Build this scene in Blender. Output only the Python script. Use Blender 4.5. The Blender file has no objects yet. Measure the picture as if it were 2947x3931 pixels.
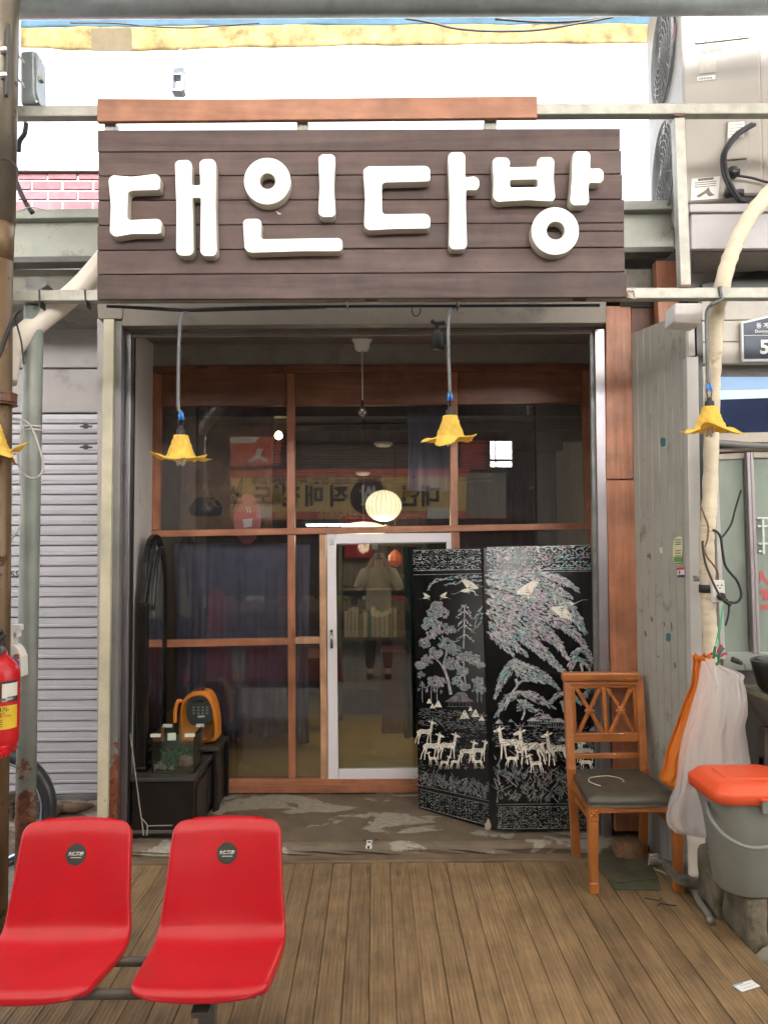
import bpy, bmesh, math, random
from mathutils import Vector as V, Matrix
random.seed(7)
S = bpy.context.scene
COL = S.collection
R = math.radians
# ------------------------------------------------------------------ camera
EYE = V((0, 0, 1.62)); FL = 2950.0; CX, CY = 1473.5, 1965.5
cd = bpy.data.cameras.new('camera'); cam = bpy.data.objects.new('camera', cd); COL.objects.link(cam)
cam.location = EYE; cam.rotation_euler = (R(90 + 2.397), 0.0045, R(-0.689))
cd.sensor_fit = 'VERTICAL'; cd.sensor_height = 24; cd.lens = FL / 3931 * 24
cd.clip_start = 0.02; cd.clip_end = 500
S.camera = cam
# ------------------------------------------------------------------ sky, sun, exposure
SUN_EL, SUN_AZ = 31, 10           # sun behind the camera, a little to the right
w = bpy.data.worlds.new('World'); S.world = w; w.use_nodes = True
nt = w.node_tree; bg = nt.nodes['Background']
sky = nt.nodes.new('ShaderNodeTexSky'); sky.sky_type = 'NISHITA'; sky.sun_disc = False
sky.sun_elevation = R(SUN_EL); sky.sun_rotation = R(180 - SUN_AZ); sky.dust_density = 6; sky.air_density = 1.0
hs = nt.nodes.new('ShaderNodeHueSaturation'); hs.inputs['Saturation'].default_value = 0.22
nt.links.new(sky.outputs[0], hs.inputs['Color']); nt.links.new(hs.outputs[0], bg.inputs['Color'])
bg.inputs['Strength'].default_value = 0.15
sl = bpy.data.lights.new('sun', 'SUN'); so = bpy.data.objects.new('sun', sl); COL.objects.link(so)
sl.energy = 1.0; sl.angle = R(20); sl.color = (1, 0.93, 0.84)
so.location = (1, -4, 8)
so.rotation_euler = (R(90 - SUN_EL), 0, R(SUN_AZ))
S.view_settings.view_transform = 'Standard'; S.view_settings.look = 'None'
S.view_settings.gamma = 1; S.view_settings.use_curve_mapping = False
S.view_settings.exposure = 2.78
S.cycles.max_bounces = 8; S.cycles.transparent_max_bounces = 16
# ------------------------------------------------------------------ points seen in the photograph, put at their depth
CM = cam.rotation_euler.to_matrix()
def ray(F):
    return CM @ V(((F[0] - CX) / FL, -(F[1] - CY) / FL, -1))
def P(F, Y):
    d = ray(F); return EYE + d * (Y / d.y)
def G(F, z):
    d = ray(F); return EYE + d * ((z - EYE.z) / d.z)
def PX(F, X):
    d = ray(F); return EYE + d * (X / d.x)
def reg(ox, oy, s): return lambda x, y: (ox + x / s, oy + y / s)
Ra = reg(0, 0, 1.10533); Rb = reg(1447, 0, 1.10533); Rc = reg(0, 1000, 1.50727); Rd = reg(1000, 1100, 1.38167)
Re = reg(2047, 1000, 1.84222); Rf = reg(0, 2000, 1.38167); Rg = reg(1100, 1950, 1.3264); Rh = reg(2047, 2000, 1.47444)
Ri = reg(0, 2900, 1.27538); Rj = reg(1000, 3000, 1.658); Rk = reg(1900, 2900, 1.58357); Rl = reg(2600, 2400, 3.6859)
Rm = reg(0, 2350, 2.3273); Rn = reg(2640, 1150, 3.4039); Ro = reg(2640, 1700, 2.7655); Rp = reg(2600, 900, 4.7781)
Rq = reg(0, 0, 2.4575); Rr = reg(500, 2600, 3.6875); Rs = reg(800, 1500, 2.0725)
# ------------------------------------------------------------------ objects
WL = {}
def props(o, label=None, cat=None, group=None, kind=None):
    if label: o['label'] = label
    if cat: o['category'] = cat
    if group: o['group'] = group
    if kind: o['kind'] = kind
    return o
def thing(name, label, cat, loc, group=None, kind=None):
    o = bpy.data.objects.new(name, None); COL.objects.link(o); o.location = loc; o.empty_display_size = .05
    WL[o.name] = V(loc); return props(o, label, cat, group, kind)
class MB:
    def __init__(s): s.v = []; s.f = []
    def add(s, vs, fs):
        n = len(s.v); s.v += [V(p) for p in vs]; s.f += [[i + n for i in f] for f in fs]; return s
    def box(s, x0, x1, y0, y1, z0, z1):
        return s.add([(x0,y0,z0),(x1,y0,z0),(x1,y1,z0),(x0,y1,z0),(x0,y0,z1),(x1,y0,z1),(x1,y1,z1),(x0,y1,z1)],
                     [(0,3,2,1),(4,5,6,7),(0,1,5,4),(1,2,6,5),(2,3,7,6),(3,0,4,7)])
    def slab(s, pts, d):                                  # a flat outline with a thickness
        pts = [V(p) for p in pts]; d = V(d); n = len(pts)
        nrm = V((0,0,0))
        for i in range(n): nrm += pts[i].cross(pts[(i+1) % n])
        if nrm.dot(d) > 0: pts.reverse()
        return s.add(pts + [p + d for p in pts], [list(range(n)), list(range(2*n-1, n-1, -1))] +
                     [(i, i+n, (i+1) % n + n, (i+1) % n) for i in range(n)])
    def bar(s, a, b, w_, h_, up=(0,0,1)):                 # a square bar between two points
        a, b = V(a), V(b); t = (b-a).normalized(); x = t.cross(V(up)).normalized(); y = x.cross(t)
        c = [x*w_/2+y*h_/2, -x*w_/2+y*h_/2, -x*w_/2-y*h_/2, x*w_/2-y*h_/2]
        return s.add([a+q for q in c]+[b+q for q in c], [(0,1,2,3),(7,6,5,4)]+[(i,(i+4),(i+1)%4+4,(i+1)%4) for i in range(4)])
    def tube(s, pts, r, n=8, closed=False):
        pts = [V(p) for p in pts]; m = len(pts); rr = r if isinstance(r, (list, tuple)) else [r]*m
        t0 = (pts[1]-pts[0]).normalized(); x = t0.orthogonal().normalized(); vs = []
        for i, p in enumerate(pts):
            a = pts[(i-1) % m] if (closed or i > 0) else p; b = pts[(i+1) % m] if (closed or i < m-1) else p
            t = (b-a).normalized(); x = (x - t*x.dot(t)).normalized(); y = t.cross(x)
            vs += [p + (x*math.cos(2*math.pi*k/n) + y*math.sin(2*math.pi*k/n))*rr[i] for k in range(n)]
        fs = []
        for i in range(m if closed else m-1):
            j = (i+1) % m
            fs += [(i*n+k, i*n+(k+1) % n, j*n+(k+1) % n, j*n+k) for k in range(n)]
        if not closed: fs += [list(range(n-1, -1, -1)), [(m-1)*n+k for k in range(n)]]
        return s.add(vs, fs)
    def lathe(s, prof, c=(0,0,0), n=24, axis=(0,0,1), caps=True):
        c = V(c); q = V(axis).normalized(); x = q.orthogonal().normalized(); y = q.cross(x); vs = []
        for r_, h in prof:
            vs += [c + q*h + (x*math.cos(2*math.pi*k/n)+y*math.sin(2*math.pi*k/n))*r_ for k in range(n)]
        m = len(prof)
        fs = [(i*n+k, i*n+(k+1) % n, (i+1)*n+(k+1) % n, (i+1)*n+k) for i in range(m-1) for k in range(n)]
        if caps: fs += [list(range(n-1, -1, -1)), [(m-1)*n+k for k in range(n)]]
        return s.add(vs, fs)
    def grid(s, fn, nu, nv):
        vs = [fn(i/nu, j/nv) for j in range(nv+1) for i in range(nu+1)]
        return s.add(vs, [(j*(nu+1)+i, j*(nu+1)+i+1, (j+1)*(nu+1)+i+1, (j+1)*(nu+1)+i) for j in range(nv) for i in range(nu)])
    def obj(s, name, m, parent=None, smooth=False, bevel=0, origin=None, solid=0, **kw):
        if parent is not None: o0 = WL[parent.name]
        elif origin is not None: o0 = V(origin)
        else:
            xs = [p.x for p in s.v]; ys = [p.y for p in s.v]
            o0 = V(((min(xs)+max(xs))/2, (min(ys)+max(ys))/2, min(p.z for p in s.v)))
        me = bpy.data.meshes.new(name); me.from_pydata([tuple(p-o0) for p in s.v], [], s.f); me.materials.append(m)
        if smooth: me.polygons.foreach_set('use_smooth', [True]*len(me.polygons))
        me.update()
        return put(name, me, parent, o0, bevel, solid, smooth, **kw)
def put(name, me, parent, o0, bevel=0, solid=0, smooth=False, **kw):
    o = bpy.data.objects.new(name, me); COL.objects.link(o)
    if parent is not None: o.parent = parent
    else: o.location = o0
    WL[o.name] = V(o0)
    if solid:
        md = o.modifiers.new('solid', 'SOLIDIFY'); md.thickness = solid; md.offset = 0
    if bevel:
        md = o.modifiers.new('bevel', 'BEVEL'); md.width = bevel; md.segments = 2; md.limit_method = 'ANGLE'; md.angle_limit = R(40)
    return props(o, **kw)
def copy_tree(o, parent=None, loc=None):
    c = o.copy(); COL.objects.link(c)
    if parent is not None: c.parent = parent
    if loc is not None: c.location = loc
    for ch in list(o.children): copy_tree(ch, c)
    return c
def bez(pts, n=8):                                        # smooth line through points
    pts = [V(p) for p in pts]; out = []
    q = [pts[0]*2-pts[1]] + pts + [pts[-1]*2-pts[-2]]
    for i in range(1, len(q)-2):
        a, b, c, d = q[i-1:i+3]
        for k in range(n):
            t = k/n
            out.append(0.5*((2*b)+(c-a)*t+(2*a-5*b+4*c-d)*t*t+(3*b-a-3*c+d)*t**3))
    out.append(pts[-1]); return out
def FP(pts, Y): return [P(p, Y) for p in pts]
def quad(name, pts, Y, th, m, parent=None, bevel=.002, **kw):   # a board facing the alley, front face at depth Y
    return MB().slab(FP(pts, Y), (0, th, 0)).obj(name, m, parent, bevel=bevel, **kw)
def rect(x0, y0, x1, y1): return [(x0,y0),(x1,y0),(x1,y1),(x0,y1)]
def curve_mesh(loops, depth, bev, name):                  # filled outline with holes, extruded and edge-rounded; lies in x,z facing -y
    c = bpy.data.curves.new(name, 'CURVE'); c.dimensions = '2D'; c.fill_mode = 'BOTH'; c.extrude = depth/2; c.bevel_depth = bev; c.bevel_resolution = 2
    for L in loops:
        sp = c.splines.new('POLY'); sp.points.add(len(L)-1); sp.use_cyclic_u = True
        for i, p in enumerate(L): sp.points[i].co = (p[0], p[1], 0, 1)
    o = bpy.data.objects.new(name, c); COL.objects.link(o)
    me = bpy.data.meshes.new_from_object(o.evaluated_get(bpy.context.evaluated_depsgraph_get()))
    bpy.data.objects.remove(o); bpy.data.curves.remove(c); me.name = name; return me
def roundpoly(pts, r, n=5):
    out = []; m = len(pts)
    for i in range(m):
        a, b, c = V(pts[i-1]), V(pts[i]), V(pts[(i+1) % m])
        d = min(r, (a-b).length*.45, (c-b).length*.45); p0 = b+(a-b).normalized()*d; p1 = b+(c-b).normalized()*d
        for k in range(n+1):
            t = k/n; out.append(p0*(1-t)**2+b*2*t*(1-t)+p1*t*t)
    return out
FACE = Matrix.Rotation(R(90), 4, 'X')                     # writing that faces the camera side (-y)
def text_mesh(s, size, align='CENTER', depth=0.0, bold=0.0):
    c = bpy.data.curves.new('text', 'FONT'); c.body = s; c.size = size; c.align_x = align; c.align_y = 'CENTER'; c.extrude = depth; c.offset = bold
    c.resolution_u = 3
    o = bpy.data.objects.new('text', c); COL.objects.link(o)
    me = bpy.data.meshes.new_from_object(o.evaluated_get(bpy.context.evaluated_depsgraph_get()))
    bpy.data.objects.remove(o); bpy.data.curves.remove(c); return me
def text(s, size, at, m, parent, name='lettering', rot=FACE, sx=1, align='CENTER', depth=.0008, bold=0.0, warp=None, **kw):
    me = text_mesh(s, size, align, depth, bold); me.name = name
    o0 = WL[parent.name] if parent is not None else V(at)
    for v in me.vertices:
        p = V((v.co.x*sx, v.co.y, v.co.z))
        p = warp(p) if warp else (rot @ p) + V(at)
        v.co = p - o0
    me.materials.clear(); me.materials.append(m)
    return put(name, me, parent, o0, **kw)
# ------------------------------------------------------------------ materials
MATS = {}
def L(nt, a, b): nt.links.new(a, b)
def base(name):
    m = bpy.data.materials.new(name); m.use_nodes = True; t = m.node_tree; return m, t, t.nodes['Principled BSDF']
def coords(t, stretch=(1,1,1), rnd=True):
    tc = t.nodes.new('ShaderNodeTexCoord'); mp = t.nodes.new('ShaderNodeMapping'); mp.inputs['Scale'].default_value = stretch
    L(t, tc.outputs['Object'], mp.inputs['Vector'])
    if rnd:
        oi = t.nodes.new('ShaderNodeObjectInfo'); mu = t.nodes.new('ShaderNodeMath'); mu.operation = 'MULTIPLY'; mu.inputs[1].default_value = 37
        L(t, oi.outputs['Random'], mu.inputs[0]); L(t, mu.outputs[0], mp.inputs['Location'])
    return mp.outputs[0]
def noise(t, vec, scale, detail=6, rough=.6, dist=0):
    n = t.nodes.new('ShaderNodeTexNoise'); n.inputs['Scale'].default_value = scale; n.inputs['Detail'].default_value = detail
    n.inputs['Roughness'].default_value = rough; n.inputs['Distortion'].default_value = dist
    L(t, vec, n.inputs['Vector']); return n.outputs['Fac']
def ramp(t, fac, stops, interp='LINEAR'):
    r = t.nodes.new('ShaderNodeValToRGB'); r.color_ramp.interpolation = interp; e = r.color_ramp.elements
    while len(e) < len(stops): e.new(.5)
    for q, (p, c) in zip(e, stops): q.position = p; q.color = (*c, 1)
    L(t, fac, r.inputs['Fac']); return r.outputs['Color']
def mix(t, fac, a, b, mode='MIX'):
    m = t.nodes.new('ShaderNodeMix'); m.data_type = 'RGBA'; m.blend_type = mode
    for s_, q in ((m.inputs['Factor'], fac), (m.inputs[6], a), (m.inputs[7], b)):
        if isinstance(q, (int, float)): s_.default_value = q
        elif isinstance(q, tuple): s_.default_value = (*q, 1)
        else: L(t, q, s_)
    return m.outputs[2]
def bump(t, p, h, strength, dist=.002):
    b = t.nodes.new('ShaderNodeBump'); b.inputs['Strength'].default_value = strength; b.inputs['Distance'].default_value = dist
    L(t, h, b.inputs['Height']); L(t, b.outputs[0], p.inputs['Normal'])
def tint(t, col, amt):                                    # each object a little lighter or darker than the next
    oi = t.nodes.new('ShaderNodeObjectInfo'); mr = t.nodes.new('ShaderNodeMapRange'); mr.inputs[3].default_value = 1-amt; mr.inputs[4].default_value = 1+amt
    L(t, oi.outputs['Random'], mr.inputs[0]); h = t.nodes.new('ShaderNodeHueSaturation'); L(t, mr.outputs[0], h.inputs['Value']); L(t, col, h.inputs['Color']); return h.outputs[0]
def sc(c, k): return tuple(min(1, x*k) for x in c)
def mat(name, col, rough=.5, metal=0, var=.18, scale=9, bmp=0, bscale=60, rnd=0, stretch=(1,1,1), dirt=None, dirt_amt=.6, dscale=4, spec=.5, coat=0, dist=0, bdist=.002):
    if name in MATS: return MATS[name]
    m, t, p = base(name); MATS[name] = m
    vec = coords(t, stretch)
    c = ramp(t, noise(t, vec, scale, dist=dist), [(.3, sc(col, 1-var)), (.7, sc(col, 1+var))])
    if dirt:
        k = ramp(t, noise(t, vec, dscale, 10, .7), [(.62-dirt_amt*.2, (0,0,0)), (.74-dirt_amt*.12, (1,1,1))]); c = mix(t, k, c, dirt)
    if rnd: c = tint(t, c, rnd)
    L(t, c, p.inputs['Base Color']); p.inputs['Metallic'].default_value = metal; p.inputs['Specular IOR Level'].default_value = spec
    rr = ramp(t, noise(t, vec, scale*2.3), [(.3, (rough*.8,)*3), (.7, (min(1, rough*1.2),)*3)]); L(t, rr, p.inputs['Roughness'])
    p.inputs['Coat Weight'].default_value = coat
    if bmp: bump(t, p, noise(t, vec, bscale, 8, .65), bmp, bdist)
    return m
def wood(name, c1, c2, axis='z', rough=.5, scale=14, rnd=.12, bmp=.25, knots=.5, groove=None, coat=0):
    if name in MATS: return MATS[name]
    m, t, p = base(name); MATS[name] = m
    st = {'x': (.06,1,1), 'y': (1,.06,1), 'z': (1,1,.06)}[axis]
    vec = coords(t, st); g = noise(t, vec, scale*3, 8, .65, .6); c = ramp(t, g, [(.3, c1), (.68, c2)])
    blot = noise(t, coords(t), 5, 5, .6); c = mix(t, ramp(t, blot, [(.32, (.58,)*3), (.7, (1.08,)*3)]), (0,0,0), c); 
    if knots:
        kv = coords(t, tuple(.35 if q < .5 else 1 for q in st)); vo = t.nodes.new('ShaderNodeTexVoronoi'); vo.inputs['Scale'].default_value = 7; L(t, kv, vo.inputs['Vector'])
        k = ramp(t, vo.outputs['Distance'], [(.05, (1,1,1)), (.14, (0,0,0))]); c = mix(t, mix(t, knots, (0,0,0), k), c, sc(c1, .35))
    if rnd: c = tint(t, c, rnd)
    L(t, c, p.inputs['Base Color']); L(t, ramp(t, g, [(.3, (rough*1.2,)*3), (.7, (rough*.85,)*3)]), p.inputs['Roughness']); p.inputs['Coat Weight'].default_value = coat
    if groove:                                            # fine milled grooves along the board
        tc = t.nodes.new('ShaderNodeTexCoord'); wv = t.nodes.new('ShaderNodeTexWave'); wv.bands_direction = 'X'; wv.inputs['Scale'].default_value = groove; wv.inputs['Distortion'].default_value = .15
        L(t, tc.outputs['Object'], wv.inputs['Vector']); mm = t.nodes.new('ShaderNodeMath'); mm.operation = 'MULTIPLY_ADD'; mm.inputs[1].default_value = .35
        L(t, g, mm.inputs[0]); L(t, wv.outputs['Fac'], mm.inputs[2]); bump(t, p, mm.outputs[0], .55, .0022)
        wear = ramp(t, noise(t, coords(t, (1,.4,1)), 3.5, 4), [(.4, (0,)*3), (.62, (1,)*3)])
        c2_ = mix(t, mix(t, wear, (0,0,0), ramp(t, wv.outputs['Fac'], [(.0, (.42,)*3), (.45, (0,)*3)])), c, sc(c1, .45)); L(t, c2_, p.inputs['Base Color'])
    elif bmp: bump(t, p, g, bmp)
    return m
def plain(name, col, rough=.5, metal=0, emit=0, spec=.5):
    if name in MATS: return MATS[name]
    m, t, p = base(name); MATS[name] = m
    p.inputs['Base Color'].default_value = (*col, 1); p.inputs['Roughness'].default_value = rough; p.inputs['Metallic'].default_value = metal; p.inputs['Specular IOR Level'].default_value = spec
    if emit: p.inputs['Emission Color'].default_value = (*col, 1); p.inputs['Emission Strength'].default_value = emit
    return m
def rusty(name, col, rust, amt=.5, scale=9, rough=.5, metal=0, grad=None):
    m, t, p = base(name); MATS[name] = m
    vec = coords(t); n = noise(t, vec, scale, 10, .7); f = n
    if grad:                                              # rust climbs from the foot of the post
        tc = t.nodes.new('ShaderNodeTexCoord'); sp = t.nodes.new('ShaderNodeSeparateXYZ'); L(t, tc.outputs['Object'], sp.inputs[0])
        mr = t.nodes.new('ShaderNodeMapRange'); mr.inputs[1].default_value = grad[0]; mr.inputs[2].default_value = grad[1]; mr.inputs[3].default_value = .32; mr.inputs[4].default_value = -.22
        L(t, sp.outputs['Z'], mr.inputs[0]); ad = t.nodes.new('ShaderNodeMath'); ad.operation = 'ADD'; L(t, n, ad.inputs[0]); L(t, mr.outputs[0], ad.inputs[1]); f = ad.outputs[0]
    k = ramp(t, f, [(.66-.2*amt, (0,0,0)), (.70-.2*amt, (1,1,1))])
    cc = ramp(t, noise(t, vec, 5), [(.3, sc(col, .75)), (.7, sc(col, 1.15))]); rc = ramp(t, noise(t, vec, 40), [(.35, sc(rust, .45)), (.65, sc(rust, 1.3))])
    L(t, mix(t, k, cc, rc), p.inputs['Base Color']); p.inputs['Metallic'].default_value = metal
    L(t, mix(t, k, (rough,)*3, (.85,)*3), p.inputs['Roughness']); bump(t, p, f, .3)
    return m
def glass(name, tintc=(1,1,1), rough=0.0, ior=1.52, haze=0.0, hcol=(.5,.5,.5)):
    if name in MATS: return MATS[name]
    m = bpy.data.materials.new(name); m.use_nodes = True; t = m.node_tree; t.nodes.clear(); MATS[name] = m
    out = t.nodes.new('ShaderNodeOutputMaterial'); tr = t.nodes.new('ShaderNodeBsdfTransparent'); tr.inputs[0].default_value = (*tintc, 1)
    gl = t.nodes.new('ShaderNodeBsdfGlossy'); gl.inputs['Roughness'].default_value = rough; fr = t.nodes.new('ShaderNodeFresnel'); fr.inputs[0].default_value = ior
    mx = t.nodes.new('ShaderNodeMixShader'); L(t, fr.outputs[0], mx.inputs[0]); L(t, gl.outputs[0], mx.inputs[2]); src = tr.outputs[0]
    if haze:                                              # dust on the pane
        df = t.nodes.new('ShaderNodeBsdfDiffuse'); df.inputs[0].default_value = (*hcol, 1); m2 = t.nodes.new('ShaderNodeMixShader')
        k = ramp(t, noise(t, coords(t, (1,1,.4)), 3, 6), [(.3, (haze*.5,)*3), (.7, (haze*1.4,)*3)]); L(t, k, m2.inputs[0]); L(t, tr.outputs[0], m2.inputs[1]); L(t, df.outputs[0], m2.inputs[2]); src = m2.outputs[0]
    L(t, src, mx.inputs[1]); L(t, mx.outputs[0], out.inputs[0]); return m
def fabric(name, col, trans=.4, rough=.9, var=.15, weave=0):
    if name in MATS: return MATS[name]
    m, t, p = base(name); MATS[name] = m
    vec = coords(t); c = ramp(t, noise(t, vec, 12), [(.3, sc(col, 1-var)), (.7, sc(col, 1+var))])
    L(t, c, p.inputs['Base Color']); p.inputs['Roughness'].default_value = rough; p.inputs['Specular IOR Level'].default_value = .15
    bump(t, p, noise(t, vec, 220, 2), .2, .001)
    tl = t.nodes.new('ShaderNodeBsdfTranslucent'); L(t, c, tl.inputs[0]); mx = t.nodes.new('ShaderNodeMixShader'); mx.inputs[0].default_value = trans
    o = t.nodes['Material Output']; L(t, p.outputs[0], mx.inputs[1]); L(t, tl.outputs[0], mx.inputs[2])
    if weave:
        tp = t.nodes.new('ShaderNodeBsdfTransparent'); m2 = t.nodes.new('ShaderNodeMixShader'); m2.inputs[0].default_value = weave; L(t, mx.outputs[0], m2.inputs[1]); L(t, tp.outputs[0], m2.inputs[2]); L(t, m2.outputs[0], o.inputs[0])
    else: L(t, mx.outputs[0], o.inputs[0])
    return m
galv = mat('galvanised', (.32,.315,.275), .45, .35, .2, 14, .15, 90, dirt=(.2,.17,.13), dirt_amt=.3, dscale=7)
galv_pipe = mat('galvanised_pipe', (.27,.305,.315), .38, .5, .2, 10, .1, 80, dirt=(.16,.15,.13), dirt_amt=.25, dscale=5)
steel = mat('stainless', (.36,.34,.36), .4, .85, .1, 5, 0, 40)
dark_steel = mat('dark_steel', (.17,.17,.165), .5, .3, .25, 9, .1, 60, dirt=(.1,.09,.08), dirt_amt=.4)
black = mat('black_paint', (.012,.011,.011), .35, 0, .3, 10, .08, 70)
blackrub = mat('black_rubber', (.02,.02,.022), .6, 0, .2, 20)
white = mat('white_paint', (.72,.71,.68), .45, 0, .05, 6, .04, 60)
shellw = mat('shell_grey_white', (.46,.445,.42), .5, 0, .07, 5, .06, 60, dirt=(.36,.33,.3), dirt_amt=.12)
# ================================================================== UNSEEN ARCADE ROOF over the alley, added to dim and shape the daylight, from the pipe back over the camera
ar = thing('added_arcade_roof', 'translucent sheet roof of the market alley reaching up to the overhead pipe', 'roof', (0,-1.8,4.3))
m = bpy.data.materials.new('translucent_sheet'); m.use_nodes = True; t = m.node_tree; t.nodes.clear(); MATS['translucent_sheet'] = m
out = t.nodes.new('ShaderNodeOutputMaterial'); tl = t.nodes.new('ShaderNodeBsdfTranslucent'); df = t.nodes.new('ShaderNodeBsdfDiffuse'); mx = t.nodes.new('ShaderNodeMixShader')
tl.inputs[0].default_value = (.74,.705,.65,1); df.inputs[0].default_value = (.4,.4,.38,1); mx.inputs[0].default_value = .18; L(t, tl.outputs[0], mx.inputs[1]); L(t, df.outputs[0], mx.inputs[2]); L(t, mx.outputs[0], out.inputs[0])
for i in range(12):
    x = -9+1.5*i
    MB().slab([(x,3.34,4.25),(x+1.46,3.34,4.25),(x+1.46,-3,5.95),(x,-3,5.95)], (0,0,.006)).obj('roof_sheet', m, ar); MB().slab([(x,-3.01,5.96),(x+1.46,-3.01,5.96),(x+1.46,-8,6.1),(x,-8,6.1)], (0,0,.006)).obj('roof_sheet', m, ar)
for y in (3.25,1.2,-.8,-2.9): z = 4.25+(3.34-y)*.268-.07; MB().box(-9,9,y-.04,y+.04,z-.06,z+.03).obj('purlin', galv, ar)
# ================================================================== THE SETTING
asph = mat('alley_concrete', (.2,.185,.16), .85, 0, .25, 5, .4, 120, dirt=(.1,.09,.075), dirt_amt=.4, dscale=3)
conc = mat('rough_concrete', (.24,.225,.19), .85, 0, .25, 6, .5, 90, dirt=(.12,.105,.085), dirt_amt=.5, dscale=5)
MB().grid(lambda u, v: (-200+400*u, -200+400*v, -.15), 8, 8).obj('ground', asph, origin=(0,0,-.15), kind='structure')
# painted screed in the porch, brown paint flaked off in pale patches
m, t, p = base('flaked_floor'); vec = coords(t, rnd=False)
pale = ramp(t, noise(t, vec, 30, 8), [(.3, (.23,.205,.16)), (.7, (.36,.33,.27))]); brn = ramp(t, noise(t, vec, 6, 10, .7), [(.3, (.1,.073,.047)), (.7, (.18,.137,.093))])
n1 = noise(t, coords(t, (.62,1,1), False), 3.6, 9, .58, .4); k = ramp(t, n1, [(.522, (0,)*3), (.537, (1,)*3)])
L(t, mix(t, k, brn, pale), p.inputs['Base Color']); p.inputs['Roughness'].default_value = .62; bump(t, p, mix(t, .3, k, noise(t, vec, 60, 8)), .35, .003); flake = m
b = MB()
def floor_edge(u, v):
    x = -3.2+4.75*u; y = 4.09+v*1.2; z = .05-.028*max(0, 1-v*26)**2 + .002*math.sin(x*9)
    return (x, y + .008*math.sin(x*23)*(v < .02), z)
b.grid(floor_edge, 120, 60); n = len(b.v); b.add([(-3.2,4.09,-.15),(1.55,4.09,-.15)], []); b.f.append([n, n+1]+list(range(120, -1, -1)))
b.obj('concrete_floor', flake, origin=(0,4.6,.05), kind='structure')
b = MB().box(-4.5,-1.42,3.4,4.085,-.149,-.005); b.obj('concrete_apron', conc, kind='structure', bevel=.01)
b = MB()
b.slab([(1.452,2.2,-.149),(1.452,4.08,-.149),(1.452,4.08,-.06),(1.62,3.6,.05),(1.62,2.2,.05)], (0,0,0)) if False else None
vs = []
for y in [1.6+.12*i for i in range(22)]:
    j = .012*math.sin(y*11); vs += [V((1.47+j*.5,y,-.15)), V((1.50+j,y,-.035)), V((1.64+j,y,.045)), V((4.5,y,.05)), V((4.5,y,-.15))]
b.add(vs, [(i*5+k, i*5+k+1, i*5+5+k+1, i*5+5+k) for i in range(21) for k in range(4)] + [(0,1,2,3,4)])
b.obj('concrete_kerb', conc, smooth=False, kind='structure')
# deck
deck = thing('deck', None, None, (0,3.3,0), kind='structure')
deckw = wood('deck_wood', (.18,.11,.052), (.35,.23,.118), 'y', .55, 22, .16, .3, .55, groove=19)
deckw2 = wood('deck_trim', (.16,.105,.062), (.26,.185,.12), 'x', .6, 9, .1, .3, .3)
x0 = .0685 - .095*16
for i in range(31):
    a = x0 + .095*i; b = MB(); yo = random.uniform(-.012,.012); y1 = 3.985+random.uniform(-.008,.006); zz = random.uniform(-.0025,0); tw = random.uniform(-.0012,.0012); gl_, gr = random.uniform(.0003,.0018), random.uniform(.0003,.0018)
    vs = []
    for yy in (2.645+yo*.4, y1):
        vs += [(a+gl_, yy, -.028), (a+.095-gr, yy, -.028), (a+.095-gr, yy, zz), (a+gl_, yy, zz+tw)]
    b.add(vs, [(0,1,2,3),(7,6,5,4),(3,2,6,7),(1,5,6,2),(4,0,3,7),(0,4,5,1)])
    o0 = V((a+.0475,3.3,0)); me = bpy.data.meshes.new('plank'); me.from_pydata([tuple(V(q)-o0) for q in b.v], [], b.f); me.materials.append(deckw)
    o = put('plank', me, deck, o0, .003); o.location = o0 - WL['deck']
MB().box(x0,x0+31*.095,3.998,4.075,-.03,.004).obj('edging_board', deckw2, deck, bevel=.004)
for y in (2.7, 3.3, 3.9): MB().box(x0,x0+31*.095-.03,y,y+.05,-.14,-.03).obj('joist', mat('joist_wood', (.08,.055,.035), .8), deck)

# ================================================================== TEA HOUSE FRONT
YF = 4.93
orange = wood('stained_pine', (.33,.125,.06), (.5,.21,.115), 'z', .42, 12, .08, .15, .6)
orangeh = wood('stained_pine_across', (.33,.125,.06), (.5,.21,.115), 'x', .42, 12, .08, .15, .6)
brownp = wood('brown_boards', (.18,.075,.042), (.3,.125,.07), 'x', .45, 9, .06, .1, .75)
palep = wood('pale_pine', (.5,.27,.14), (.66,.4,.24), 'z', .5, 12, .05, .1, .4)
plaster = mat('grey_plaster', (.3,.275,.25), .85, 0, .14, 7, .5, 30, dirt=(.22,.2,.18), dirt_amt=.35, bdist=.006)
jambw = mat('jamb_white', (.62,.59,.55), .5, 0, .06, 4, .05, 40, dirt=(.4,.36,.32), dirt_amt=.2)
beige = mat('beige_lintel', (.2,.175,.145), .6, 0, .08, 5, .1, 50, dirt=(.12,.105,.09), dirt_amt=.3)  # beige darkened to carry the shade of the sign overhead
th = thing('tea_house', 'narrow tea house front with stained pine window lattice and white framed glass door', 'shopfront', (0,4.5,.05))
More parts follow.
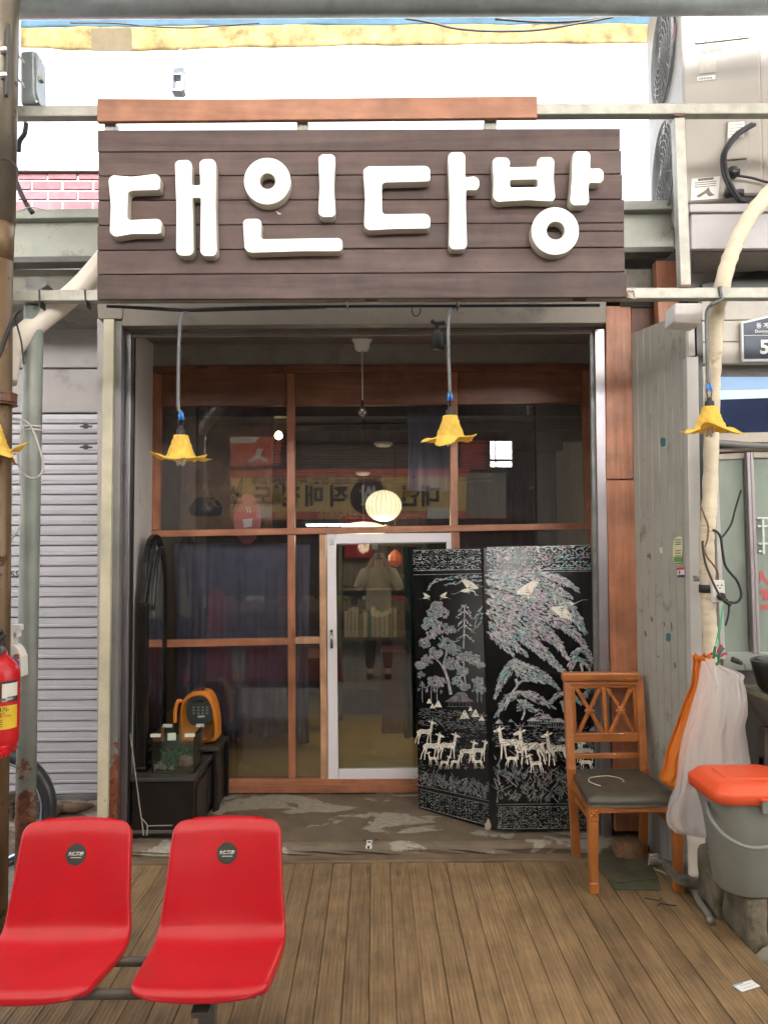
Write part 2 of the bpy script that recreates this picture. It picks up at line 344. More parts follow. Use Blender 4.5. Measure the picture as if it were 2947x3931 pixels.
# members, traced on the facade plane
def fm(name, pts, m, y=YF, d=.06, bevel=.003): return quad(name, pts, y, d, m, th, bevel)
fm('header_panel', [(586,1434),(1101,1431),(1101,1556),(586,1560)], brownp, YF+.01, .05)
fm('header_panel', [(1130,1431),(1727,1428),(1727,1553),(1130,1556)], brownp, YF+.01, .05)
fm('header_panel', [(1756,1428),(2272,1424),(2272,1548),(1756,1553)], brownp, YF+.01, .05)
fm('top_rail', [(586,1405),(2272,1396),(2272,1423),(586,1432)], brownp, YF-.004, .05)
fm('post', [(587,1434),(620,1434),(612,2035),(578,2035)], orange)
fm('post', [(1101,1432),(1130,1432),(1131,2028),(1102,2029)], orange, YF-.006)
fm('post', [(1727,1428),(1756,1428),(1758,2016),(1729,2017)], orange, YF-.006)
fm('post', [(2234,1424),(2272,1424),(2290,2006),(2252,2006)], orange)
fm('transom', [(560,2037),(2320,2006),(2320,2030),(560,2062)], orangeh, YF-.012, .075)
fm('post', [(1103,2053),(1131,2053),(1135,2990),(1107,2991)], orange)
fm('post', [(1731,2043),(1763,2043),(1782,3002),(1750,3002)], orange)
fm('post', [(545,2066),(568,2066),(545,3000),(520,3000)], brownp)
fm('post', [(2262,2034),(2300,2034),(2330,3000),(2292,3000)], orange)
fm('cross_rail', [(568,2459),(1104,2450),(1105,2476),(568,2487)], orangeh)
fm('door_post', [(1225,2052),(1250,2052),(1258,3014),(1231,3014)], palep, YF-.004)
fm('cross_rail', [(1132,2448),(1226,2447),(1227,2471),(1133,2472)], palep)
fm('sill', [(545,2994),(2330,2988),(2330,3010),(545,3019)], orangeh, YF-.008, .08)
fm('sill', [(545,3020),(2330,3011),(2330,3042),(545,3046)], orangeh, YF-.028, .1)
pane = glass('pane_glass', (.92,.92,.92), 0, 1.85, .03, (.36,.36,.42))
for r in ([(612,1556),(1104,1553),(1104,2040),(606,2042)], [(1127,1552),(1730,1548),(1731,2030),(1128,2034)], [(1753,1548),(2240,1544),(2258,2016),(1755,2020)],
          [(566,2058),(1106,2050),(1106,2455),(560,2462)], [(560,2482),(1108,2472),(1109,2998),(548,3000)], [(1129,2048),(1228,2047),(1229,2450),(1130,2451)],
          [(1131,2468),(1230,2466),(1234,2996),(1134,2997)], [(1759,2040),(2266,2030),(2296,2998),(1779,3000)]):
    quad('glass_pane', r, YF+.03, .006, pane, th, 0)
# sliding door
upvc = mat('door_white', (.72,.69,.72), .35, 0, .04, 5)
def dm(name, pts, m=upvc, y=YF-.0, d=.045, par=None, bv=.004): return quad(name, pts, y, d, m, par or th, bv)
door = thing('sliding_door', None, None, WL['tea_house'], None); door.parent = th; door.location = (0,0,0)
dm('stile', [Rg(205,132),Rg(250,132),Rg(264,1390),Rg(211,1390)], par=door)
dm('top_frame_rail', [Rg(252,132),Rg(838,126),Rg(838,172),Rg(252,182)], par=door)
dm('bottom_frame_rail', [Rg(263,1332),Rg(860,1324),Rg(860,1386),Rg(264,1390)], par=door)
dm('stile', [Rg(815,172),Rg(838,172),Rg(860,1322),Rg(836,1322)], par=door)
dm('door_glass', [Rg(248,180),Rg(818,170),Rg(840,1326),Rg(260,1335)], glass('door_pane', (.84,.86,.84), 0, 2.05, .02, (.36,.36,.33)), YF+.015, .006, door, 0)
dm('bead', [Rg(252,183),Rg(815,174),Rg(815,178),Rg(252,187)], dark_steel, YF+.004, .008, door, 0)
b = MB(); q = FP([Rg(228,620),Rg(230,715)], YF-.004)
b.bar(q[0], q[1], .016, .006, (0,1,0)); a, c = FP([Rg(228,632),Rg(230,704)], YF-.004); b.tube([a, a+V((0,-.03,-.006)), c+V((0,-.03,.006)), c], .006)
b.obj('handle', plain('chrome', (.6,.6,.6), .2, 1), door, True)
b = MB(); b.slab(FP([Rg(218,136),Rg(240,136),Rg(240,190),Rg(220,190)], YF-.006), (0,.006,0)).tube(FP([Rg(229,150),Rg(230,182)], YF-.014), .008); b.obj('latch', MATS['chrome'], door, bevel=.001)
# porch shell
MB().slab([(-1.32,4.2,.05),(-1.425,4.945,.05),(-1.425,4.945,2.93),(-1.32,4.2,2.79)], (-.02,0,0)).obj('jamb', jambw, th)
MB().slab([(1.2,4.2,.05),(1.43,4.945,.05),(1.43,4.945,2.93),(1.2,4.2,2.79)], (.02,0,0)).obj('jamb', jambw, th)
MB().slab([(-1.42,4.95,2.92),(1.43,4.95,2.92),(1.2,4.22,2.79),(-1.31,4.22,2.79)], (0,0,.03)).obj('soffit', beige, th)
quad('plaster_band', [(560,1290),(2300,1280),(2300,1399),(560,1408)], YF+.02, .1, plaster, th, 0)
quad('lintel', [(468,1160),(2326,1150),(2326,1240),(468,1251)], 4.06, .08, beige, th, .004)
quad('shutter_rail', [(468,1256),(2284,1244),(2284,1262),(468,1275)], 4.15, .05, dark_steel, th, .003)
quad('rail_lip', [(505,1279),(2270,1266),(2270,1280),(505,1295)], 4.17, .02, beige, th, .002)
quad('guide_rail', [(470,1270),(505,1270),(484,3205),(449,3205)], 4.17, .04, steel, th, .003)
quad('guide_rail', [(506,1270),(517,1270),(497,3205),(486,3205)], 4.19, .03, black, th, .002)
quad('guide_rail', [(2281,1262),(2319,1262),(2348,3245),(2312,3245)], 4.17, .04, steel, th, .003)
quad('guide_rail', [(2262,1262),(2280,1262),(2311,3245),(2292,3245)], 4.19, .03, dark_steel, th, .002)
# roof and shell of the room behind the glass
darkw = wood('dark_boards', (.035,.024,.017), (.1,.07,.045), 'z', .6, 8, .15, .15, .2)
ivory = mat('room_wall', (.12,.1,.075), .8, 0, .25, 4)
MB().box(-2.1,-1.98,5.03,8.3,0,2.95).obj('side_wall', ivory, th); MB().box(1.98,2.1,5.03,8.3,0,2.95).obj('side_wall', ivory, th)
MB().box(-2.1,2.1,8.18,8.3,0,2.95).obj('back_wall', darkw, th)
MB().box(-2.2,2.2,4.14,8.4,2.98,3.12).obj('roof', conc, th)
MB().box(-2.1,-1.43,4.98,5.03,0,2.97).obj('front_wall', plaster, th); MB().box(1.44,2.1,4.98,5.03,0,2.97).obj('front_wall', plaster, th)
MB().box(-1.98,1.98,5.02,8.18,-.02,.035).obj('room_floor', mat('room_floor_olive', (.34,.27,.1), .35, 0, .12, 3, spec=.6), th)
cb = wood('ceiling_squares', (.12,.085,.05), (.26,.19,.12), 'y', .6, 8, .2, .1, .1)
for i in range(14):
    MB().box(-1.96+.28*i,-1.96+.28*i+.272,5.04,8.16,2.66,2.68).obj('ceiling_board', cb, th)
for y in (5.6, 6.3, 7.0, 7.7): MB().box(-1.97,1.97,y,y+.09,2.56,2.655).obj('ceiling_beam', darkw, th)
# boards and posts between the porch and the next shop
quad('corner_post', [(2324,1174),(2421,1174),(2431,1838),(2326,1840)], 4.16, .06, orange, th, .004)
quad('corner_post', [(2327,1845),(2432,1843),(2466,3192),(2358,3192)], 4.16, .06, orange, th, .004)
drk = wood('dark_red_boards', (.1,.045,.03), (.17,.075,.045), 'z', .5, 9, .1, .1, .3)
quad('upper_board', [(2422,1010),(2530,1010),(2530,1284),(2422,1284)], 4.17, .05, drk, th, .003)
quad('upper_post', [(2516,1000),(2600,1000),(2608,1276),(2528,1276)], 4.04, .06, orange, th, .004)
quad('upper_back_board', [(2380,955),(2640,955),(2640,1180),(2380,1180)], 4.16, .03, mat('dark_brown_board', (.04,.033,.03), .8), th, 0)  # dark brown boards behind the upper post

# grey tongue-and-groove panel, set at an angle to the porch
pn = thing('ribbed_cladding', 'tall grey ribbed metal panel with peeling stickers beside the wooden corner post', 'wall panel', (1.42,3.9,-.05))
pm_ = mat('ribbed_grey', (.34,.335,.29), .5, .1, .08, 5, .06, 60, dirt=(.18,.16,.13), dirt_amt=.22, dscale=9)
A, B_ = V((P((2436,2100),4.17)).xy), V((P((2652,2100),3.77)).xy)
ZT = P((2436,1282),4.17).z
for i in range(8):
    a = A.lerp(B_, i/8+.002); c = A.lerp(B_, (i+1)/8-.002); d = (B_-A).normalized(); nrm = V((d.y,-d.x)); nrm = nrm if nrm.y < 0 else -nrm
    r_ = nrm*.004; a2 = A.lerp(B_, i/8+.01)+r_; c2 = A.lerp(B_, (i+1)/8-.01)+r_
    b = MB(); ps = [a, a2, c2, c]
    b.slab([(q.x,q.y,-.06) for q in ps] , (0,0,ZT+.06)); b.obj('rib', pm_, pn)
b = MB(); b.slab([(*(A-nrm*.001),-.06),(*(B_-nrm*.001),-.06),(*(B_-nrm*.001),ZT),(*(A-nrm*.001),ZT)], (-nrm.x*.03,-nrm.y*.03,0)); b.obj('backing', pm_, pn)
def onp(F, off=.0055):                                    # point of the panel seen at F
    d = ray(F); n3 = V((nrm.x,nrm.y,0)); o3 = V((A.x,A.y,0))+n3*off; s_ = (o3-EYE).dot(n3)/d.dot(n3); return EYE+d*s_
def decal(pts, m, name, par, off=.0055, thk=.0012, **kw): return MB().slab([onp(q, off) for q in pts], (-nrm.x*thk,-nrm.y*thk,0)).obj(name, m, par, **kw)
scar = plain('peeled_patch', (.14,.12,.1), .8); scarw = plain('paper_scrap', (.6,.58,.52), .8); teal = plain('teal_patch', (.03,.14,.14), .5)
decal(roundpoly([Re(896,1252),Re(932,1252),Re(932,1312),Re(905,1318),Re(896,1300)], 8), teal, 'teal_tab', pn)
decal(roundpoly([Rh(748,634),Rh(775,634),Rh(773,684),Rh(748,680)], 8), teal, 'teal_tab', pn)
for x, y, w_, h_ in ((602,60,7,70),(650,180,14,40),(660,540,16,36),(625,620,14,40),(735,570,8,30),(775,570,9,60),(868,560,10,50),(872,615,12,24),(895,705,18,60),(792,800,14,36),(700,760,10,16),(640,190,12,22)):
    decal([Rh(x,y),Rh(x+w_*.7,y+h_*.12),Rh(x+w_,y+h_*.6),Rh(x+w_*.55,y+h_),Rh(x+w_*.1,y+h_*.5)], scar, 'peeled_patch', pn)
decal([Rh(712,150),Rh(727,150),Rh(727,186),Rh(714,182)], scarw, 'paper_scrap', pn)
stk = thing('sticker', 'pale green oval price sticker on the grey ribbed panel', 'sticker', onp(Rh(813,250))); stkp = plain('sticker_pale', (.62,.64,.42), .5)
decal(roundpoly([Rh(800,92),Rh(838,84),Rh(842,160),Rh(836,230),Rh(812,256),Rh(788,225),Rh(786,140)], 22), stkp, 'sheet', stk, .0075)
decal([Rh(792,205),Rh(838,205),Rh(836,232),Rh(794,232)], plain('sticker_green', (.1,.3,.06), .5), 'band', stk, .009)
for i, y in enumerate((105,118,130,166,180,196,238)): decal([Rh(800,y),Rh(832,y-1),Rh(832,y+4),Rh(800,y+5)], plain('print_red' if i in (3,5) else 'print_dark', (.35,.06,.05) if i in (3,5) else (.08,.08,.07), .6), 'print_line', stk, .009)
st2 = thing('notice_sticker', 'small red, white and blue square sticker below the green oval one', 'sticker', onp(Rh(830,318)))
decal([Rh(810,266),Rh(850,262),Rh(852,318),Rh(814,318)], plain('sticker_white', (.65,.63,.6), .5), 'sheet', st2, .0075)
decal([Rh(810,266),Rh(850,262),Rh(850,274),Rh(810,278)], plain('sticker_red', (.5,.03,.04), .5), 'band', st2, .009)
decal([Rh(814,306),Rh(852,304),Rh(852,318),Rh(814,318)], plain('sticker_navy', (.03,.04,.15), .5), 'band', st2, .009)
decal([Rh(820,283),Rh(828,282),Rh(828,300),Rh(820,300)], MATS['sticker_red'], 'mark', st2, .009)
# white post next to it
wp = thing('white_post', 'white metal post marked with handwritten numbers at the end of the grey panel', 'post', P((2682,3340),3.75))
quad('post_shaft', [(2633,1372),(2679,1368),(2707,3380),(2662,3380)], 3.75, .05, shellw, wp, .004)
quad('post_cap', [(2636,1245),(2664,1245),(2668,1366),(2640,1368)], 3.77, .03, shellw, wp, .004)
text('327-15', .0155, P(Rh(925,318),3.7485), plain('ink', (.04,.04,.045), .6), wp, 'handwriting'); text('(2층)', .0135, P(Rh(922,334),3.7485), MATS['ink'], wp, 'handwriting')
# ================================================================== SIGN
YS = 3.25
signp = wood('sign_brown', (.07,.04,.035), (.106,.063,.055), 'x', .6, 7, .13, .2, .2)
sg = thing('shop_sign', 'wide brown plank sign board with thick white foam letters over the tea house', 'sign', P((1380,1155),YS))
Ls = [552,645,747,850,957,1062,1165,1272]; Rr_ = [545,637,738,845,945,1050,1153,1262]; Rx = [1030,1036,1040,1047,1048,1050,1058]; Lx = [415,418,418,417,414,413,413]
for i in range(7):
    g0 = 1.6 if i else 0; yy = YS + random.uniform(-.003,.004)
    pts = [Ra(Lx[i],Ls[i]+g0), Rb(Rx[i],Rr_[i]+g0), Rb(Rx[i],Rr_[i+1]-1.6), Ra(Lx[i],Ls[i+1]-1.6)]
    if i == 4:
        quad('plank', [pts[0], Rb(700,Rr_[4]+2), Rb(700,Rr_[5]-1.5), pts[3]], yy, .02, signp, sg, .003)
        quad('plank', [Rb(702,Rr_[4]+2), pts[1], Rb(1048,979), Rb(702,979)], yy+.001, .02, signp, sg, .003)
        quad('plank', [Rb(702,982), Rb(1048,982), pts[2], Rb(702,Rr_[5]-1.5)], yy, .02, signp, sg, .003)
    else: quad('plank', pts, yy, .02, signp, sg, .003)
for x in (600, 1400, 2200): quad('batten', [(x,500),(x+50,500),(x+50,1150),(x,1150)], YS+.024, .02, signp, sg, 0)
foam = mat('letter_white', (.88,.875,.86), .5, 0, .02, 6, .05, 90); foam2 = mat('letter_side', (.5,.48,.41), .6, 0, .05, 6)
DL = .058
def letter(loops, name='letter'):
    YL = YS-DL; W = [[P(q, YL) for q in L_] for L_ in loops]
    pl = [[(q.x, q.z) for q in L_] for L_ in W]
    pl = [roundpoly([V((*q,0)) for q in L_], .012, 4) for L_ in pl]
    me = curve_mesh(pl, DL-.005, .0025, name); o0 = WL['shop_sign']
    me.materials.clear(); me.materials.append(foam); me.materials.append(foam2)
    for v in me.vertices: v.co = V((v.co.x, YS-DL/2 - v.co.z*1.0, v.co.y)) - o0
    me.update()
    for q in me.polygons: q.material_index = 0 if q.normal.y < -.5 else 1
    put(name, me, sg, o0)
def circ(c, r, n=28): return [(c[0]+r*math.cos(2*math.pi*k/n), c[1]+r*math.sin(2*math.pi*k/n)) for k in range(n)]
ga = lambda L_: [Ra(*q) for q in L_]; gb = lambda L_: [Rb(*q) for q in L_]
letter([ga([(463,760),(478,745),(560,752),(662,740),(678,752),(676,798),(668,803),(560,806),(540,815),(538,925),(548,936),(668,930),(684,940),(682,986),(668,990),(560,990),(488,1003),(468,985),(473,870)])])
letter([ga([(745,692),(758,681),(798,680),(811,692),(811,788),(853,788),(848,690),(862,677),(900,676),(914,690),(912,880),(918,1070),(905,1084),(867,1084),(852,1070),(855,836),(814,836),(815,900),(819,1068),(806,1082),(764,1082),(750,1068),(751,880)])])
letter([ga(circ((1134,768),97)), ga(circ((1135,768),36))])
letter([ga([(1353,668),(1366,656),(1408,656),(1420,667),(1414,790),(1421,905),(1410,918),(1367,918),(1353,905),(1358,790)])])
letter([ga([(1033,940),(1046,931),(1095,930),(1107,942),(1103,1005),(1112,1017),(1438,1012),(1450,1022),(1450,1055),(1440,1063),(1300,1063),(1060,1070),(1040,1055),(1037,1000)])])
letter([[(1396,652),(1412,640),(1480,640),(1635,638),(1648,648),(1648,690),(1640,694),(1475,698),(1463,706),(1464,814),(1474,824),(1635,822),(1648,834),(1649,868),(1640,875),(1520,876),(1415,882),(1399,868),(1403,760)]])
letter([gb([(303,660),(316,647),(360,647),(371,658),(371,755),(415,750),(430,762),(431,790),(420,805),(375,803),(374,880),(379,1040),(368,1055),(318,1055),(307,1042),(310,850)])])
letter([gb([(491,682),(503,670),(550,670),(562,684),(557,712),(683,709),(680,683),(692,669),(738,668),(749,682),(746,760),(753,838),(742,852),(640,846),(510,854),(493,838),(497,760)]), gb([(560,760),(682,758),(684,795),(562,797)])])
letter([gb([(832,655),(845,643),(890,643),(902,655),(900,718),(945,716),(958,730),(958,760),(945,774),(897,772),(893,800),(897,855),(885,868),(832,868),(820,855),(828,760)])])
letter([gb(circ((755,980),99)), gb(circ((757,978),41))])
chip = plain('chipped_paint', (.6,.57,.53), .7)
for q in ([Rb(598,990),Rb(606,993),Rb(610,999),Rb(601,1000)], [Rb(614,996),Rb(627,999),Rb(622,1007)], [Ra(1170,895),Ra(1195,908),Ra(1182,910)]): quad('chip', q, YS-.0012, .001, chip, sg, 0)
for q in ((515,908),(525,1000),(650,1142),(843,1137),(418,1112),(465,1130),(295,1038),(120,1130)): b = MB().lathe([(.004,0),(.003,.0015)], P(Rb(*q),YS-.0005), 6, (0,-1,0)); b.obj('nail', black, sg)
ob = MB().slab(FP([Ra(413,418),Ra(960,421),Rb(678,407),Rb(680,499),Ra(412,515)], 3.235), (0,.024,0)).obj('wooden_board', wood('orange_board', (.3,.115,.055), (.41,.18,.1), 'x', .45, 7, 0, .08, .15), bevel=.003)
props(ob, 'long orange stained board above the brown sign planks', 'board')
# ================================================================== STEEL FRAME
fr = thing('steel_frame', 'galvanised square tube frame that carries the sign across the shopfront', 'frame', P((1473,1150),3.29))
def rail(name, a, b, Y, w_=.05):
    p, q = P(a, Y), P(b, Y); return MB().bar(p+V((0,w_/2,0)), q+V((0,w_/2,0)), w_, w_).obj(name, galv, fr, bevel=.004)
rail('upper_rail', (-700,428), (3700,412), 3.265, .048)
rail('lower_rail', (-700,1137), (3700,1120), 3.275, .048)
a, c = P(Rb(1283,497),3.27), P(Rb(1310,1216),3.28)
MB().bar(a+V((0,.024,0)), c+V((0,.024,0)), .046, .046, (0,1,0)).obj('strut', galv, fr, bevel=.003)
for x, y0, y1 in ((467,515,560),(1283,512,560)): quad('short_post', [Ra(x-24,y0),Ra(x+24,y0),Ra(x+24,y1),Ra(x-24,y1)], 3.27, .045, galv, fr, .003)
quad('short_post', [Rb(455,505),Rb(507,505),Rb(507,560),Rb(455,560)], 3.27, .045, galv, fr, .003)
rst = rusty('rusted_plate', (.42,.4,.36), (.16,.05,.025), .9, 30)
quad('bracket', [Rq(30,1000),Rq(148,1000),Rq(148,1058),Rq(30,1058)], 3.255, .006, rst, fr, .002)
quad('bracket', [Rc(0,192),Rc(64,190),Rc(64,248),Rc(0,250)], 3.265, .006, rst, fr, .002)
quad('bracket', [Re(660,212),Re(710,212),Re(722,275),Re(655,262)], 3.268, .006, rst, fr, .002)
for x, y in ((1280,485),(1308,1213)):
    quad('weld', [Rb(x-26,y-5),Rb(x+26,y-6),Rb(x+22,y+5),Rb(x,y+8),Rb(x-22,y+4)], 3.262 if y < 900 else 3.271, .003, rusty('weld_rust', (.09,.035,.02), (.12,.04,.025), .5, 60) if 'weld_rust' not in MATS else MATS['weld_rust'], fr, 0)
tie = plain('tie_black', (.015,.015,.015), .5)
for x, yl, yh, dx in ((148,1111,1178,2),(323,1111,1176,4),(1330,1150,1178,0),(1757,1150,1178,0),(2763,1098,1150,5)):
    quad('cable_tie', [(x,yl),(x+5,yl),(x+5+dx,yh),(x+dx,yh)], 3.268, .056, tie, fr, 0)
# beam behind the sign
bm = thing('steel_beam', 'heavy grey green steel channel beam running behind the sign', 'beam', P((1300,960),4.0))
gg = mat('grey_green_steel', (.3,.31,.27), .5, .2, .14, 6, .1, 60, dirt=(.17,.16,.13), dirt_amt=.3, dscale=6)
quad('web', [(-700,858),(2585,812),(2585,948),(-700,1000)], 4.02, .02, gg, bm, .003)
p0, p1 = P((-700,814),3.97), P((2585,767),3.97)
MB().slab([p0, p1, p1+V((0,0,-.05)), p0+V((0,0,-.05))], (0,.09,0)).obj('flange', gg, bm, bevel=.004)
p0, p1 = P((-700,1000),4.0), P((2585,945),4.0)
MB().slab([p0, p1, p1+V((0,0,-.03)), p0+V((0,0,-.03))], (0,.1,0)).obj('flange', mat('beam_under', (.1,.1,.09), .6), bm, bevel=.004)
# overhead pipe
a, c = P((-300,-50),3.2), P((3200,-68),3.2)
o = MB().tube([a+V((0,.08,0)), a.lerp(c,.33)+V((0,.08,0)), a.lerp(c,.66)+V((0,.08,0)), c+V((0,.08,0))], .076, 28).obj('overhead_pipe', galv_pipe, smooth=True); props(o, 'thick galvanised pipe crossing overhead above everything else', 'pipe')
# posts at the neighbouring shop
bp = thing('brown_pole', 'thick brown steel pole with a rusty collar carrying the fire extinguisher', 'pole', P((-10,3600),3.1)*1)
WLz = WL['brown_pole']
brn = rusty('brown_pole_paint', (.15,.095,.05), (.09,.04,.02), .3, 10, .35, .3)
a = P((8,60),3.14); b = P((-4,1000),3.14); c = P((-12,2300),3.14); d = P((-24,3640),3.14); d.z = -.15
MB().tube([b,c,d], [.055,.053,.053], 24).obj('pole_shaft', brn, bp, True)
MB().tube([a+V((0,0,.5)),a,P((-2,860),3.14)], [.068,.068,.062], 24).obj('upper_shaft', rusty('upper_pole_paint', (.15,.13,.1), (.08,.05,.03), .4, 8, .35, .5), bp, True)
MB().tube([P((-2,840),3.14),b], [.06,.056], 24).obj('middle_shaft', brn, bp, True)
MB().tube([P((2,1515),3.14)+V((0,0,.0)), P((2,1548),3.14)], [.064,.064], 24).obj('collar', rusty('collar_rust', (.13,.06,.035), (.2,.08,.04), .6, 20), bp, bevel=.004)
for y in (1512, 1552): MB().tube([P((0,y),3.14), P((0,y+4),3.14)], .068, 24).obj('collar_ring', MATS['collar_rust'], bp)
gp = thing('grey_pole', 'slim leaning grey steel pole flaking with rust near its foot', 'pole', P((100,3240),3.35))
greyp = rusty('grey_pole_paint', (.24,.26,.235), (.22,.085,.045), .3, 9, .45, .2, (-.1, .75))
a = P((133,1115),3.35); c = P((124,1600),3.35); d = P((110,2400),3.35); e = P((98,3240),3.35); e.z = -.01
MB().tube([a,c,d,e], .041, 24).obj('pole_shaft', greyp, gp, True)
quad('top_plate', [Rc(150,95),Rc(255,100),Rc(275,140),Rc(240,165),Rc(150,165)], 3.36, .07, dark_steel, gp, .003)
# pvc drain pipe
pv = mat('pvc_cream', (.62,.57,.49), .35, 0, .06, 4, .03, 40, dirt=(.33,.28,.22), dirt_amt=.2)
pts = bez([P(Ra(520,1010),3.42), P(Rc(470,150),3.42), P(Rc(220,360),3.36), P(Rc(105,465),3.3), P(Rc(62,540),3.26), P(Rc(30,700),3.22)], 8)
o = MB().tube(pts, .047, 20).obj('drain_pipe', pv, smooth=True); props(o, 'cream plastic drain pipe slanting down behind the rails to the brown pole', 'pipe')
# junction box on the pole
jb = thing('junction_box', 'grey weathered electrical box strapped to the pole above the upper rail', 'electrical box', P(Rq(285,975),3.3))
quad('box_body', [Rq(190,480),Rq(330,468),Rq(338,880),Rq(372,970),Rq(190,978)], 3.26, .12, galv_pipe, jb, .012)
quad('box_lid', [Rq(332,480),Rq(358,505),Rq(362,640),Rq(352,860),Rq(378,950),Rq(372,978),Rq(335,880)], 3.24, .05, galv_pipe, jb, .006)
quad('catch', [Rq(345,690),Rq(385,715),Rq(398,745),Rq(365,755),Rq(345,740)], 3.25, .03, galv, jb, .003)
for y in (500, 725): quad('strap', [Rq(140,y),Rq(165,y),Rq(225,y+60),Rq(215,y+80)], 3.21, .02, plain('strap_white', (.6,.6,.58), .5), jb, .002)
# ================================================================== SHUTTERED SHOP
ss = thing('shuttered_shop', 'neighbouring shop closed with a silver grey roller shutter behind the poles', 'shop', (-2.0,4.85,.05))
shm = mat('shutter_slat', (.47,.46,.5), .4, .2, .05, 5, .02, 60, dirt=(.36,.35,.375), dirt_amt=.2, dscale=4, rnd=.05)
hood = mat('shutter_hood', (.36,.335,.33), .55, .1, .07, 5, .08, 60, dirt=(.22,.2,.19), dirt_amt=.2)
YSH = 4.85
def shp(F): return P(F, YSH)
x0_, x1_ = shp((-350,2000)).x, shp((405,2000)).x
zs = [1588]; n_ = 37
ztop = P((250,1588),YSH).z; zbot = .085
hh = (ztop-zbot)/n_
prof = [(0,0),(-.012,.005),(-.014,hh*.30),(-.0115,hh*.36),(-.014,hh*.42),(-.014,hh*.88),(0,hh*.95)]
b = MB(); b.add([(x,YSH+y,z) for x in (x0_,x1_) for y, z in prof], [(i,i+1,i+8,i+7) for i in range(6)])
o0 = WL['shuttered_shop']; me = bpy.data.meshes.new('slat'); me.from_pydata([tuple(q-V((0,0,0))-V((o0.x,o0.y,0))) for q in b.v], [], b.f); me.materials.append(shm)
for i in range(n_):
    o = put('slat', me, ss, o0); o.location = (0, 0, zbot+hh*i-o0.z)
MB().box(x0_,x1_,YSH-.02,YSH+.015,.052,.084).obj('bottom_bar', dark_steel, ss, bevel=.004)
MB().box(x0_,x1_,YSH+.002,YSH+.01,.06,ztop).obj('shutter_back', black, ss)
za, zb, zc = P((250,1420),YSH).z, P((250,1235),YSH-.03).z, P((250,1080),YSH-.05).z
MB().box(x0_,x1_,YSH-.025,YSH+.02,ztop+.004,za).obj('hood_panel', hood, ss, bevel=.004)
MB().box(x0_,x1_,YSH-.05,YSH+.02,za+.005,zb).obj('hood_panel', hood, ss, bevel=.004)
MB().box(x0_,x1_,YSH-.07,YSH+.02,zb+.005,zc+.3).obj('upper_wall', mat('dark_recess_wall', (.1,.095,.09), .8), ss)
MB().box(x0_,-2.22,YSH+.03,8.2,0,3.0).obj('shop_body', plaster, ss); MB().box(x0_,-1.44,4.2,8.2,3.0,3.1).obj('roof', conc, ss)
for y in (960, 1080):
    b = MB(); b.slab(FP(roundpoly([Rc(462,y-4),Rc(480,y-5),Rc(490,y-14),Rc(505,y-14),Rc(514,y-5),Rc(536,y-4),Rc(536,y+4),Rc(514,y+5),Rc(505,y+13),Rc(490,y+13),Rc(480,y+5),Rc(462,y+4)],5), YSH-.018), (0,.004,0)); b.obj('lock_plate', black, ss)
text('55-', .06, P(Rf(90,285),YSH-.0155), MATS['ink'], ss, 'handwriting')
creamp = rusty('cream_post_paint', (.5,.46,.33), (.2,.065,.03), .4, 8, .5, 0, (-.3, .55))
darkp = rusty('dark_post_paint', (.2,.195,.19), (.19,.06,.03), .5, 12, .5, .1, (.1, .95))
quad('cream_post', [(398,1225),(438,1225),(412,3205),(372,3205)], 4.05, .06, creamp, ss, .003)
quad('dark_post', [(439,1225),(469,1225),(447,3205),(413,3205)], 4.075, .05, darkp, ss, .003)
quad('return_wall', [(374,1225),(397,1225),(395,3170),(374,3170)], 4.12, .72, hood, ss, 0)
quad('soffit_block', [(372,1150),(474,1150),(470,1224),(376,1224)], 4.05, .1, beige, ss, .006)
# ================================================================== FAR BRICK WALL
bw = thing('brick_wall', 'pinkish red brick parapet above the shuttered shop with a dark coping', 'wall', (-2.2,5.1,3.1))
brk = mat('brick_face', (.135,.052,.062), .8, 0, .15, 14, .4, 90, rnd=.14); mort = mat('mortar', (.3,.265,.28), .9, 0, .08, 20)
zt = P((250,676),5.1).z; ch = P((250,676),5.1).z - P((250,714.5),5.1).z; bl = P((240,700),5.1).x - P((123.5,700),5.1).x
xs0 = P((123.5,700),5.1).x
MB().box(-3.6,-1.1,5.108,5.25,3.1,zt+.02).obj('mortar_bed', mort, bw)
o0 = WL['brick_wall']; me = None
b = MB().box(-bl/2+.007,bl/2-.007,-.01,.05,.008,ch-.008); me = bpy.data.meshes.new('brick'); me.from_pydata([tuple(q) for q in b.v], [], b.f); me.materials.append(brk)
r = 0; z = zt-ch*.42
while z > 3.12:
    for k in range(-9, 12):
        xc = xs0 + bl*(k+.5) + (bl*.5 if r % 2 == 0 else 0)
        if -3.5 < xc < -1.2:
            o = put('brick', me, bw, o0); o.location = V((xc+random.uniform(-.004,.004), 5.108+random.uniform(-.003,.003), z))-o0
    r += 1; z -= ch
MB().box(-3.6,-1.1,5.07,5.27,zt+.02,zt+.075).obj('coping', dark_steel, bw, bevel=.006)
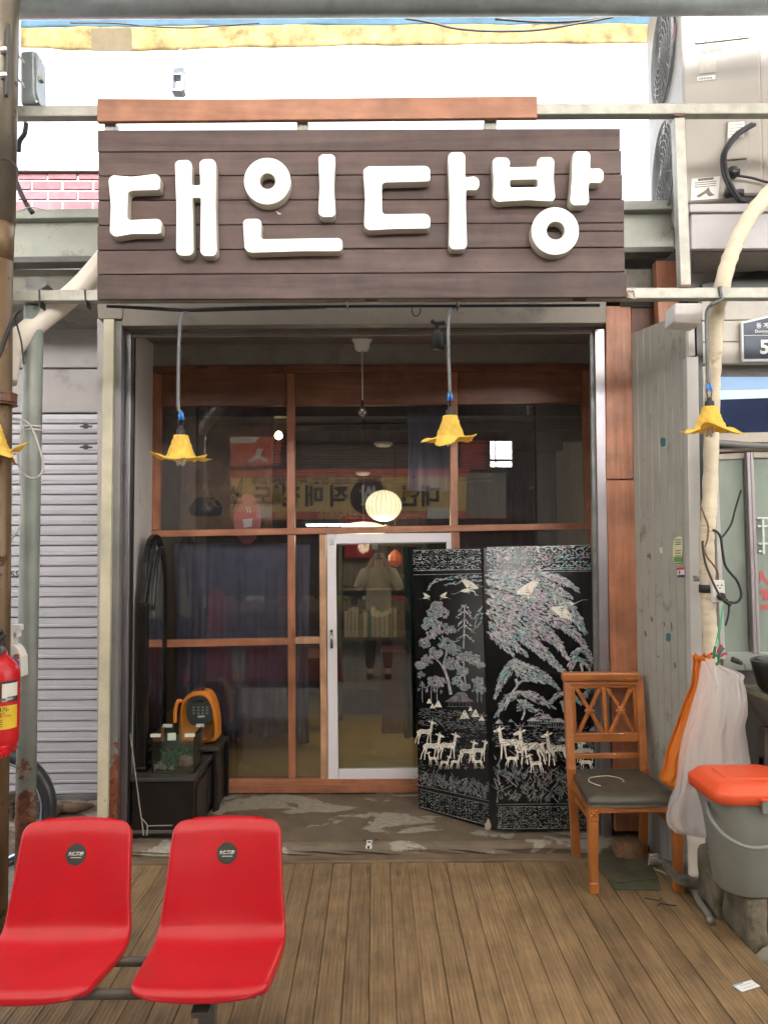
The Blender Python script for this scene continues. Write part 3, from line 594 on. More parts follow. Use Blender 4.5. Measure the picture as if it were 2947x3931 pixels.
# ================================================================== AWNING CLOTHS
yel = fabric('yellow_tarpaulin', (.19,.14,.055), .2, .6, .55)
def strip(pt, pb, Y, name, m, lab, cat, wob=.005, n=60):
    def fn(u, v):
        i = u*(len(pt)-1); k = min(int(i), len(pt)-2); f = i-k
        a = V((*pt[k],0)).lerp(V((*pt[k+1],0)), f); c = V((*pb[k],0)).lerp(V((*pb[k+1],0)), f); q = a.lerp(c, v)
        return P((q.x,q.y), Y) + V((0, wob*math.sin(u*31+v*4)+wob*.6*math.sin(u*77), wob*.3*math.sin(u*43)*v))
    o = MB().grid(fn, n, 6).obj(name, m, smooth=True, solid=.003); return props(o, lab, cat)
strip([(81,106),(500,103),(1000,98),(1700,95),(2486,93)], [(81,184),(500,196),(1000,181),(1700,172),(2486,164)], 4.72, 'yellow_tarpaulin', yel, 'faded yellow tarpaulin strip hanging above the sign', 'tarpaulin')
strip([(81,40),(900,40),(1700,38),(2500,30)], [(81,108),(900,100),(1700,96),(2500,95)], 4.8, 'blue_tarpaulin', fabric('blue_tarp_cloth', (.045,.085,.12), .15), 'blue tarpaulin edge just under the overhead pipe', 'tarpaulin')
quad('patch', [Rq(862,268),Ra(556,118),Ra(560,215),Rq(868,478)], 4.705, .004, fabric('tan_cloth', (.085,.07,.045), .1), None, 0, label='tan patch sewn on the yellow tarpaulin strip', cat='cloth patch') 
def wire(name, pts, r, m, label, cat='wire', n=6, **kw):
    o = MB().tube(bez(pts, 8), r, n).obj(name, m, smooth=True); return props(o, label, cat, **kw)
wire('wire', FP([Rb(120,78),Rb(230,96),Rb(330,120),Rb(480,132),Rb(680,127),Rb(860,98),Rb(1000,72)],3.9), .006, blackrub, 'thin black wire sagging below the overhead pipe near the AC unit')
wire('wire', FP([Ra(300,97),Ra(480,98),Ra(640,112),Ra(800,118),Ra(950,108),Ra(1100,98)],4.0), .004, blackrub, 'thin wire looping under the pipe over the tan cloth patch')
wire('wire', FP([Rb(500,80),Rb(700,93),Rb(850,88),Rb(960,76)],4.3), .008, blackrub, 'thick dark cable against the blue tarpaulin')
# pale hanging lantern against the sky
ln = thing('lantern', 'pale lantern hanging against the white sky over the orange board', 'lantern', P(Ra(750,385),4.6))
lw = plain('lantern_white', (.82,.84,.88), .4); b = MB().tube(FP([Ra(768,210),Ra(760,262)],4.6), .004)
for y in (222,245): b.lathe([(.012,-.006),(.018,0),(.012,.006)], P(Ra(764,y),4.6), 10)
b.obj('chain', lw, ln); b = MB().slab(FP([Ra(735,268),Ra(775,262),Ra(780,285),Ra(730,290)],4.58), (0,.07,0)); b.obj('lantern_cap', lw, ln, bevel=.004)
b = MB(); 
for q in ([Ra(728,295),Ra(738,295),Ra(730,380),Ra(722,372)], [Ra(768,312),Ra(778,312),Ra(778,380),Ra(768,380)], [Ra(730,310),Ra(775,308),Ra(775,316),Ra(730,318)], [Ra(724,374),Ra(776,376),Ra(770,386),Ra(728,384)]): b.slab(FP(q,4.58), (0,.07,0))
b.obj('lantern_frame', mat('lantern_grey', (.16,.19,.23), .4), ln, bevel=.002)
# ================================================================== FOOD SHOP NEXT DOOR
fs = thing('food_shop', 'food shop next door with bronze framed sliding windows and a white fascia', 'shop', (2.4,3.9,.05))
YN = 3.88
cream = mat('cream_tile', (.47,.435,.39), .5, 0, .05, 4, .04, 50, dirt=(.33,.3,.26), dirt_amt=.15)
fascia = mat('fascia_white', (.4,.38,.385), .45, 0, .05, 4, .04, 40, dirt=(.38,.35,.33), dirt_amt=.15)
quad('fascia', [Rb(1332,908),Rb(2300,900),Rb(2300,1050),Rb(1332,1056)], 3.6, .03, fascia, fs, .004)
p0, p1 = P(Rb(1325,864),3.585), P(Rb(2300,858),3.585)
MB().slab([p0,p1,p1+V((0,0,-.04)),p0+V((0,0,-.04))], (0,.2,0)).obj('ledge', fascia, fs, bevel=.004)
z_s = P(Rb(1500,1056),3.6).z
MB().slab([(P((2655,950),3.64).x,3.64,z_s),(4.2,3.64,z_s),(4.2,YN+.3,z_s),(P((2660,950),YN+.3).x,YN+.3,z_s)], (0,0,.02)).obj('soffit', mat('soffit_brown_grey', (.2,.185,.17), .8, 0, .1, 6), fs)
quad('soffit_trim', [Rb(1332,1062),Rb(2300,1060),Rb(2300,1250),Rb(1332,1250)], YN+.05, .03, MATS['soffit_brown_grey'], fs, 0)
xl = (2698, 2695)                                          # where the wall meets the gap by the post
for y0, y1 in ((1150,1229),(1232,1312),(1315,1396)):
    quad('wall_tile', [Rn(175,(y0-1150)*3.4039),(3300,y0-8),(3300,y1-8),Rn(180,(y1-1150)*3.4039)], YN, .05, cream, fs, .003)
quad('wall_backing', [Rn(180,-200),(3300,950),(3300,1396),Rn(180,830)], YN+.02, .04, black, fs, 0)
quad('lintel', [Rn(185,840),(3300,1380),(3300,1446),Rn(200,1000)], YN+.06, .05, mat('lintel_grey', (.14,.13,.12), .8, 0, .15, 8), fs, 0)
alu = mat('bronze_alu', (.33,.285,.235), .4, .25, .08, 6, .05, 50); alu2 = mat('pinkish_alu', (.36,.32,.33), .35, .35, .08, 6)
dg = mat('upper_window_glass', (.02,.03,.075), .06, 0, .3, 3, spec=1.0)
blu = plain('sky_reflection_blue', (.25,.42,.68), .45)  # colour of the sky mirrored in the upper window
m, t, p = base('frosted_green'); MATS['frosted_green'] = m
c = ramp(t, noise(t, coords(t, (1,1,.5), False), 2.5, 4), [(.35, (.2,.24,.21)), (.65, (.34,.39,.34))]); L(t, c, p.inputs['Base Color']); p.inputs['Roughness'].default_value = .16; p.inputs['Specular IOR Level'].default_value = .6
fg = m
quad('upper_window', [Rn(300,1000),(3300,1432),(3300,1652),Rn(300,1745)], YN+.07, .02, dg, fs, 0)
quad('sky_reflection_sheet', [Rn(300,1005),(3300,1434),(3300,1484),Rn(300,1185)], YN+.066, .003, blu, fs, 0)  # blue sky reflection on the glass, painted as a thin sheet
quad('sky_reflection_sheet', [Rn(300,1187),(3300,1485),(3300,1506),(2947,1527),Rn(300,1312)], YN+.065, .003, plain('sky_reflection_pale', (.55,.7,.85), .5), fs, 0)  # paler band of the same painted sky reflection
quad('window_rail', [Rn(290,1745),(3300,1652),(3300,1690),Rn(290,1880)], YN+.02, .06, alu, fs, .003)
quad('window_rail', [Rn(290,1948),(3300,1712),(3300,1728),Rn(290,1990)], YN+.03, .05, alu, fs, .003)
quad('window_backing', [Rn(290,1860),(3300,1690),(3300,1720),Rn(290,1960)], YN+.06, .02, black, fs, 0)
quad('sash_rail', [Ro(300,118),Ro(610,100),Ro(610,165),Ro(300,182)], YN+.045, .03, alu, fs, .003)
quad('sash_rail', [Ro(690,95),(3300,1728),(3300,1750),Ro(690,160)], YN+.025, .03, alu, fs, .003)
quad('window_pane', [Ro(300,170),Ro(625,150),Ro(690,2300),Ro(300,2300)], YN+.06, .008, fg, fs, 0)
quad('window_pane', [Ro(680,150),(3300,1740),(3300,2560),Ro(740,2300)], YN+.045, .008, fg, fs, 0)
quad('stile', [Ro(592,100),Ro(620,100),Ro(695,2300),Ro(662,2300)], YN+.04, .03, dark_steel, fs, .002)
quad('stile', [Ro(620,98),Ro(655,98),Ro(730,2240),Ro(694,2240)], YN+.02, .04, alu2, fs, .003)
quad('stile', [Ro(657,98),Ro(690,98),Ro(765,2240),Ro(732,2240)], YN+.026, .035, alu2, fs, .003)
quad('window_sill', [Rl(640,392),Rl(1060,385),(3300,2502),(3300,2575),Rl(640,640)], YN+.035, .05, mat('sill_pale_green', (.33,.37,.32), .5, 0, .06, 5), fs, .003)
quad('lower_wall', [Rl(300,640),(3300,2574),(3300,3380),Rl(300,3700)], YN+.05, .05, mat('under_counter_dark', (.12,.11,.1), .8), fs, 0)
quad('jamb_strip', [Rn(180,875),Rn(232,870),Rn(240,2212),Rn(215,2212)], YN-.02, .03, cream, fs, .002)
quad('jamb_strip', [Ro(255,-250),Ro(298,-250),Ro(398,2300),Ro(345,2300)], 3.74, .03, shellw, fs, .003)
quad('shadow_gap', [Re(1150,440),Re(1192,440),Re(1240,2400),Re(1190,2400)], 3.86, .03, black, fs, 0)
MB().box(1.9,4.3,YN+.12,8,.0,3.1).obj('shop_body', plaster, fs)
redl = plain('red_vinyl', (.5,.1,.1), .5)
for q in ([Ro(757,1370),Ro(790,1355),Ro(800,1400),Ro(849,1480),Ro(900,1500),Ro(900,1540),Ro(835,1510),Ro(790,1440),Ro(757,1490)], [Ro(762,1560),Ro(930,1560),Ro(930,1605),Ro(845,1605),Ro(845,1670),Ro(790,1670),Ro(800,1605),Ro(762,1608)], [Ro(768,1720),Ro(930,1715),Ro(930,1770),Ro(770,1772)]):
    quad('red_letter_stroke', q, YN+.0425, .002, redl, fs, 0)
grd = plain('white_grid', (.6,.64,.62), .5)
for q in (((732,800),(849,800)),((732,885),(930,882)),((742,1070),(930,1068)),((745,1150),(800,1150))): 
    a, c = FP([Ro(*q[0]),Ro(*q[1])], YN+.035); MB().bar(a, c, .007, .01).obj('grid_bar', grd, fs)
a, c = FP([Ro(790,800),Ro(800,1180)], YN+.03); MB().bar(a, c, .007, .01).obj('grid_bar', grd, fs)
# address plate
ad = thing('address_plate', 'navy blue house number plate with white rim and pointed top', 'sign', P(Rn(1050,800),YN-.03))
out = [Rn(693,300),Rn(712,285),Rn(1045,205),Rn(1390,285),Rn(1405,300),Rn(1405,800),Rn(705,808)]; inn = [Rn(722,312),Rn(1045,238),Rn(1375,312),Rn(1375,770),Rn(732,775)]
quad('plate_rim', roundpoly([V((*q,0)) for q in out], 4), YN-.03, .02, plain('plate_white', (.62,.64,.63), .4), ad, .001)
quad('plate_face', inn, YN-.0325, .002, mat('plate_navy', (.012,.025,.06), .4, 0, .1), ad, 0)
pw = MATS['plate_white']
text('동 계', .031, P(Rn(885,345),YN-.034), pw, ad, align='LEFT', bold=.0005); text('Donggye', .0215, P(Rn(872,415),YN-.034), pw, ad, align='LEFT', bold=.0004)
text('5', .098, P(Rn(932,628),YN-.034), pw, ad, align='LEFT', bold=.003)
quad('plate_line', [Rn(728,465),Rn(1375,462),Rn(1375,468),Rn(728,471)], YN-.034, .0012, pw, ad, 0)
# cable bundle, insulated pipe, foam block
wire('cable_bundle', FP([Rn(355,1870),Rn(550,1880),Rn(800,1905),Rn(1045,1910),(3100,1708)],YN-.01), .016, mat('grey_conduit', (.16,.155,.15), .6), 'grey bundled conduit running over the top of the sliding windows', 'conduit', 10)
ins = mat('pipe_wrap', (.62,.54,.4), .55, 0, .1, 9, .55, 26, dirt=(.36,.27,.17), dirt_amt=.2, dscale=8, stretch=(1,1,2.2), bdist=.01)
pts = bez(FP([Rb(1900,560),Rb(1790,700),Rb(1680,800),Rb(1590,905),Rb(1530,1010),Rb(1490,1110),Rb(1462,1215)],3.36)+[P(q_,y_) for q_, y_ in ((Re(1290,400),3.45),(Re(1270,750),3.54),(Re(1262,1000),3.6),(Re(1250,1500),3.66),(Re(1234,1850),3.66),(Rh(978,60),3.66),(Rh(980,200),3.66),(Rh(986,420),3.66),(Rh(992,560),3.66),(Rh(1000,740),3.66),(Rh(1015,1400),3.68),(Rh(1020,1850),3.68))], 7)
rr = [.0345+.0016*math.sin(i*1.7)+.001*math.sin(i*4.1) for i in range(len(pts))]
o = MB().tube(pts, rr, 18).obj('insulated_pipe', ins, smooth=True); props(o, 'pipe wrapped in wrinkled cream tape curving down from the AC unit', 'pipe')
o = MB().tube(FP([Rh(981,360),Rh(982,405)],3.66), .0385, 18).obj('tape_band', blackrub, smooth=True); props(o, 'band of black tape round the wrapped cream pipe', 'tape')
o = quad('foam_block', roundpoly([V((*Re(1000,300),0)),V((*Re(1195,300),0)),V((*Re(1185,452),0)),V((*Re(990,440),0))], 9), 3.5, .12, mat('polystyrene', (.68,.65,.64), .8, 0, .05, 30, .3, 120), None, .01); props(o, 'white polystyrene block wedged under the lower rail at the top of the grey panel', 'foam block')
# ================================================================== AIR CONDITIONER
acw = mat('ac_casing', (.31,.28,.245), .45, 0, .05, 4, .03, 40, dirt=(.33,.29,.24), dirt_amt=.2, dscale=2.5)
xA, xB = P(Rb(1300,600),3.7).x, P(Rb(1612,600),3.7).x
zA = P(Rb(1400,862),3.7).z; zT = 4.75
ac = thing('air_conditioner', 'big white outdoor air conditioning unit with two round fan grilles', 'air conditioner', (xA,3.7,zA))
MB().box(xA,xB,3.7,4.55,zA,zT).obj('casing', acw, ac, bevel=.012)
MB().box(xB-.004,xB+.05,3.72,4.55,zA,zT).obj('side_cover', acw, ac, bevel=.012)
def actop(name, pts, m, off=.004, th_=.004, bv=.001): return quad(name, pts, 3.7-off, th_, m, ac, bv)
actop('access_panel', roundpoly([V((*Rb(1350,60),0)),V((*Rb(1578,60),0)),V((*Rb(1566,186),0)),V((*Rb(1346,190),0))], 8), acw, .007, .006, .002)
for x, y in ((1390,180),(1523,176),(1378,90),(1565,85)): b = MB(); b.lathe([(.006,0),(.005,.004)], P(Rb(x,y),3.692), 8, (0,-1,0)); b.obj('screw', dark_steel, ac)
lab = plain('ac_label', (.33,.3,.25), .6); labw = plain('ac_label_white', (.66,.64,.6), .6); pr = plain('print_grey', (.13,.12,.11), .6)
actop('label', [Rb(1362,205),Rb(1460,200),Rb(1458,232),Rb(1362,236)], lab, .002, .001, 0); actop('label', [Rb(1362,240),Rb(1430,238),Rb(1430,318),Rb(1362,320)], mat('faded_label', (.4,.36,.3), .6), .002, .001, 0)
actop('label', [Rb(1354,332),Rb(1426,330),Rb(1426,348),Rb(1354,350)], labw, .002, .001, 0)
for i in range(9): actop('barcode_bar', [Rb(1362+i*6,336),Rb(1365+i*6,336),Rb(1365+i*6,344),Rb(1362+i*6,344)], pr, .003, .001, 0)
for i in range(3): actop('print_line', [Rb(1368,210+i*8),Rb(1452,206+i*8),Rb(1452,209+i*8),Rb(1368,213+i*8)], pr, .003, .001, 0)
actop('notice', [Rb(1332,760),Rb(1446,758),Rb(1438,852),Rb(1328,852)], labw, .003, .001, 0); actop('notice_heading', [Rb(1358,762),Rb(1420,760),Rb(1420,770),Rb(1358,772)], pr, .004, .001, 0)
for i in range(3): actop('print_line', [Rb(1344,778+i*9),Rb(1430,776+i*9),Rb(1430,779+i*9),Rb(1344,781+i*9)], pr, .004, .001, 0)
actop('notice_drawing', [Rb(1350,835),Rb(1385,815),Rb(1400,800),Rb(1408,822),Rb(1424,836),Rb(1402,840),Rb(1390,826),Rb(1362,842)], pr, .004, .001, 0)
actop('service_panel', roundpoly([V((*Rb(1478,525),0)),V((*Rb(1560,525),0)),V((*Rb(1556,690),0)),V((*Rb(1470,690),0))], 6), acw, .02, .02, .003)
actop('label', [Rb(1482,535),Rb(1545,535),Rb(1545,600),Rb(1480,600)], labw, .023, .001, 0)
for i in range(4): actop('print_line', [Rb(1486,545+i*13),Rb(1540,545+i*13),Rb(1540,548+i*13),Rb(1486,548+i*13)], lab, .024, .001, 0)
actop('valve_plate', [Rb(1472,692),Rb(1556,692),Rb(1552,858),Rb(1466,858)], mat('valve_plate', (.33,.31,.28), .5), .006, .006, .001)
for x, y, x2 in ((1500,745,1530),(1490,832,1545)):
    b = MB(); a = P(Rb(x-22,y),3.67); c = P(Rb(x2,y),3.66); b.tube([a,c], .016, 10).tube([P(Rb(x,y-18),3.67),P(Rb(x,y+20),3.67)], .022, 10); b.obj('valve', black, ac, True)
for yc, zc, rr_ in ((4.06,P(Rb(1190,235),4.06).z,.26),(4.09,P(Rb(1160,735),4.09).z,.26)):
    b = MB()
    for k in range(1, 9):
        r_ = rr_*k/8; b.tube([(xA-.02-.012*(1-(k/8)**2), yc+r_*math.cos(q*math.pi/16), zc+r_*math.sin(q*math.pi/16)) for q in range(32)], .003 if k < 8 else .007, 5, True)
    for q in range(16): b.bar((xA-.03,yc,zc),(xA-.02,yc+rr_*math.cos(q*math.pi/8),zc+rr_*math.sin(q*math.pi/8)), .005, .005)
    b.obj('fan_grille', mat('grille_grey', (.2,.2,.19), .5), ac)
    b = MB().lathe([(.001,0),(rr_*.97,0)], (xA-.002,yc,zc), 32, (-1,0,0)); b.obj('fan_opening', mat('fan_dark', (.16,.16,.155), .6), ac)
b = MB().lathe([(.001,0),(.045,0)], (xA-.003,3.83,P(Rb(1275,120),3.8).z), 20, (-1,0,0)); b.obj('round_badge', plain('badge_pink', (.5,.3,.36), .5), ac)
ac.rotation_euler.z = R(-9)
a2 = thing('wall_unit', 'small white equipment box on the ledge beside the big AC unit', 'electrical box', (2.35,3.7,zA))
quad('box_body', [Rb(1618,645),Rb(1900,640),Rb(1900,850),Rb(1612,860)], 3.72, .2, acw, a2, .01); quad('display', [Rb(1640,670),Rb(1700,670),Rb(1700,700),Rb(1640,700)], 3.717, .002, labw, a2, 0); quad('screen', [Rb(1648,676),Rb(1700,676),Rb(1700,694),Rb(1648,694)], 3.715, .002, black, a2, 0)
for i, (dx, pp) in enumerate(((0,(1590,525)),(14,(1602,528)))):
    wire('refrigerant_hose', FP([Rb(*pp),Rb(1520+dx,570),Rb(1470+dx*.8,640),Rb(1462+dx,700),Rb(1480+dx,770),Rb(1530+dx,850),Rb(1570+dx,845)],3.6-.01*i), .009, blackrub, ('outer' if i == 0 else 'inner')+' of two black hoses looping down from the AC unit to its valves', 'hose', group='black AC hoses')
wire('wire', FP([Rb(1530,745),Rb(1590,755),Rb(1640,770),Rb(1700,780)],3.62), .006, blackrub, 'black cable from the upper AC valve towards the small box')
wire('copper_pipe', FP([Rb(1545,826),Rb(1600,828),Rb(1700,826)],3.63), .011, mat('pipe_foam', (.1,.09,.08), .7), 'dark foam covered pipe from the lower AC valve', 'pipe')
# ================================================================== FLOWER PENDANT LAMPS
felt = fabric('yellow_felt', (.9,.64,.14), .4, .9, .16); cordm = mat('grey_cord', (.12,.125,.13), .55); bluep = plain('blue_connector', (.03,.2,.62), .4); cfl = mat('lamp_tube_white', (.75,.68,.58), .3, 0, .03)
def flower(c, rng, tips, rot):                             # felt shade: a crumpled cone that flares into pointed petals
    def fn(u, v):
        a = u*2*math.pi+rot; cone = min(v/.62, 1); fl = max(0, (v-.62)/.38)
        r_ = .029 + .034*cone**1.15 + .003*math.sin(a*5+rot*3)*cone + .0016*math.sin(a*13+v*17)+.0014*math.sin(a*7-v*29+rot)
        k = a*tips/(2*math.pi); i = int(k) % tips; pet = abs((k % 1)-.5)*2; pw_ = 1-pet
        r_ += fl*(.014+.085*pw_**1.1*rng[i][0])
        z = -.098*cone - fl*.010 + fl*fl*pw_*rng[i][1] + .003*math.sin(a*9)*cone - .012*math.sin(fl*5+i)*pw_*fl
        sw = fl*fl*pw_*rng[i][2]
        return V(c)+V((r_*math.cos(a+sw), r_*math.sin(a+sw), z))
    return MB().grid(fn, tips*12, 22)
def lamp(F, Y, top, label, seed, tips=6):
    random.seed(seed); c = P(F, Y); t_ = thing('pendant_lamp', label, 'pendant lamp', (c.x,c.y,c.z-.12), 'yellow flower lamps hanging along the lower rail')
    rng = [(random.uniform(.55,1.15), random.uniform(-.045,.04), random.uniform(-.25,.25)) for _ in range(tips)]
    flower(c, rng, tips, random.random()*3).obj('shade', felt, t_, True, solid=.0018)
    MB().lathe([(.018,-.008),(.02,.0),(.02,.022),(.012,.026),(.009,.04),(.001,.041)], c, 14).obj('socket', blackrub, t_, True)
    b = MB(); q = c+V((0,0,-.06))
    for k in range(3):
        a = k*2.1+seed; d = V((math.cos(a),math.sin(a),0))*.013; e = V((-d.y,d.x,0))*.6
        b.tube([q+d+e, q+d+e+V((0,0,-.055)), q+d+V((0,0,-.068)), q+d-e+V((0,0,-.055)), q+d-e], .0058, 8)
    b.obj('bulb', cfl, t_, True)
    b = MB()
    for s_ in (-1,1): b.tube(bez([c+V((s_*.006,0,.04)), c+V((s_*.011,0,.065)), c+V((s_*.004,0,.09))],4), .0025, 6)
    b.obj('lead_wire', blackrub, t_)
    b = MB()
    for s_ in (-1,1): b.tube([c+V((s_*.009,0,.068)), c+V((s_*.004,0,.1))], .006, 8)
    b.obj('connector', bluep, t_, True)
    tp = [P(q_, Y-.03*(1-i/len(top))*0) for i, q_ in enumerate(top)]
    b = MB().tube(bez(tp+[c+V((0,0,.1))],6), .0075, 8); b.obj('cord', cordm, t_, True); return t_
lamp(Rc(1048,1012), 3.34, [Rc(1085,290),Rc(1050,320),Rc(1040,400),Rc(1034,600),Rc(1033,840)], 'yellow felt flower lamp hanging before the window column beside the mirror', 3)
lamp(Rd(1005,686), 3.34, [Rd(1035,105),Rd(1000,150),Rd(995,300),Rd(1003,550)], 'yellow felt flower lamp hanging over the door and folding screen', 11, 5)
lamp(Rn(278,1400), 3.31, [Rn(330,45),Rn(250,130),Rn(235,300),Rn(245,700),Rn(258,1040)], 'yellow felt flower lamp hanging in front of the wrapped cream pipe', 5, 5)
lamp((-28,1630), 3.05, [(-60,1180),(-40,1300),(-30,1450)], 'yellow felt flower lamp cut off by the picture edge at the brown pole', 8, 6)
random.seed(21)
# cables tied under the sign
wire('cable', FP([Rc(620,265),Rc(800,272),Rc(1080,284),Rc(1250,278),Rc(1640,268),(1500,1175),(2300,1172)],3.33), .007, blackrub, 'black cable strung along the underside of the sign')
wire('cable', FP([Rc(700,268),Rc(900,282),Rc(1090,290),Rc(1300,286),(1250,1180)],3.34), .006, blackrub, 'second black cable sagging under the sign towards the flower lamp', 'wire')
wire('wire', FP([Rp(760,955),Rp(800,1150),Rp(790,1200),Rp(600,1290)],3.268), .007, cordm, 'grey lamp flex crossing the lower rail above the wrapped pipe')
o = MB().tube(bez(FP([Rd(800,110),Rd(805,140),Rd(825,158),Rd(845,140),Rd(848,115)],3.9),5), .003, 6).obj('wire_loop', blackrub); props(o, 'small wire loop hanging from the lintel under the sign', 'wire')
bo = thing('black_bundle', 'knotted black cloth bundle hanging from the lintel beside the second flower lamp', 'hanging bundle', P(Rd(940,290),3.95))
MB().tube(bez(FP([Rd(905,180),Rd(930,195),Rd(975,190)],3.95),4), .011, 8).tube(FP([Rd(930,190),Rd(938,235)],3.95), .009, 8).obj('knot', blackrub, bo, True); MB().lathe([(.008,.0),(.03,-.03),(.036,-.08),(.034,-.105),(.001,-.108)], P(Rd(940,225),3.95), 12).obj('pouch', blackrub, bo, True)
# bare bulb on the porch ceiling
pb = thing('bulb_pendant', 'bare clear bulb on a thin cord under a white ceiling rose in the porch', 'pendant lamp', P(Rd(541,672),4.6))
c = P(Rd(538,275),4.6); MB().lathe([(.06,.0),(.062,-.012),(.05,-.03),(.045,-.06),(.035,-.075),(.001,-.076)], c, 20).obj('ceiling_rose', white, pb, True)
e = P(Rd(541,620),4.6); MB().tube([c+V((0,0,-.07)), c.lerp(e,.6), e], .004, 8).obj('cord', mat('white_cord', (.42,.4,.38), .6), pb); MB().lathe([(.006,.02),(.01,.0),(.01,-.02),(.006,-.024)], e, 10).obj('socket', blackrub, pb)
MB().lathe([(.008,.0),(.02,-.012),(.029,-.03),(.026,-.048),(.012,-.06),(.001,-.062)], e+V((0,0,-.02)), 16).obj('bulb', glass('bulb_glass', (.9,.9,.9), .02, 1.6, .2, (.8,.8,.8)), pb, True)
MB().lathe([(.012,-.03),(.012,-.045),(.002,-.05)], e, 10).obj('bulb_cap', MATS['chrome'], pb)
MB().tube([c+V((0,0,-.07)), c+V((0,0,.03+.05))], .01, 8).obj('stem', white, pb)
# ================================================================== INSIDE, BEHIND THE GLASS
wm = mat('lantern_paper', (.9,.86,.6), .7, 0, .03)
m, t, p = base('paper_lit'); p.inputs['Base Color'].default_value = (.8,.72,.45,1); p.inputs['Emission Color'].default_value = (1,.9,.56,1); p.inputs['Emission Strength'].default_value = .22; lit = m
gl = thing('paper_lantern', 'glowing round paper lantern with fine wire ribs seen through the window above the door', 'lantern', P(Rd(652,1248),5.9))
c = P(Rd(652,1163),5.9); rx = (P(Rd(748,1163),5.9)-P(Rd(556,1163),5.9)).length/2; rz = (P(Rd(652,1080),5.9)-P(Rd(652,1247),5.9)).length/2
MB().lathe([(rx*math.cos(q)*1.0+.0001, rz*math.sin(q)) for q in [R(-80+i*8) for i in range(21)]], c, 40, caps=False).obj('paper_globe', lit, gl, True)
b = MB()
for k in range(22):
    a = k*2*math.pi/22; b.tube([c+V((rx*1.004*math.cos(q)*math.cos(a), rx*1.004*math.cos(q)*math.sin(a), rz*1.004*math.sin(q))) for q in [R(-80+i*16) for i in range(11)]], .0016, 4)
b.obj('wire_rib', plain('rib_brown', (.12,.09,.04), .6), gl)
e = P(Rd(650,835),5.9); MB().tube([c+V((0,0,rz)), V((c.x,c.y,e.z))], .003, 6).obj('cord', MATS['rib_brown'], gl); MB().lathe([(.07,.012),(.075,0),(.05,-.02),(.001,-.022)], (c.x,c.y,e.z), 20).obj('ceiling_rose', white, gl, True)
MB().tube([(c.x,c.y,e.z), (c.x,c.y,2.57)], .004, 6).obj('stem', MATS['rib_brown'], gl)
g2 = thing('saucer_lamp', 'glowing saucer shaped lamp just showing over the transom below the paper lantern', 'pendant lamp', P(Rd(545,1300),6.3))
c = P(Rd(545,1278),6.3); MB().lathe([(.001,.05),(.09,.04),(.17,.015),(.2,-.02),(.17,-.05),(.001,-.07)], c, 28).obj('shade', lit, g2, True); MB().tube([c, (c.x,c.y,2.57)], .003, 6).obj('cord', MATS['rib_brown'], g2)
MB().lathe([(.06,.01),(.065,0),(.04,-.018),(.001,-.02)], P(Rd(543,990),6.3), 16).obj('ceiling_rose', white, g2, True)
def glow(root, at, W, col=(1,.8,.52)):                    # the lamp's own light, leaving by its open underside
    l = bpy.data.lights.new('lamp_light', 'POINT'); l.energy = W; l.shadow_soft_size = .05; l.color = col
    o = bpy.data.objects.new('lamp_light', l); COL.objects.link(o); o.parent = root; o.location = V(at)-WL[root.name]
glow(gl, P(Rd(652,1163),5.9)+V((0,0,-rz-.07)), 2.6); glow(g2, P(Rd(545,1278),6.3)+V((0,0,-.16)), 1.6)
wb = thing('warm_bulb', 'small glaring bulb behind the pane next to the lattice post', 'light bulb', P(Rs(560,380),6.0))
m, t, p = base('bulb_lit'); p.inputs['Emission Color'].default_value = (1,.66,.3,1); p.inputs['Emission Strength'].default_value = 5
c = P(Rs(558,355),6.0); MB().lathe([(.001,.035),(.02,.025),(.032,0),(.028,-.02),(.001,-.035)], c, 16).obj('globe', m, wb, True); MB().tube([c+V((0,0,.03)), (c.x,c.y,2.57)], .004, 6).obj('cord', black, wb)
def curtain(name, F0, F1, zt_, zb_, Y, m, label, folds=7, amp=.025, wavy=0, cat='curtain'):
    a, c = P(F0, Y), P(F1, Y); random.seed(int(F0[0]))
    ph = [random.uniform(0,6) for _ in range(4)]
    def fn(u, v):
        s_ = math.sin(u*folds*2*math.pi+ph[0])+.5*math.sin(u*folds*4.3*math.pi+ph[1])+.3*math.sin(u*folds*1.7+ph[2])
        z = zt_+(zb_-zt_)*v + (wavy*math.sin(u*folds*3+ph[3])*v if wavy else 0)
        return V((a.x+(c.x-a.x)*u + .01*math.sin(v*3+u*9), Y+amp*s_*(.35+.65*v), z))
    o = MB().grid(fn, 90, 14).obj(name, m, smooth=True, solid=.002); return props(o, label, cat)
navy = fabric('navy_cloth', (.2,.21,.31), .25, .9, .12)
curtain('curtain', (668,2100), (1108,2100), 1.63, .36, 5.14, navy, 'dark navy pleated curtain behind the lower windows at the orange telephone', 7, .022, .02)
curtain('curtain', (1560,1570), (1738,1570), 2.56, 1.98, 5.2, navy, 'navy cloth hanging behind the upper pane over the folding screen', 3, .015)
curtain('curtain', (1135,2080), (1188,2080), 1.62, .3, 5.16, navy, 'narrow navy curtain behind the slim pane by the door', 2, .015)
curtain('curtain', Rg(592,200), Rg(660,200), 1.6, .3, 5.3, fabric('teal_cloth', (.015,.06,.065), .2), 'dark teal curtain just inside the glass door', 2, .02)
curtain('curtain', (690,1640), (1050,1640), 2.5, 1.72, 5.25, fabric('brown_linen', (.3,.2,.12), .4, .9, .25), 'thin brown linen blind behind the upper window over the telephone', 2, .008)
random.seed(4)
MB().slab(FP([(1140,1616),(1552,1612),(1552,1628),(1140,1634)],5.6),(0,.04,0)).obj('curtain_rod', black); props(bpy.data.objects['curtain_rod'], 'black rod under the ceiling squares behind the middle window', 'curtain rod')
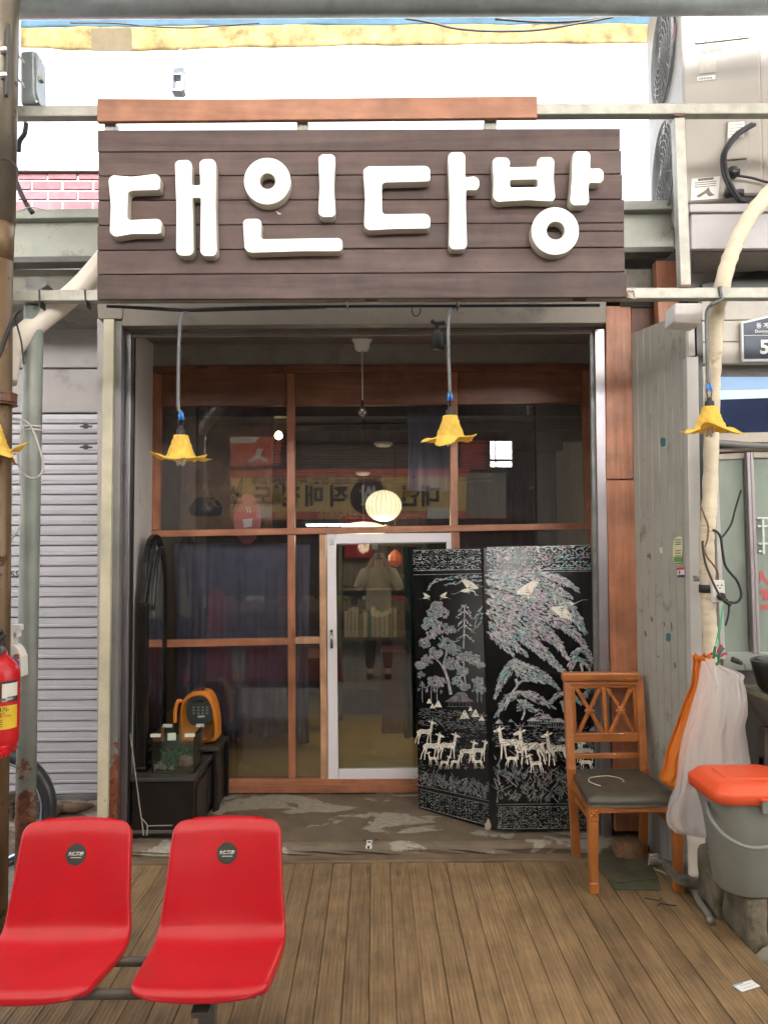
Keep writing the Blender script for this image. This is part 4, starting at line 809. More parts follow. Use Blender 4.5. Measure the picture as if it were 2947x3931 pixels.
bb_ = MB().grid(lambda u, v: (-.95+2.0*u, 6.9+.012*math.sin(v*150)+.03*math.sin(u*5), 2.52-.34*v), 20, 90).obj('bamboo_blind', wood('bamboo_brown', (.09,.055,.03), (.22,.14,.075), 'x', .5, 10, 0, .1, 0)); props(bb_, 'brown bamboo blind across the back of the room behind the paper lantern', 'blind')
# oval coffee sign and dark straw hat behind the pane
os_ = thing('oval_sign', 'dusky pink oval coffee sign with a white cup behind the panes', 'sign', P(Rs(310,1220),5.08)); pk = plain('dusky_pink', (.5,.17,.15), .6)
el = [( Rs(300,0)[0]+Rs(107,0)[0]*0 + 52*math.cos(q), 1500+1010/2.0725 + 95*math.sin(q)) for q in [i*2*math.pi/36 for i in range(36)]]
el = [(Rs(305,0)[0]+52*math.cos(q), Rs(0,1020)[1]+97*math.sin(q)) for q in [i*2*math.pi/36 for i in range(36)]]
quad('oval_board', el, 5.07, .02, pk, os_, .003)
cupw = plain('cup_white', (.7,.66,.62), .6)
quad('cup', [Rs(270,1025),Rs(350,1015),Rs(345,1080),Rs(285,1090)], 5.066, .003, cupw, os_, 0)
for dx in (0, 22): quad('steam', [Rs(300+dx,915),Rs(306+dx,930),Rs(318+dx,960),Rs(314+dx,975),Rs(308+dx,965),Rs(310+dx,950),Rs(299+dx,930)], 5.066, .003, cupw, os_, 0)
hat = thing('dark_shade', 'round dark lamp shade in the gloom of the upper window over the telephone', 'lamp shade', P(Rd(0,0),5.35)); hat.location = P(Rc(1210,1540),5.35); WL['dark_shade'] = V(hat.location)
MB().lathe([(.02,.13),(.06,.12),(.12,.06),(.15,0),(.14,-.05),(.001,-.09)], P(Rc(1205,1435),5.35), 28).obj('shade', mat('hat_dark', (.02,.02,.03), .4), hat, True); c = P(Rc(1205,1350),5.35); MB().tube([c,(c.x,c.y,2.6)], .004, 6).obj('cord', black, hat)
# dried flowers tied upside down
dry = thing('dried_bunch', 'bunch of dried twigs hanging upside down in front of the oval sign', 'dried flowers', P(Rs(240,1000),5.05)); b = MB(); random.seed(3)
c = P(Rs(270,680),5.05)
for k in range(9):
    e = P(Rs(200+random.uniform(-15,60),random.uniform(880,980)),5.05); b.tube(bez([c, c.lerp(e,.45)+V((random.uniform(-.02,.02),0,0)), e],4), .002, 4)
b.obj('twig', mat('twig_brown', (.035,.022,.018), .9), dry)
# bookcase with books, table and small things seen through the door
bk = thing('bookcase', 'dark bookcase standing inside behind the glass door', 'bookcase', (-.12,7.2,.035)); bx = -.33
MB().box(bx,bx+.03,7.0,7.3,.035,1.9).obj('side_panel', darkw, bk); MB().box(bx+.77,bx+.8,7.0,7.3,.035,1.9).obj('side_panel', darkw, bk); MB().box(bx,bx+.8,7.28,7.31,.035,1.9).obj('back_panel', darkw, bk)
for z in (.3,.75,1.2,1.6,1.88): MB().box(bx+.031,bx+.769,7.0,7.28,z,z+.025).obj('shelf', darkw, bk)
random.seed(9); bookm = [plain('book_white', (.24,.22,.19), .7), plain('book_tan', (.15,.11,.06), .7), plain('book_green', (.05,.12,.1), .7)]
x = bx+.05; k = 0
while x < bx+.6:
    w_ = random.uniform(.025,.045); h_ = random.uniform(.2,.27)
    o = MB().box(x,x+w_-.003,7.03,7.2,(.776),.776+h_).obj('book', bookm[random.choice((0,0,0,1,2))], bevel=.002); props(o, 'one of the pale spined books standing in a row on the bookcase shelf', 'book', 'books on the bookcase shelf'); x += w_; k += 1
rb = MB().box(bx+.06,bx+.3,6.98,6.99,1.5,1.86).obj('red_cloth', fabric('red_cloth_m', (.2,.012,.02), .2)); props(rb, 'dark red cloth hanging from the bookcase top inside the door', 'cloth')
tb = thing('table', 'dark low table in the room behind the lower windows', 'table', (-.75,6.3,.035))
MB().box(-1.3,-.35,6.0,6.6,.7,.74).obj('table_top', darkw, tb)
for x, y in ((-1.25,6.05),(-.4,6.05),(-1.25,6.55),(-.4,6.55)): MB().box(x-.025,x+.025,y-.025,y+.025,.035,.7).obj('leg', darkw, tb)
cb_ = MB().box(.05,.25,6.5,6.9,.035,.72); o = cb_.obj('stool', mat('dark_wine', (.06,.012,.012), .5), bevel=.01); props(o, 'dark wine red stool standing on the olive floor inside', 'stool')
am = thing('amber_lamp', 'small amber glass lamp glowing inside at the top of the door', 'lamp', P(Rg(555,290),6.2)); m, t, p = base('amber_lit'); p.inputs['Base Color'].default_value = (.12,.02,.01,1); p.inputs['Emission Color'].default_value = (1,.2,.06,1); p.inputs['Emission Strength'].default_value = .03
c = P(Rg(553,255),6.2); MB().lathe([(.001,.07),(.03,.05),(.055,.02),(.06,-.02),(.04,-.06),(.001,-.07)], c, 8).obj('shade', m, am); MB().tube([c+V((0,0,.06)),(c.x,c.y,2.57)], .003, 6).obj('chain', black, am)
# ================================================================== ACROSS THE ALLEY (seen only as reflections in the panes)
op = thing('opposite_shop', 'shop across the alley with a wide yellow signboard, seen mirrored in the panes', 'shop', (0,-2.6,-.15))
YO = -2.5; MY = YF+.03
def O(F, dy=0):                                           # where the mirrored thing really stands
    q = P(F, 2*MY-YO); return V((q.x, YO+dy, q.z))
opw = mat('opposite_wall', (.05,.048,.05), .8, 0, .2, 3)
hx0, hx1 = sorted((P((1885,1700),2*MY-YO).x, P((1975,1700),2*MY-YO).x)); hz0, hz1 = P((1900,1790),2*MY-YO).z, P((1900,1685),2*MY-YO).z
MB().box(-7,hx0,-2.8,-2.62,2.0,3.95).obj('upper_wall', opw, op); MB().box(hx1,7,-2.8,-2.62,2.0,3.95).obj('upper_wall', opw, op); MB().box(hx0,hx1,-2.8,-2.62,2.0,hz0).obj('upper_wall', opw, op); MB().box(hx0,hx1,-2.8,-2.62,hz1,3.95).obj('upper_wall', opw, op); MB().box(-7,-4.2,-3.0,-2.62,-.15,2.0).obj('pier', opw, op); MB().box(3.6,7,-3.0,-2.62,-.15,2.0).obj('pier', opw, op)
MB().box(-7,7,-6.1,-6.0,-.15,2.7).obj('back_wall', opw, op); MB().box(-7,7,-6.1,-2.81,2.68,2.78).obj('roof', opw, op)
for q in ((hx0,hx1,hz0+.1,hz0+.14),(hx0+.09,hx0+.11,hz0,hz1)): MB().box(q[0],q[1],-2.72,-2.7,q[2],q[3]).obj('opening_bar', dark_steel, op)
yl, rd, wh, dk, red2 = plain('sign_yellow', (.78,.57,.2), .5), plain('sign_red', (.65,.13,.09), .5), plain('sign_white', (.75,.72,.68), .5), plain('sign_dark', (.03,.025,.02), .5), plain('sign_pink', (.62,.1,.08), .5)
def os(name, pts, m, dy=0): MB().slab([O(q,dy) for q in pts], (0,-.02,0)).obj(name, m, op)
os('sign_board', [(884,1828),(1941,1822),(1941,1990),(884,1996)], yl, .0); os('sign_band', [(884,1804),(1800,1798),(1800,1829),(884,1834)], rd, .004); os('sign_band', [(884,1965),(1941,1960),(1941,1990),(884,1996)], rd, .004)
os('sign_board', [(884,1678),(1080,1676),(1075,1786),(884,1790)], sign_r := rd, .0); os('sign_band', [(884,1678),(1000,1676),(975,1700),(884,1702)], wh, .004)
os('letter_stroke', [(985,1722),(1010,1722),(1000,1750),(1030,1765),(1022,1776),(992,1760),(965,1778),(945,1772),(980,1748)], wh, .006)
BACK = Matrix.Rotation(R(180), 4, 'Z') @ FACE
def ot(s, size, F, m, bold=0.0): text(s, size, O(F,.008), m, op, rot=BACK, bold=bold)
ot('개사료, 소금, 참숯, 씨앗, 잡곡일체', .15, (1215,1846), dk, .003)
for s, x in (('대',1650),('인',1575),('직',1298),('매',1205),('점',1115),('도',1010),('소',895)): ot(s, .36, (x,1910), dk, .012)
b = MB().lathe([(.001,0),(.3,0)], O((1415,1908),.006), 28, (0,1,0)); b.obj('red_disc', rd, op); ot('쌀', .34, (1415,1908), wh, .012)
os('plate', [(1640,1950),(1735,1948),(1735,1990),(1640,1992)], wh, .012); ot('우성사료', .13, (1690,1970), dk, .004)
ot('227-5656', .17, (1300,1978), yl, .004); ot('898', .17, (1090,1976), yl, .004); os('plate', [(985,1948),(1042,1945),(1042,1985),(985,1990)], wh, .014)
os('sign_panel', [(1790,1815),(1941,1815),(1941,1985),(1790,1985)], plain('sign_grey', (.3,.28,.24), .6), .005); os('sign_panel', [(1770,1690),(1860,1690),(1860,1800),(1770,1800)], plain('sign_red_dark', (.4,.05,.06), .5), .006)
# produce stall under it
stl = thing('produce_stall', 'produce stall across the alley mirrored in the lower windows', 'market stall', (-1,-2.3,-.15))
MB().box(-2.6,1.4,-3.2,-2.35,.55,.6).obj('counter', wood('stall_wood', (.16,.1,.06), (.25,.17,.1), 'x', .7), stl)
for x in (-2.5,-.6,1.3): MB().box(x-.03,x+.03,-2.45,-2.39,-.15,.55).obj('leg', dark_steel, stl)
random.seed(12)
vegm = [plain('veg_green', (.12,.25,.05), .6), plain('veg_white', (.55,.55,.48), .6), plain('veg_red', (.45,.05,.03), .5), plain('veg_tan', (.4,.25,.12), .7)]
for k in range(8):
    x = -2.4+.46*k; m_ = vegm[k % 4]; o = thing('produce_crate', ('crate of '+['green leaves','white radishes','red peppers','brown roots','spinach','garlic bulbs','tomatoes','potatoes'][k]+' on the mirrored stall across the alley'), 'crate', (x,-2.65,.6), 'crates on the mirrored stall')
    MB().box(x-.18,x+.18,-2.85,-2.45,.601,.72).obj('box', MATS['stall_wood'], o, bevel=.004)
    b = MB(); 
    for j in range(10): b.lathe([(.001,.05),(.04,.03),(.05,0),(.001,-.04)], (x+random.uniform(-.12,.12),-2.65+random.uniform(-.14,.14),.74), 7)
    b.obj('produce', m_, o)
tbm, tt, pp_ = base('tube_lit'); pp_.inputs['Emission Color'].default_value = (.85,.95,1,1); pp_.inputs['Emission Strength'].default_value = 6
tl = thing('tube_light', 'fluorescent tube inside the shop across the alley, mirrored above the transom', 'tube light', (-.6,-3.6,1.9)); MB().tube([(-1.2,-3.6,1.96),(-.1,-3.6,1.96)], .02, 8).obj('tube', tbm, tl); MB().box(-1.25,-.05,-3.63,-3.57,1.985,2.02).obj('fitting', white, tl); MB().tube([(-1.0,-3.6,2.0),(-1.0,-3.6,2.68)], .004, 5).tube([(-.3,-3.6,2.0),(-.3,-3.6,2.68)], .004, 5).obj('wire', black, tl)
# ================================================================== PORCH, MIRROR SIDE
lac = mat('black_lacquer', (.007,.006,.0055), .33, 0, .3, 8, .02, 30, dirt=(.022,.018,.014), dirt_amt=.15)
mr = thing('standing_mirror', 'tall arched standing mirror in a black frame leaning by the lattice window', 'mirror', (-1.3,4.6,.38))
x_ = -1.292; ya, yb = 4.33, 4.82; z0, zt_ = .4, 1.685; yc = (ya+yb)/2; rh = .34
def arch(ins, n=14):
    w_ = (yb-ya)/2-ins; pts = [(yc-w_, z0+ins), (yc-w_, zt_-rh)]
    pts += [(yc-w_*math.cos(math.pi*i/n), zt_-rh+(rh-ins)*math.sin(math.pi*i/n)**.8) for i in range(1, n)]
    return pts+[(yc+w_, zt_-rh), (yc+w_, z0+ins)]
oa, ia = arch(0), arch(.05); n = len(oa); xs = lambda y: x_-.02*(y-ya)
b = MB(); vs = [(xs(y)+.012,y,z) for y, z in oa]+[(xs(y)+.004,y,z) for y, z in ia]+[(xs(y)-.018,y,z) for y, z in oa]+[(xs(y)-.004,y,z) for y, z in ia]
b.add(vs, [f for i in range(n) for j in [(i+1) % n] for f in ((i,j,n+j,n+i),(2*n+i,2*n+j,j,i),(n+i,n+j,3*n+j,3*n+i))]); b.obj('frame', lac, mr, bevel=.004)
MB().add([(xs(y)-.002,y,z) for y, z in ia], [list(range(n))]).add([(xs(y)-.012,y,z) for y, z in oa], [list(range(n))]).obj('mirror_glass', plain('mirror_silver', (.75,.77,.77), .03, 1), mr)
b = MB(); b.box(-1.31,-1.255,4.27,4.325,.385,1.3).box(-1.315,-1.25,4.265,4.86,.382,.41)
b.slab([(-1.31,4.27,1.3),(-1.31,4.325,1.3),(-1.31,4.5,1.66),(-1.31,4.42,1.6)], (.045,0,0)); b.obj('side_frame', lac, mr, bevel=.008)
MB().tube(bez([(-1.268,4.42,1.25),(-1.266,4.47,1.46),(-1.268,4.55,1.585),(-1.272,4.64,1.6)],6), .012, 8).obj('carved_edge', lac, mr, True)
bx = thing('black_box', 'low black chest in the porch that carries the fish tank', 'chest', (-1.13,4.4,.05))
MB().box(-1.305,-.972,4.19,4.86,.06,.355).obj('body', lac, bx, bevel=.006); MB().box(-1.31,-.962,4.17,4.87,.357,.38).obj('top', mat('dusty_black', (.04,.034,.028), .55, 0, .4, 6, .1, 40), bx, bevel=.005)
MB().box(-1.3,-.97,4.18,4.187,.085,.1).obj('base_strip', mat('dusty_edge', (.1,.09,.075), .6), bx); 
for x in (-1.29,-.99): MB().box(x-.02,x+.02,4.2,4.24,.045,.06).obj('foot', black, bx)
for y in (4.24,4.52): MB().box(-.9715,-.966,y,y+.24,.1,.32).obj('drawer_front', mat('worn_black', (.022,.017,.014), .5, 0, .5, 14, .2, 40), bx, bevel=.003)
s2 = thing('black_stand', 'tall narrow black stand under the orange telephone', 'stand', (-1.08,4.75,.05))
MB().box(-.958,-.94,4.6,4.9,.05,.395).obj('side', lac, s2, bevel=.004); MB().box(-.956,-.93,4.62,4.68,.05,.4).obj('leg', MATS['worn_black'], s2, bevel=.004); MB().box(-.965,-.92,4.88,4.91,.05,.4).obj('leg', lac, s2, bevel=.004); MB().box(-1.24,-.925,4.6,4.91,.4,.42).obj('top', MATS['dusty_black'], s2, bevel=.004)
# fish tank
tk = thing('fish_tank', 'small glass fish tank with green plants and pebbles on the black chest', 'fish tank', (-1.1,4.36,.381))
tx0, tx1, ty0, ty1, tz0, tz1 = -1.213, -.985, 4.24, 4.47, .382, .59
tg = glass('tank_glass', (.93,.97,.94), 0, 1.45, .015, (.5,.6,.5))
for q in ((tx0,tx1,ty0,ty0+.004),(tx0,tx1,ty1-.004,ty1),(tx0,tx0+.004,ty0+.0045,ty1-.0045),(tx1-.004,tx1,ty0+.0045,ty1-.0045)): MB().box(*q,tz0,tz1).obj('tank_wall', tg, tk)
MB().box(tx0+.006,tx1-.006,ty0+.006,ty1-.006,tz0,tz0+.012).obj('tank_floor', mat('tank_sand', (.1,.09,.06), .9), tk)
random.seed(2); b = MB()
for k in range(60):
    x = tx0+.01+random.random()**2*.1; b.lathe([(.001,.006),(.006,.002),(.004,-.004)], (x,ty0+.012+random.random()*.1,tz0+.014+random.random()*.03*(1-(x-tx0)/.12)), 6)
b.obj('pebble', mat('pebble_mix', (.4,.38,.33), .6, 0, .7, 60), tk, kind='stuff')
b = MB()
for k in range(70):
    a = random.random()*6.28; c = V((tx0+.085+random.uniform(-.04,.06), (ty0+ty1)/2+random.uniform(-.06,.06), tz0+.014)); e = c+V((math.cos(a)*.05,math.sin(a)*.04,random.uniform(.03,.09))); s_ = V((-math.sin(a),math.cos(a),0))*.006; mmid = c.lerp(e,.55)+V((0,0,.02))
    b.add([c-s_*.4,c+s_*.4,mmid+s_,e,mmid-s_], [(0,1,2,3,4)])
b.obj('water_plant', mat('plant_green', (.02,.13,.025), .5, 0, .4, 30), tk, kind='stuff')
b = MB().lathe([(.03,0),(.05,.02),(.04,.05),(.015,.065),(.001,.067)], (tx1-.07,ty0+.08,tz0+.01), 9); b.obj('rock', mat('tank_rock', (.2,.11,.09), .9, 0, .4, 30, .5, 60), tk)
tape = plain('masking_tape', (.62,.62,.55), .6)
for x0, x1 in ((tx0-.008,tx0+.045),(tx1-.05,tx1+.002)): MB().box(x0,x1,ty0-.004,ty0+.01,tz1-.012,tz1+.004).obj('tape_clip', tape, tk)
for x0, x1 in ((tx0-.002,tx0+.05),(tx1-.04,tx1+.004)): MB().box(x0,x1,ty1-.01,ty1+.004,tz1-.012,tz1+.004).obj('tape_clip', tape, tk)
MB().box(tx0+.085,tx0+.13,ty0-.003,ty0-.001,tz1-.03,tz1+.01).obj('paper_tag', plain('green_white_paper', (.48,.56,.44), .7), tk)
# orange telephone
ph = thing('orange_telephone', 'rounded orange public telephone with a dark keypad face and handset', 'telephone', (-1.07,4.75,.421))
org = mat('orange_plastic', (.62,.2,.02), .4, 0, .06, 4, spec=.5)
YPH = 4.68
out = bez([V((*Rr(*q),0)) for q in [(690,960),(684,800),(690,600),(700,480),(740,340),(830,250),(950,215),(1060,225),(1130,290),(1185,420),(1220,620),(1228,780),(1215,905),(1075,945),(850,965)]],3)
zb = .421
pts = FP([(q.x,q.y) for q in out], YPH)
lowz = min(p_.z for p_ in pts); pts = [V((p_.x,p_.y,p_.z-(lowz-zb))) for p_ in pts]
ctr = sum(pts, V((0,0,0)))/len(pts)
b = MB(); n = len(pts); rings = [(.86,-.0),(.95,.004),(1,.02),(1,.13),(.97,.15)]
for s_, d in rings: b.v += [V((ctr.x+(p_.x-ctr.x)*s_, YPH+d, max(zb, ctr.z+(p_.z-ctr.z)*s_))) for p_ in pts]
b.f += [[k*n+i,k*n+(i+1) % n,(k+1)*n+(i+1) % n,(k+1)*n+i] for k in range(4) for i in range(n)]+[list(range(n)),[4*n+i for i in range(n-1,-1,-1)]]
b.obj('body', org, ph, True, bevel=0)
dz = lowz-zb
def fpp(q, off): p_ = P(Rr(*q), YPH); return V((p_.x, YPH-off, p_.z-dz))
face = [fpp((q.x,q.y),.002) for q in bez([V((*q,0)) for q in [(860,290),(970,268),(1070,290),(1130,370),(1165,480),(1170,580),(1130,640),(1000,680),(880,680),(820,600),(800,500),(810,380)]],3)]
MB().slab(face, (0,.006,0)).obj('keypad_face', mat('keypad_dark', (.035,.04,.04), .4), ph, bevel=.001)
kb = plain('key_grey', (.09,.1,.1), .4); kw = plain('key_mark', (.45,.46,.44), .5)
for r_ in range(3):
    for k in range(4):
        x, y = 905+k*62-(k == 0)*5, 432+r_*42
        MB().slab([fpp((x-20,y-14),.006),fpp((x+20,y-14),.006),fpp((x+20,y+14),.006),fpp((x-20,y+14),.006)], (0,.004,0)).obj('key', kb, ph)
        MB().slab([fpp((x-5,y-8),.0068),fpp((x+6,y-8),.0068),fpp((x+6,y+2),.0068),fpp((x-5,y+2),.0068)], (0,.0007,0)).obj('key_mark', kw, ph)
MB().slab([fpp((885,330),.004),fpp((1060,320),.004),fpp((1040,360),.004),fpp((890,370),.004)], (0,.003,0)).obj('display', black, ph)
MB().slab([fpp((958,548),.004),fpp((1055,545),.004),fpp((1055,572),.004),fpp((958,576),.004)], (0,.003,0)).obj('card_slot', kw, ph)
a = [fpp(q,-.05) for q in [(850,228),(930,190),(1000,188),(1030,225),(940,214)]]; MB().slab(a, (0,.05,0)).obj('top_cover', black, ph, bevel=.003)
q = fpp((970,196),-.045); MB().lathe([(.007,-.004),(.007,.006),(.001,.007)], q, 10).obj('red_button', plain('button_red', (.5,.02,.02), .3), ph)
hs = [fpp(q,-.02) for q in [(730,360),(690,345),(655,380),(632,460),(622,560),(628,660)]]
MB().tube(bez(hs,4), [.011]*5+[.013]*5+[.012]*11, 10).obj('handset', org, ph, True)
o = MB().tube(bez([P(Rr(0,800),4.13),P(Rr(60,1250),4.13),P(Rr(150,1930),4.12),P(Rr(165,2010),4.11),P(Rr(190,2240),4.1)],5), .0035, 6).tube(bez([P(Rr(168,2005),4.11),P(Rr(205,2040),4.11),P(Rr(245,2110),4.11),P(Rr(238,2240),4.1)],4), .003, 6).tube([P(Rr(245,2105),4.11),P(Rr(600,2095),4.13)], .0028, 6).obj('hooked_rod', mat('rod_metal', (.28,.26,.22), .5, .4)); props(o, 'thin metal rod with a forked hook leaning on the black chest', 'hook rod')
# ================================================================== FOLDING SCREEN
fsn = thing('folding_screen', 'black lacquer folding screen inlaid with mother of pearl deer, cranes and pines', 'folding screen', (.8,4.3,.05))
def shellmat(name, bri, sat, sc_=38):
    m, t, p = base(name); MATS[name] = m; vec = coords(t, rnd=False)
    n1 = noise(t, vec, sc_, 4, .6, 1.2); n2 = noise(t, vec, sc_*.35, 5, .6, .8)
    hue = ramp(t, n2, [(.30,(.55,.22,.5)),(.42,(.72,.62,.72)),(.5,(.55,.6,.58)),(.58,(.1,.5,.46)),(.66,(.3,.36,.62)),(.74,(.75,.4,.6))])
    grey = ramp(t, n1, [(.28,(.06,.06,.065)),(.5,(.5,.49,.5)),(.72,(.95,.93,.92))]); c = mix(t, sat, grey, mix(t, 1.0, grey, hue, 'MULTIPLY'))
    c = mix(t, 1.0, c, (bri,bri,bri), 'MULTIPLY'); L(t, c, p.inputs['Base Color']); p.inputs['Roughness'].default_value = .3; p.inputs['Specular IOR Level'].default_value = .7; return m
shA, shB, shC = shellmat('shell_bright', 1.0, .85), shellmat('shell_dim', .42, .5, 50), shellmat('shell_pale', .85, .6, 45)
shD = mat('shell_cream', (.74,.69,.6), .35, 0, .2, 60); shDk = plain('inlay_dark', (.05,.04,.04), .4)
gloss = mat('lacquer_gloss', (.006,.006,.0065), .16, 0, .3, 4, spec=.5)
class Panel:
    def __init__(s, bl, br, tl, corners, name):
        s.o = bl; s.n = (br-bl).cross(tl-bl).normalized(); s.n = s.n if s.n.y < 0 else -s.n; s.infl = MB; s.m = {}
        c = [s.at(q, 0) for q in corners]
        s.body = MB().slab(c, -s.n*.024).obj(name, gloss, fsn, bevel=.002)
    def at(s, q, off=.0012):
        d = ray(Rg(*q)); o3 = s.o+s.n*off; k = (o3-EYE).dot(s.n)/d.dot(s.n); return EYE+d*k
    def poly(s, pts, m, off=.0012):
        b = s.m.setdefault(m.name, (MB(), m))[0]; ps = [s.at(q, off) for q in pts]
        nn = V((0,0,0))
        for i in range(len(ps)): nn += ps[i].cross(ps[(i+1) % len(ps)])
        if nn.dot(s.n) < 0: ps.reverse()
        b.add(ps, [list(range(len(ps)))])
    def lens(s, x, y, ang, L_, W, m, off=.0012):
        off += random.random()*.0004; c, q = math.cos(ang), math.sin(ang); s.poly([(x+c*u*L_-q*v*W, y+q*u*L_+c*v*W) for u, v in ((-.5,0),(-.2,.42),(.2,.4),(.5,0),(.2,-.42),(-.2,-.4))], m, off)
    def stroke(s, pts, w0, w1, m, off=.0013):
        pts = [V((*q,0)) for q in pts]; pts = bez(pts, 4); n = len(pts); l, r = [], []
        for i, q in enumerate(pts):
            t_ = (pts[min(i+1,n-1)]-pts[max(i-1,0)]).normalized(); w_ = (w0+(w1-w0)*i/(n-1))/2; l.append((q.x-t_.y*w_,q.y+t_.x*w_)); r.append((q.x+t_.y*w_,q.y-t_.x*w_))
        for i in range(n-1): s.poly([l[i],l[i+1],r[i+1],r[i]], m, off)
    def done(s):
        for k, (b, m) in s.m.items(): b.obj('inlay', m, fsn, kind='stuff')
        s.m = {}
    def part(s, name):
        for k, (b, m) in s.m.items(): b.obj(name, m, fsn)
        s.m = {}
    def bough(s, sp, w_, m, ll=24, lw=9, side=1):          # a pine bough: rows of pointed scales trailing along a curved spine
        pl_ = sum((V(sp[i+1])-V(sp[i])).length for i in range(len(sp)-1)); n = max(4, int(pl_/(ll*.62))); q0 = bez([V((*q,0)) for q in sp], 12); pts = [q0[round(i*(len(q0)-1)/(n-1))] for i in range(n)]
        for i in range(n):
            f = i/(n-1); wd = w_*(.35+1.1*f*(1-f)*2.2)*(1-.45*f); t_ = (pts[min(i+1,n-1)]-pts[max(i-1,0)]).normalized(); a = math.atan2(t_.y,t_.x)
            k = max(2, int(wd*2/(lw*1.05)))
            for j in range(k):
                o_ = ((j+.5)/k-.5)*2*wd+random.uniform(-4,4); q = pts[i]+V((-t_.y,t_.x,0))*o_+t_*(random.uniform(-.3,.3)*ll+(j%2)*ll*.3)
                s.lens(q.x, q.y, a+o_/wd*.35*side+random.uniform(-.28,.28), ll*random.uniform(.7,1.2), lw*random.uniform(.75,1.1), m)
    def blossom(s, x, y, r_, m):
        for k in range(5):
            a = k*1.2566+random.random(); s.poly(circ((x+r_*.5*math.cos(a), y+r_*.5*math.sin(a)), r_*.42, 6), m, .0012+.0001*k)
        s.poly(circ((x,y),r_*.22,6), shDk, .0019)
    def deer(s, x, y, k, flip=1, m=None, spots=True, antler=False, head=1):
        m = m or shD; T = lambda L_: [(x+u*k*flip, y-v*k) for u, v in L_]
        s.poly(T([(-.46,.02),(-.33,.2),(-.05,.15),(.3,.2),(.5,.1),(.52,-.08),(.38,-.16),(.1,-.12),(-.2,-.18),(-.4,-.12)]), m)
        s.poly(T([(-.47,.0),(-.32,.2),(-.37,.45),(-.4,.66),(-.53,.62),(-.52,.4)]), m, .0013)
        s.poly(T([(-.38,.62),(-.44,.74),(-.56,.73),(-.78,.6),(-.78,.53),(-.55,.54)]), m, .0014)
        s.poly(T([(-.42,.7),(-.26,.8),(-.2,.74),(-.36,.65)]), m, .0015); s.poly(T([(-.5,.73),(-.5,.86),(-.43,.84),(-.43,.72)]), m, .0015)
        for L_ in ([(-.42,-.1),(-.3,-.12),(-.33,-.45),(-.36,-.85),(-.42,-.85),(-.4,-.45)], [(-.28,-.12),(-.16,-.14),(-.14,-.45),(-.08,-.82),(-.14,-.83),(-.21,-.45)], [(.28,-.1),(.48,-.05),(.42,-.3),(.5,-.5),(.5,-.86),(.45,-.86),(.43,-.52),(.33,-.32)], [(.4,-.08),(.53,.02),(.56,-.25),(.68,-.5),(.74,-.82),(.69,-.83),(.61,-.5),(.47,-.28)]): s.poly(T(L_), m, .0011)
        s.poly(T([(.5,.1),(.58,.02),(.57,-.12),(.52,-.06)]), m)
        s.poly(T([(u*.018-.6,.63+v*.018) for u, v in ((1,0),(0,1),(-1,0),(0,-1))]), shDk, .0018)
        if spots:
            for u, v in ((-.3,.06),(-.18,.1),(-.05,.06),(.08,.1),(.2,.04),(.3,.12),(.4,.04),(-.12,-.05),(.06,-.03),(.22,-.07),(.36,-.06),(-.42,.3)):
                s.poly(circ((x+u*k*flip,y-v*k),k*.033,6), shDk, .0018); s.poly(circ((x+u*k*flip,y-v*k),k*.014,5), m, .002)
        if antler:
            for d in (-.12,.0,.1): s.stroke([(x+(-.44)*k*flip,y-.74*k),(x+(-.46+d)*k*flip,y-.95*k),(x+(-.48+d*2.2)*k*flip,y-1.12*k)], 3.5, 1.5, shDk if False else shC, .0016)
    def crane(s, x, y, k, flip=1, up=1):
        T = lambda L_: [(x+u*k*flip, y-v*k*up) for u, v in L_]
        s.poly(T([(-.35,-.02),(-.15,.12),(.15,.1),(.4,-.05),(.15,-.12),(-.15,-.12)]), shD)
        s.stroke(T([(-.3,.0),(-.5,-.08),(-.55,-.25),(-.72,-.3)]), k*.08, k*.03, shD); s.stroke(T([(-.72,-.3),(-.95,-.36)]), k*.03, k*.01, shDk)
        s.stroke(T([(.35,-.05),(.7,-.2),(.95,-.22)]), k*.04, k*.02, shA)
        for j in range(7):
            a = R(60+j*9); L_ = k*(.85-.06*j); s.lens(x+(-.05+.5*L_/k*math.cos(a)*.9)*k*flip, y-(.1+.5*L_/k*math.sin(a))*k*up, -a*up if flip > 0 else (math.pi+a*up), L_, k*.1, shD, .0013+.0001*j)
            a2 = R(165+j*8); s.lens(x+(-.05+.38*math.cos(a2))*k*flip, y-(.05+.4*abs(math.sin(a2))+.03*j)*k*up, (-a2*up if flip > 0 else math.pi+a2*up), k*.7, k*.09, shD, .0013+.0001*j)
pL0, pL1, pL2 = G(Rg(672,1530),.052), G(Rg(1035,1635),.052), P(Rg(640,212),4.72)
pR0, pR1, pR2 = P(Rg(1040,1640),4.22), P(Rg(1610,1640),4.22), P(Rg(995,205),4.40)
LP = Panel(pL0, pL1, pL2, [(640,211),(990,205),(1034,1635),(672,1530)], 'screen_panel')
RP = Panel(pR0, pR1, pR2, [(993,205),(1547,188),(1614,1640),(1038,1642)], 'screen_panel')
random.seed(5)
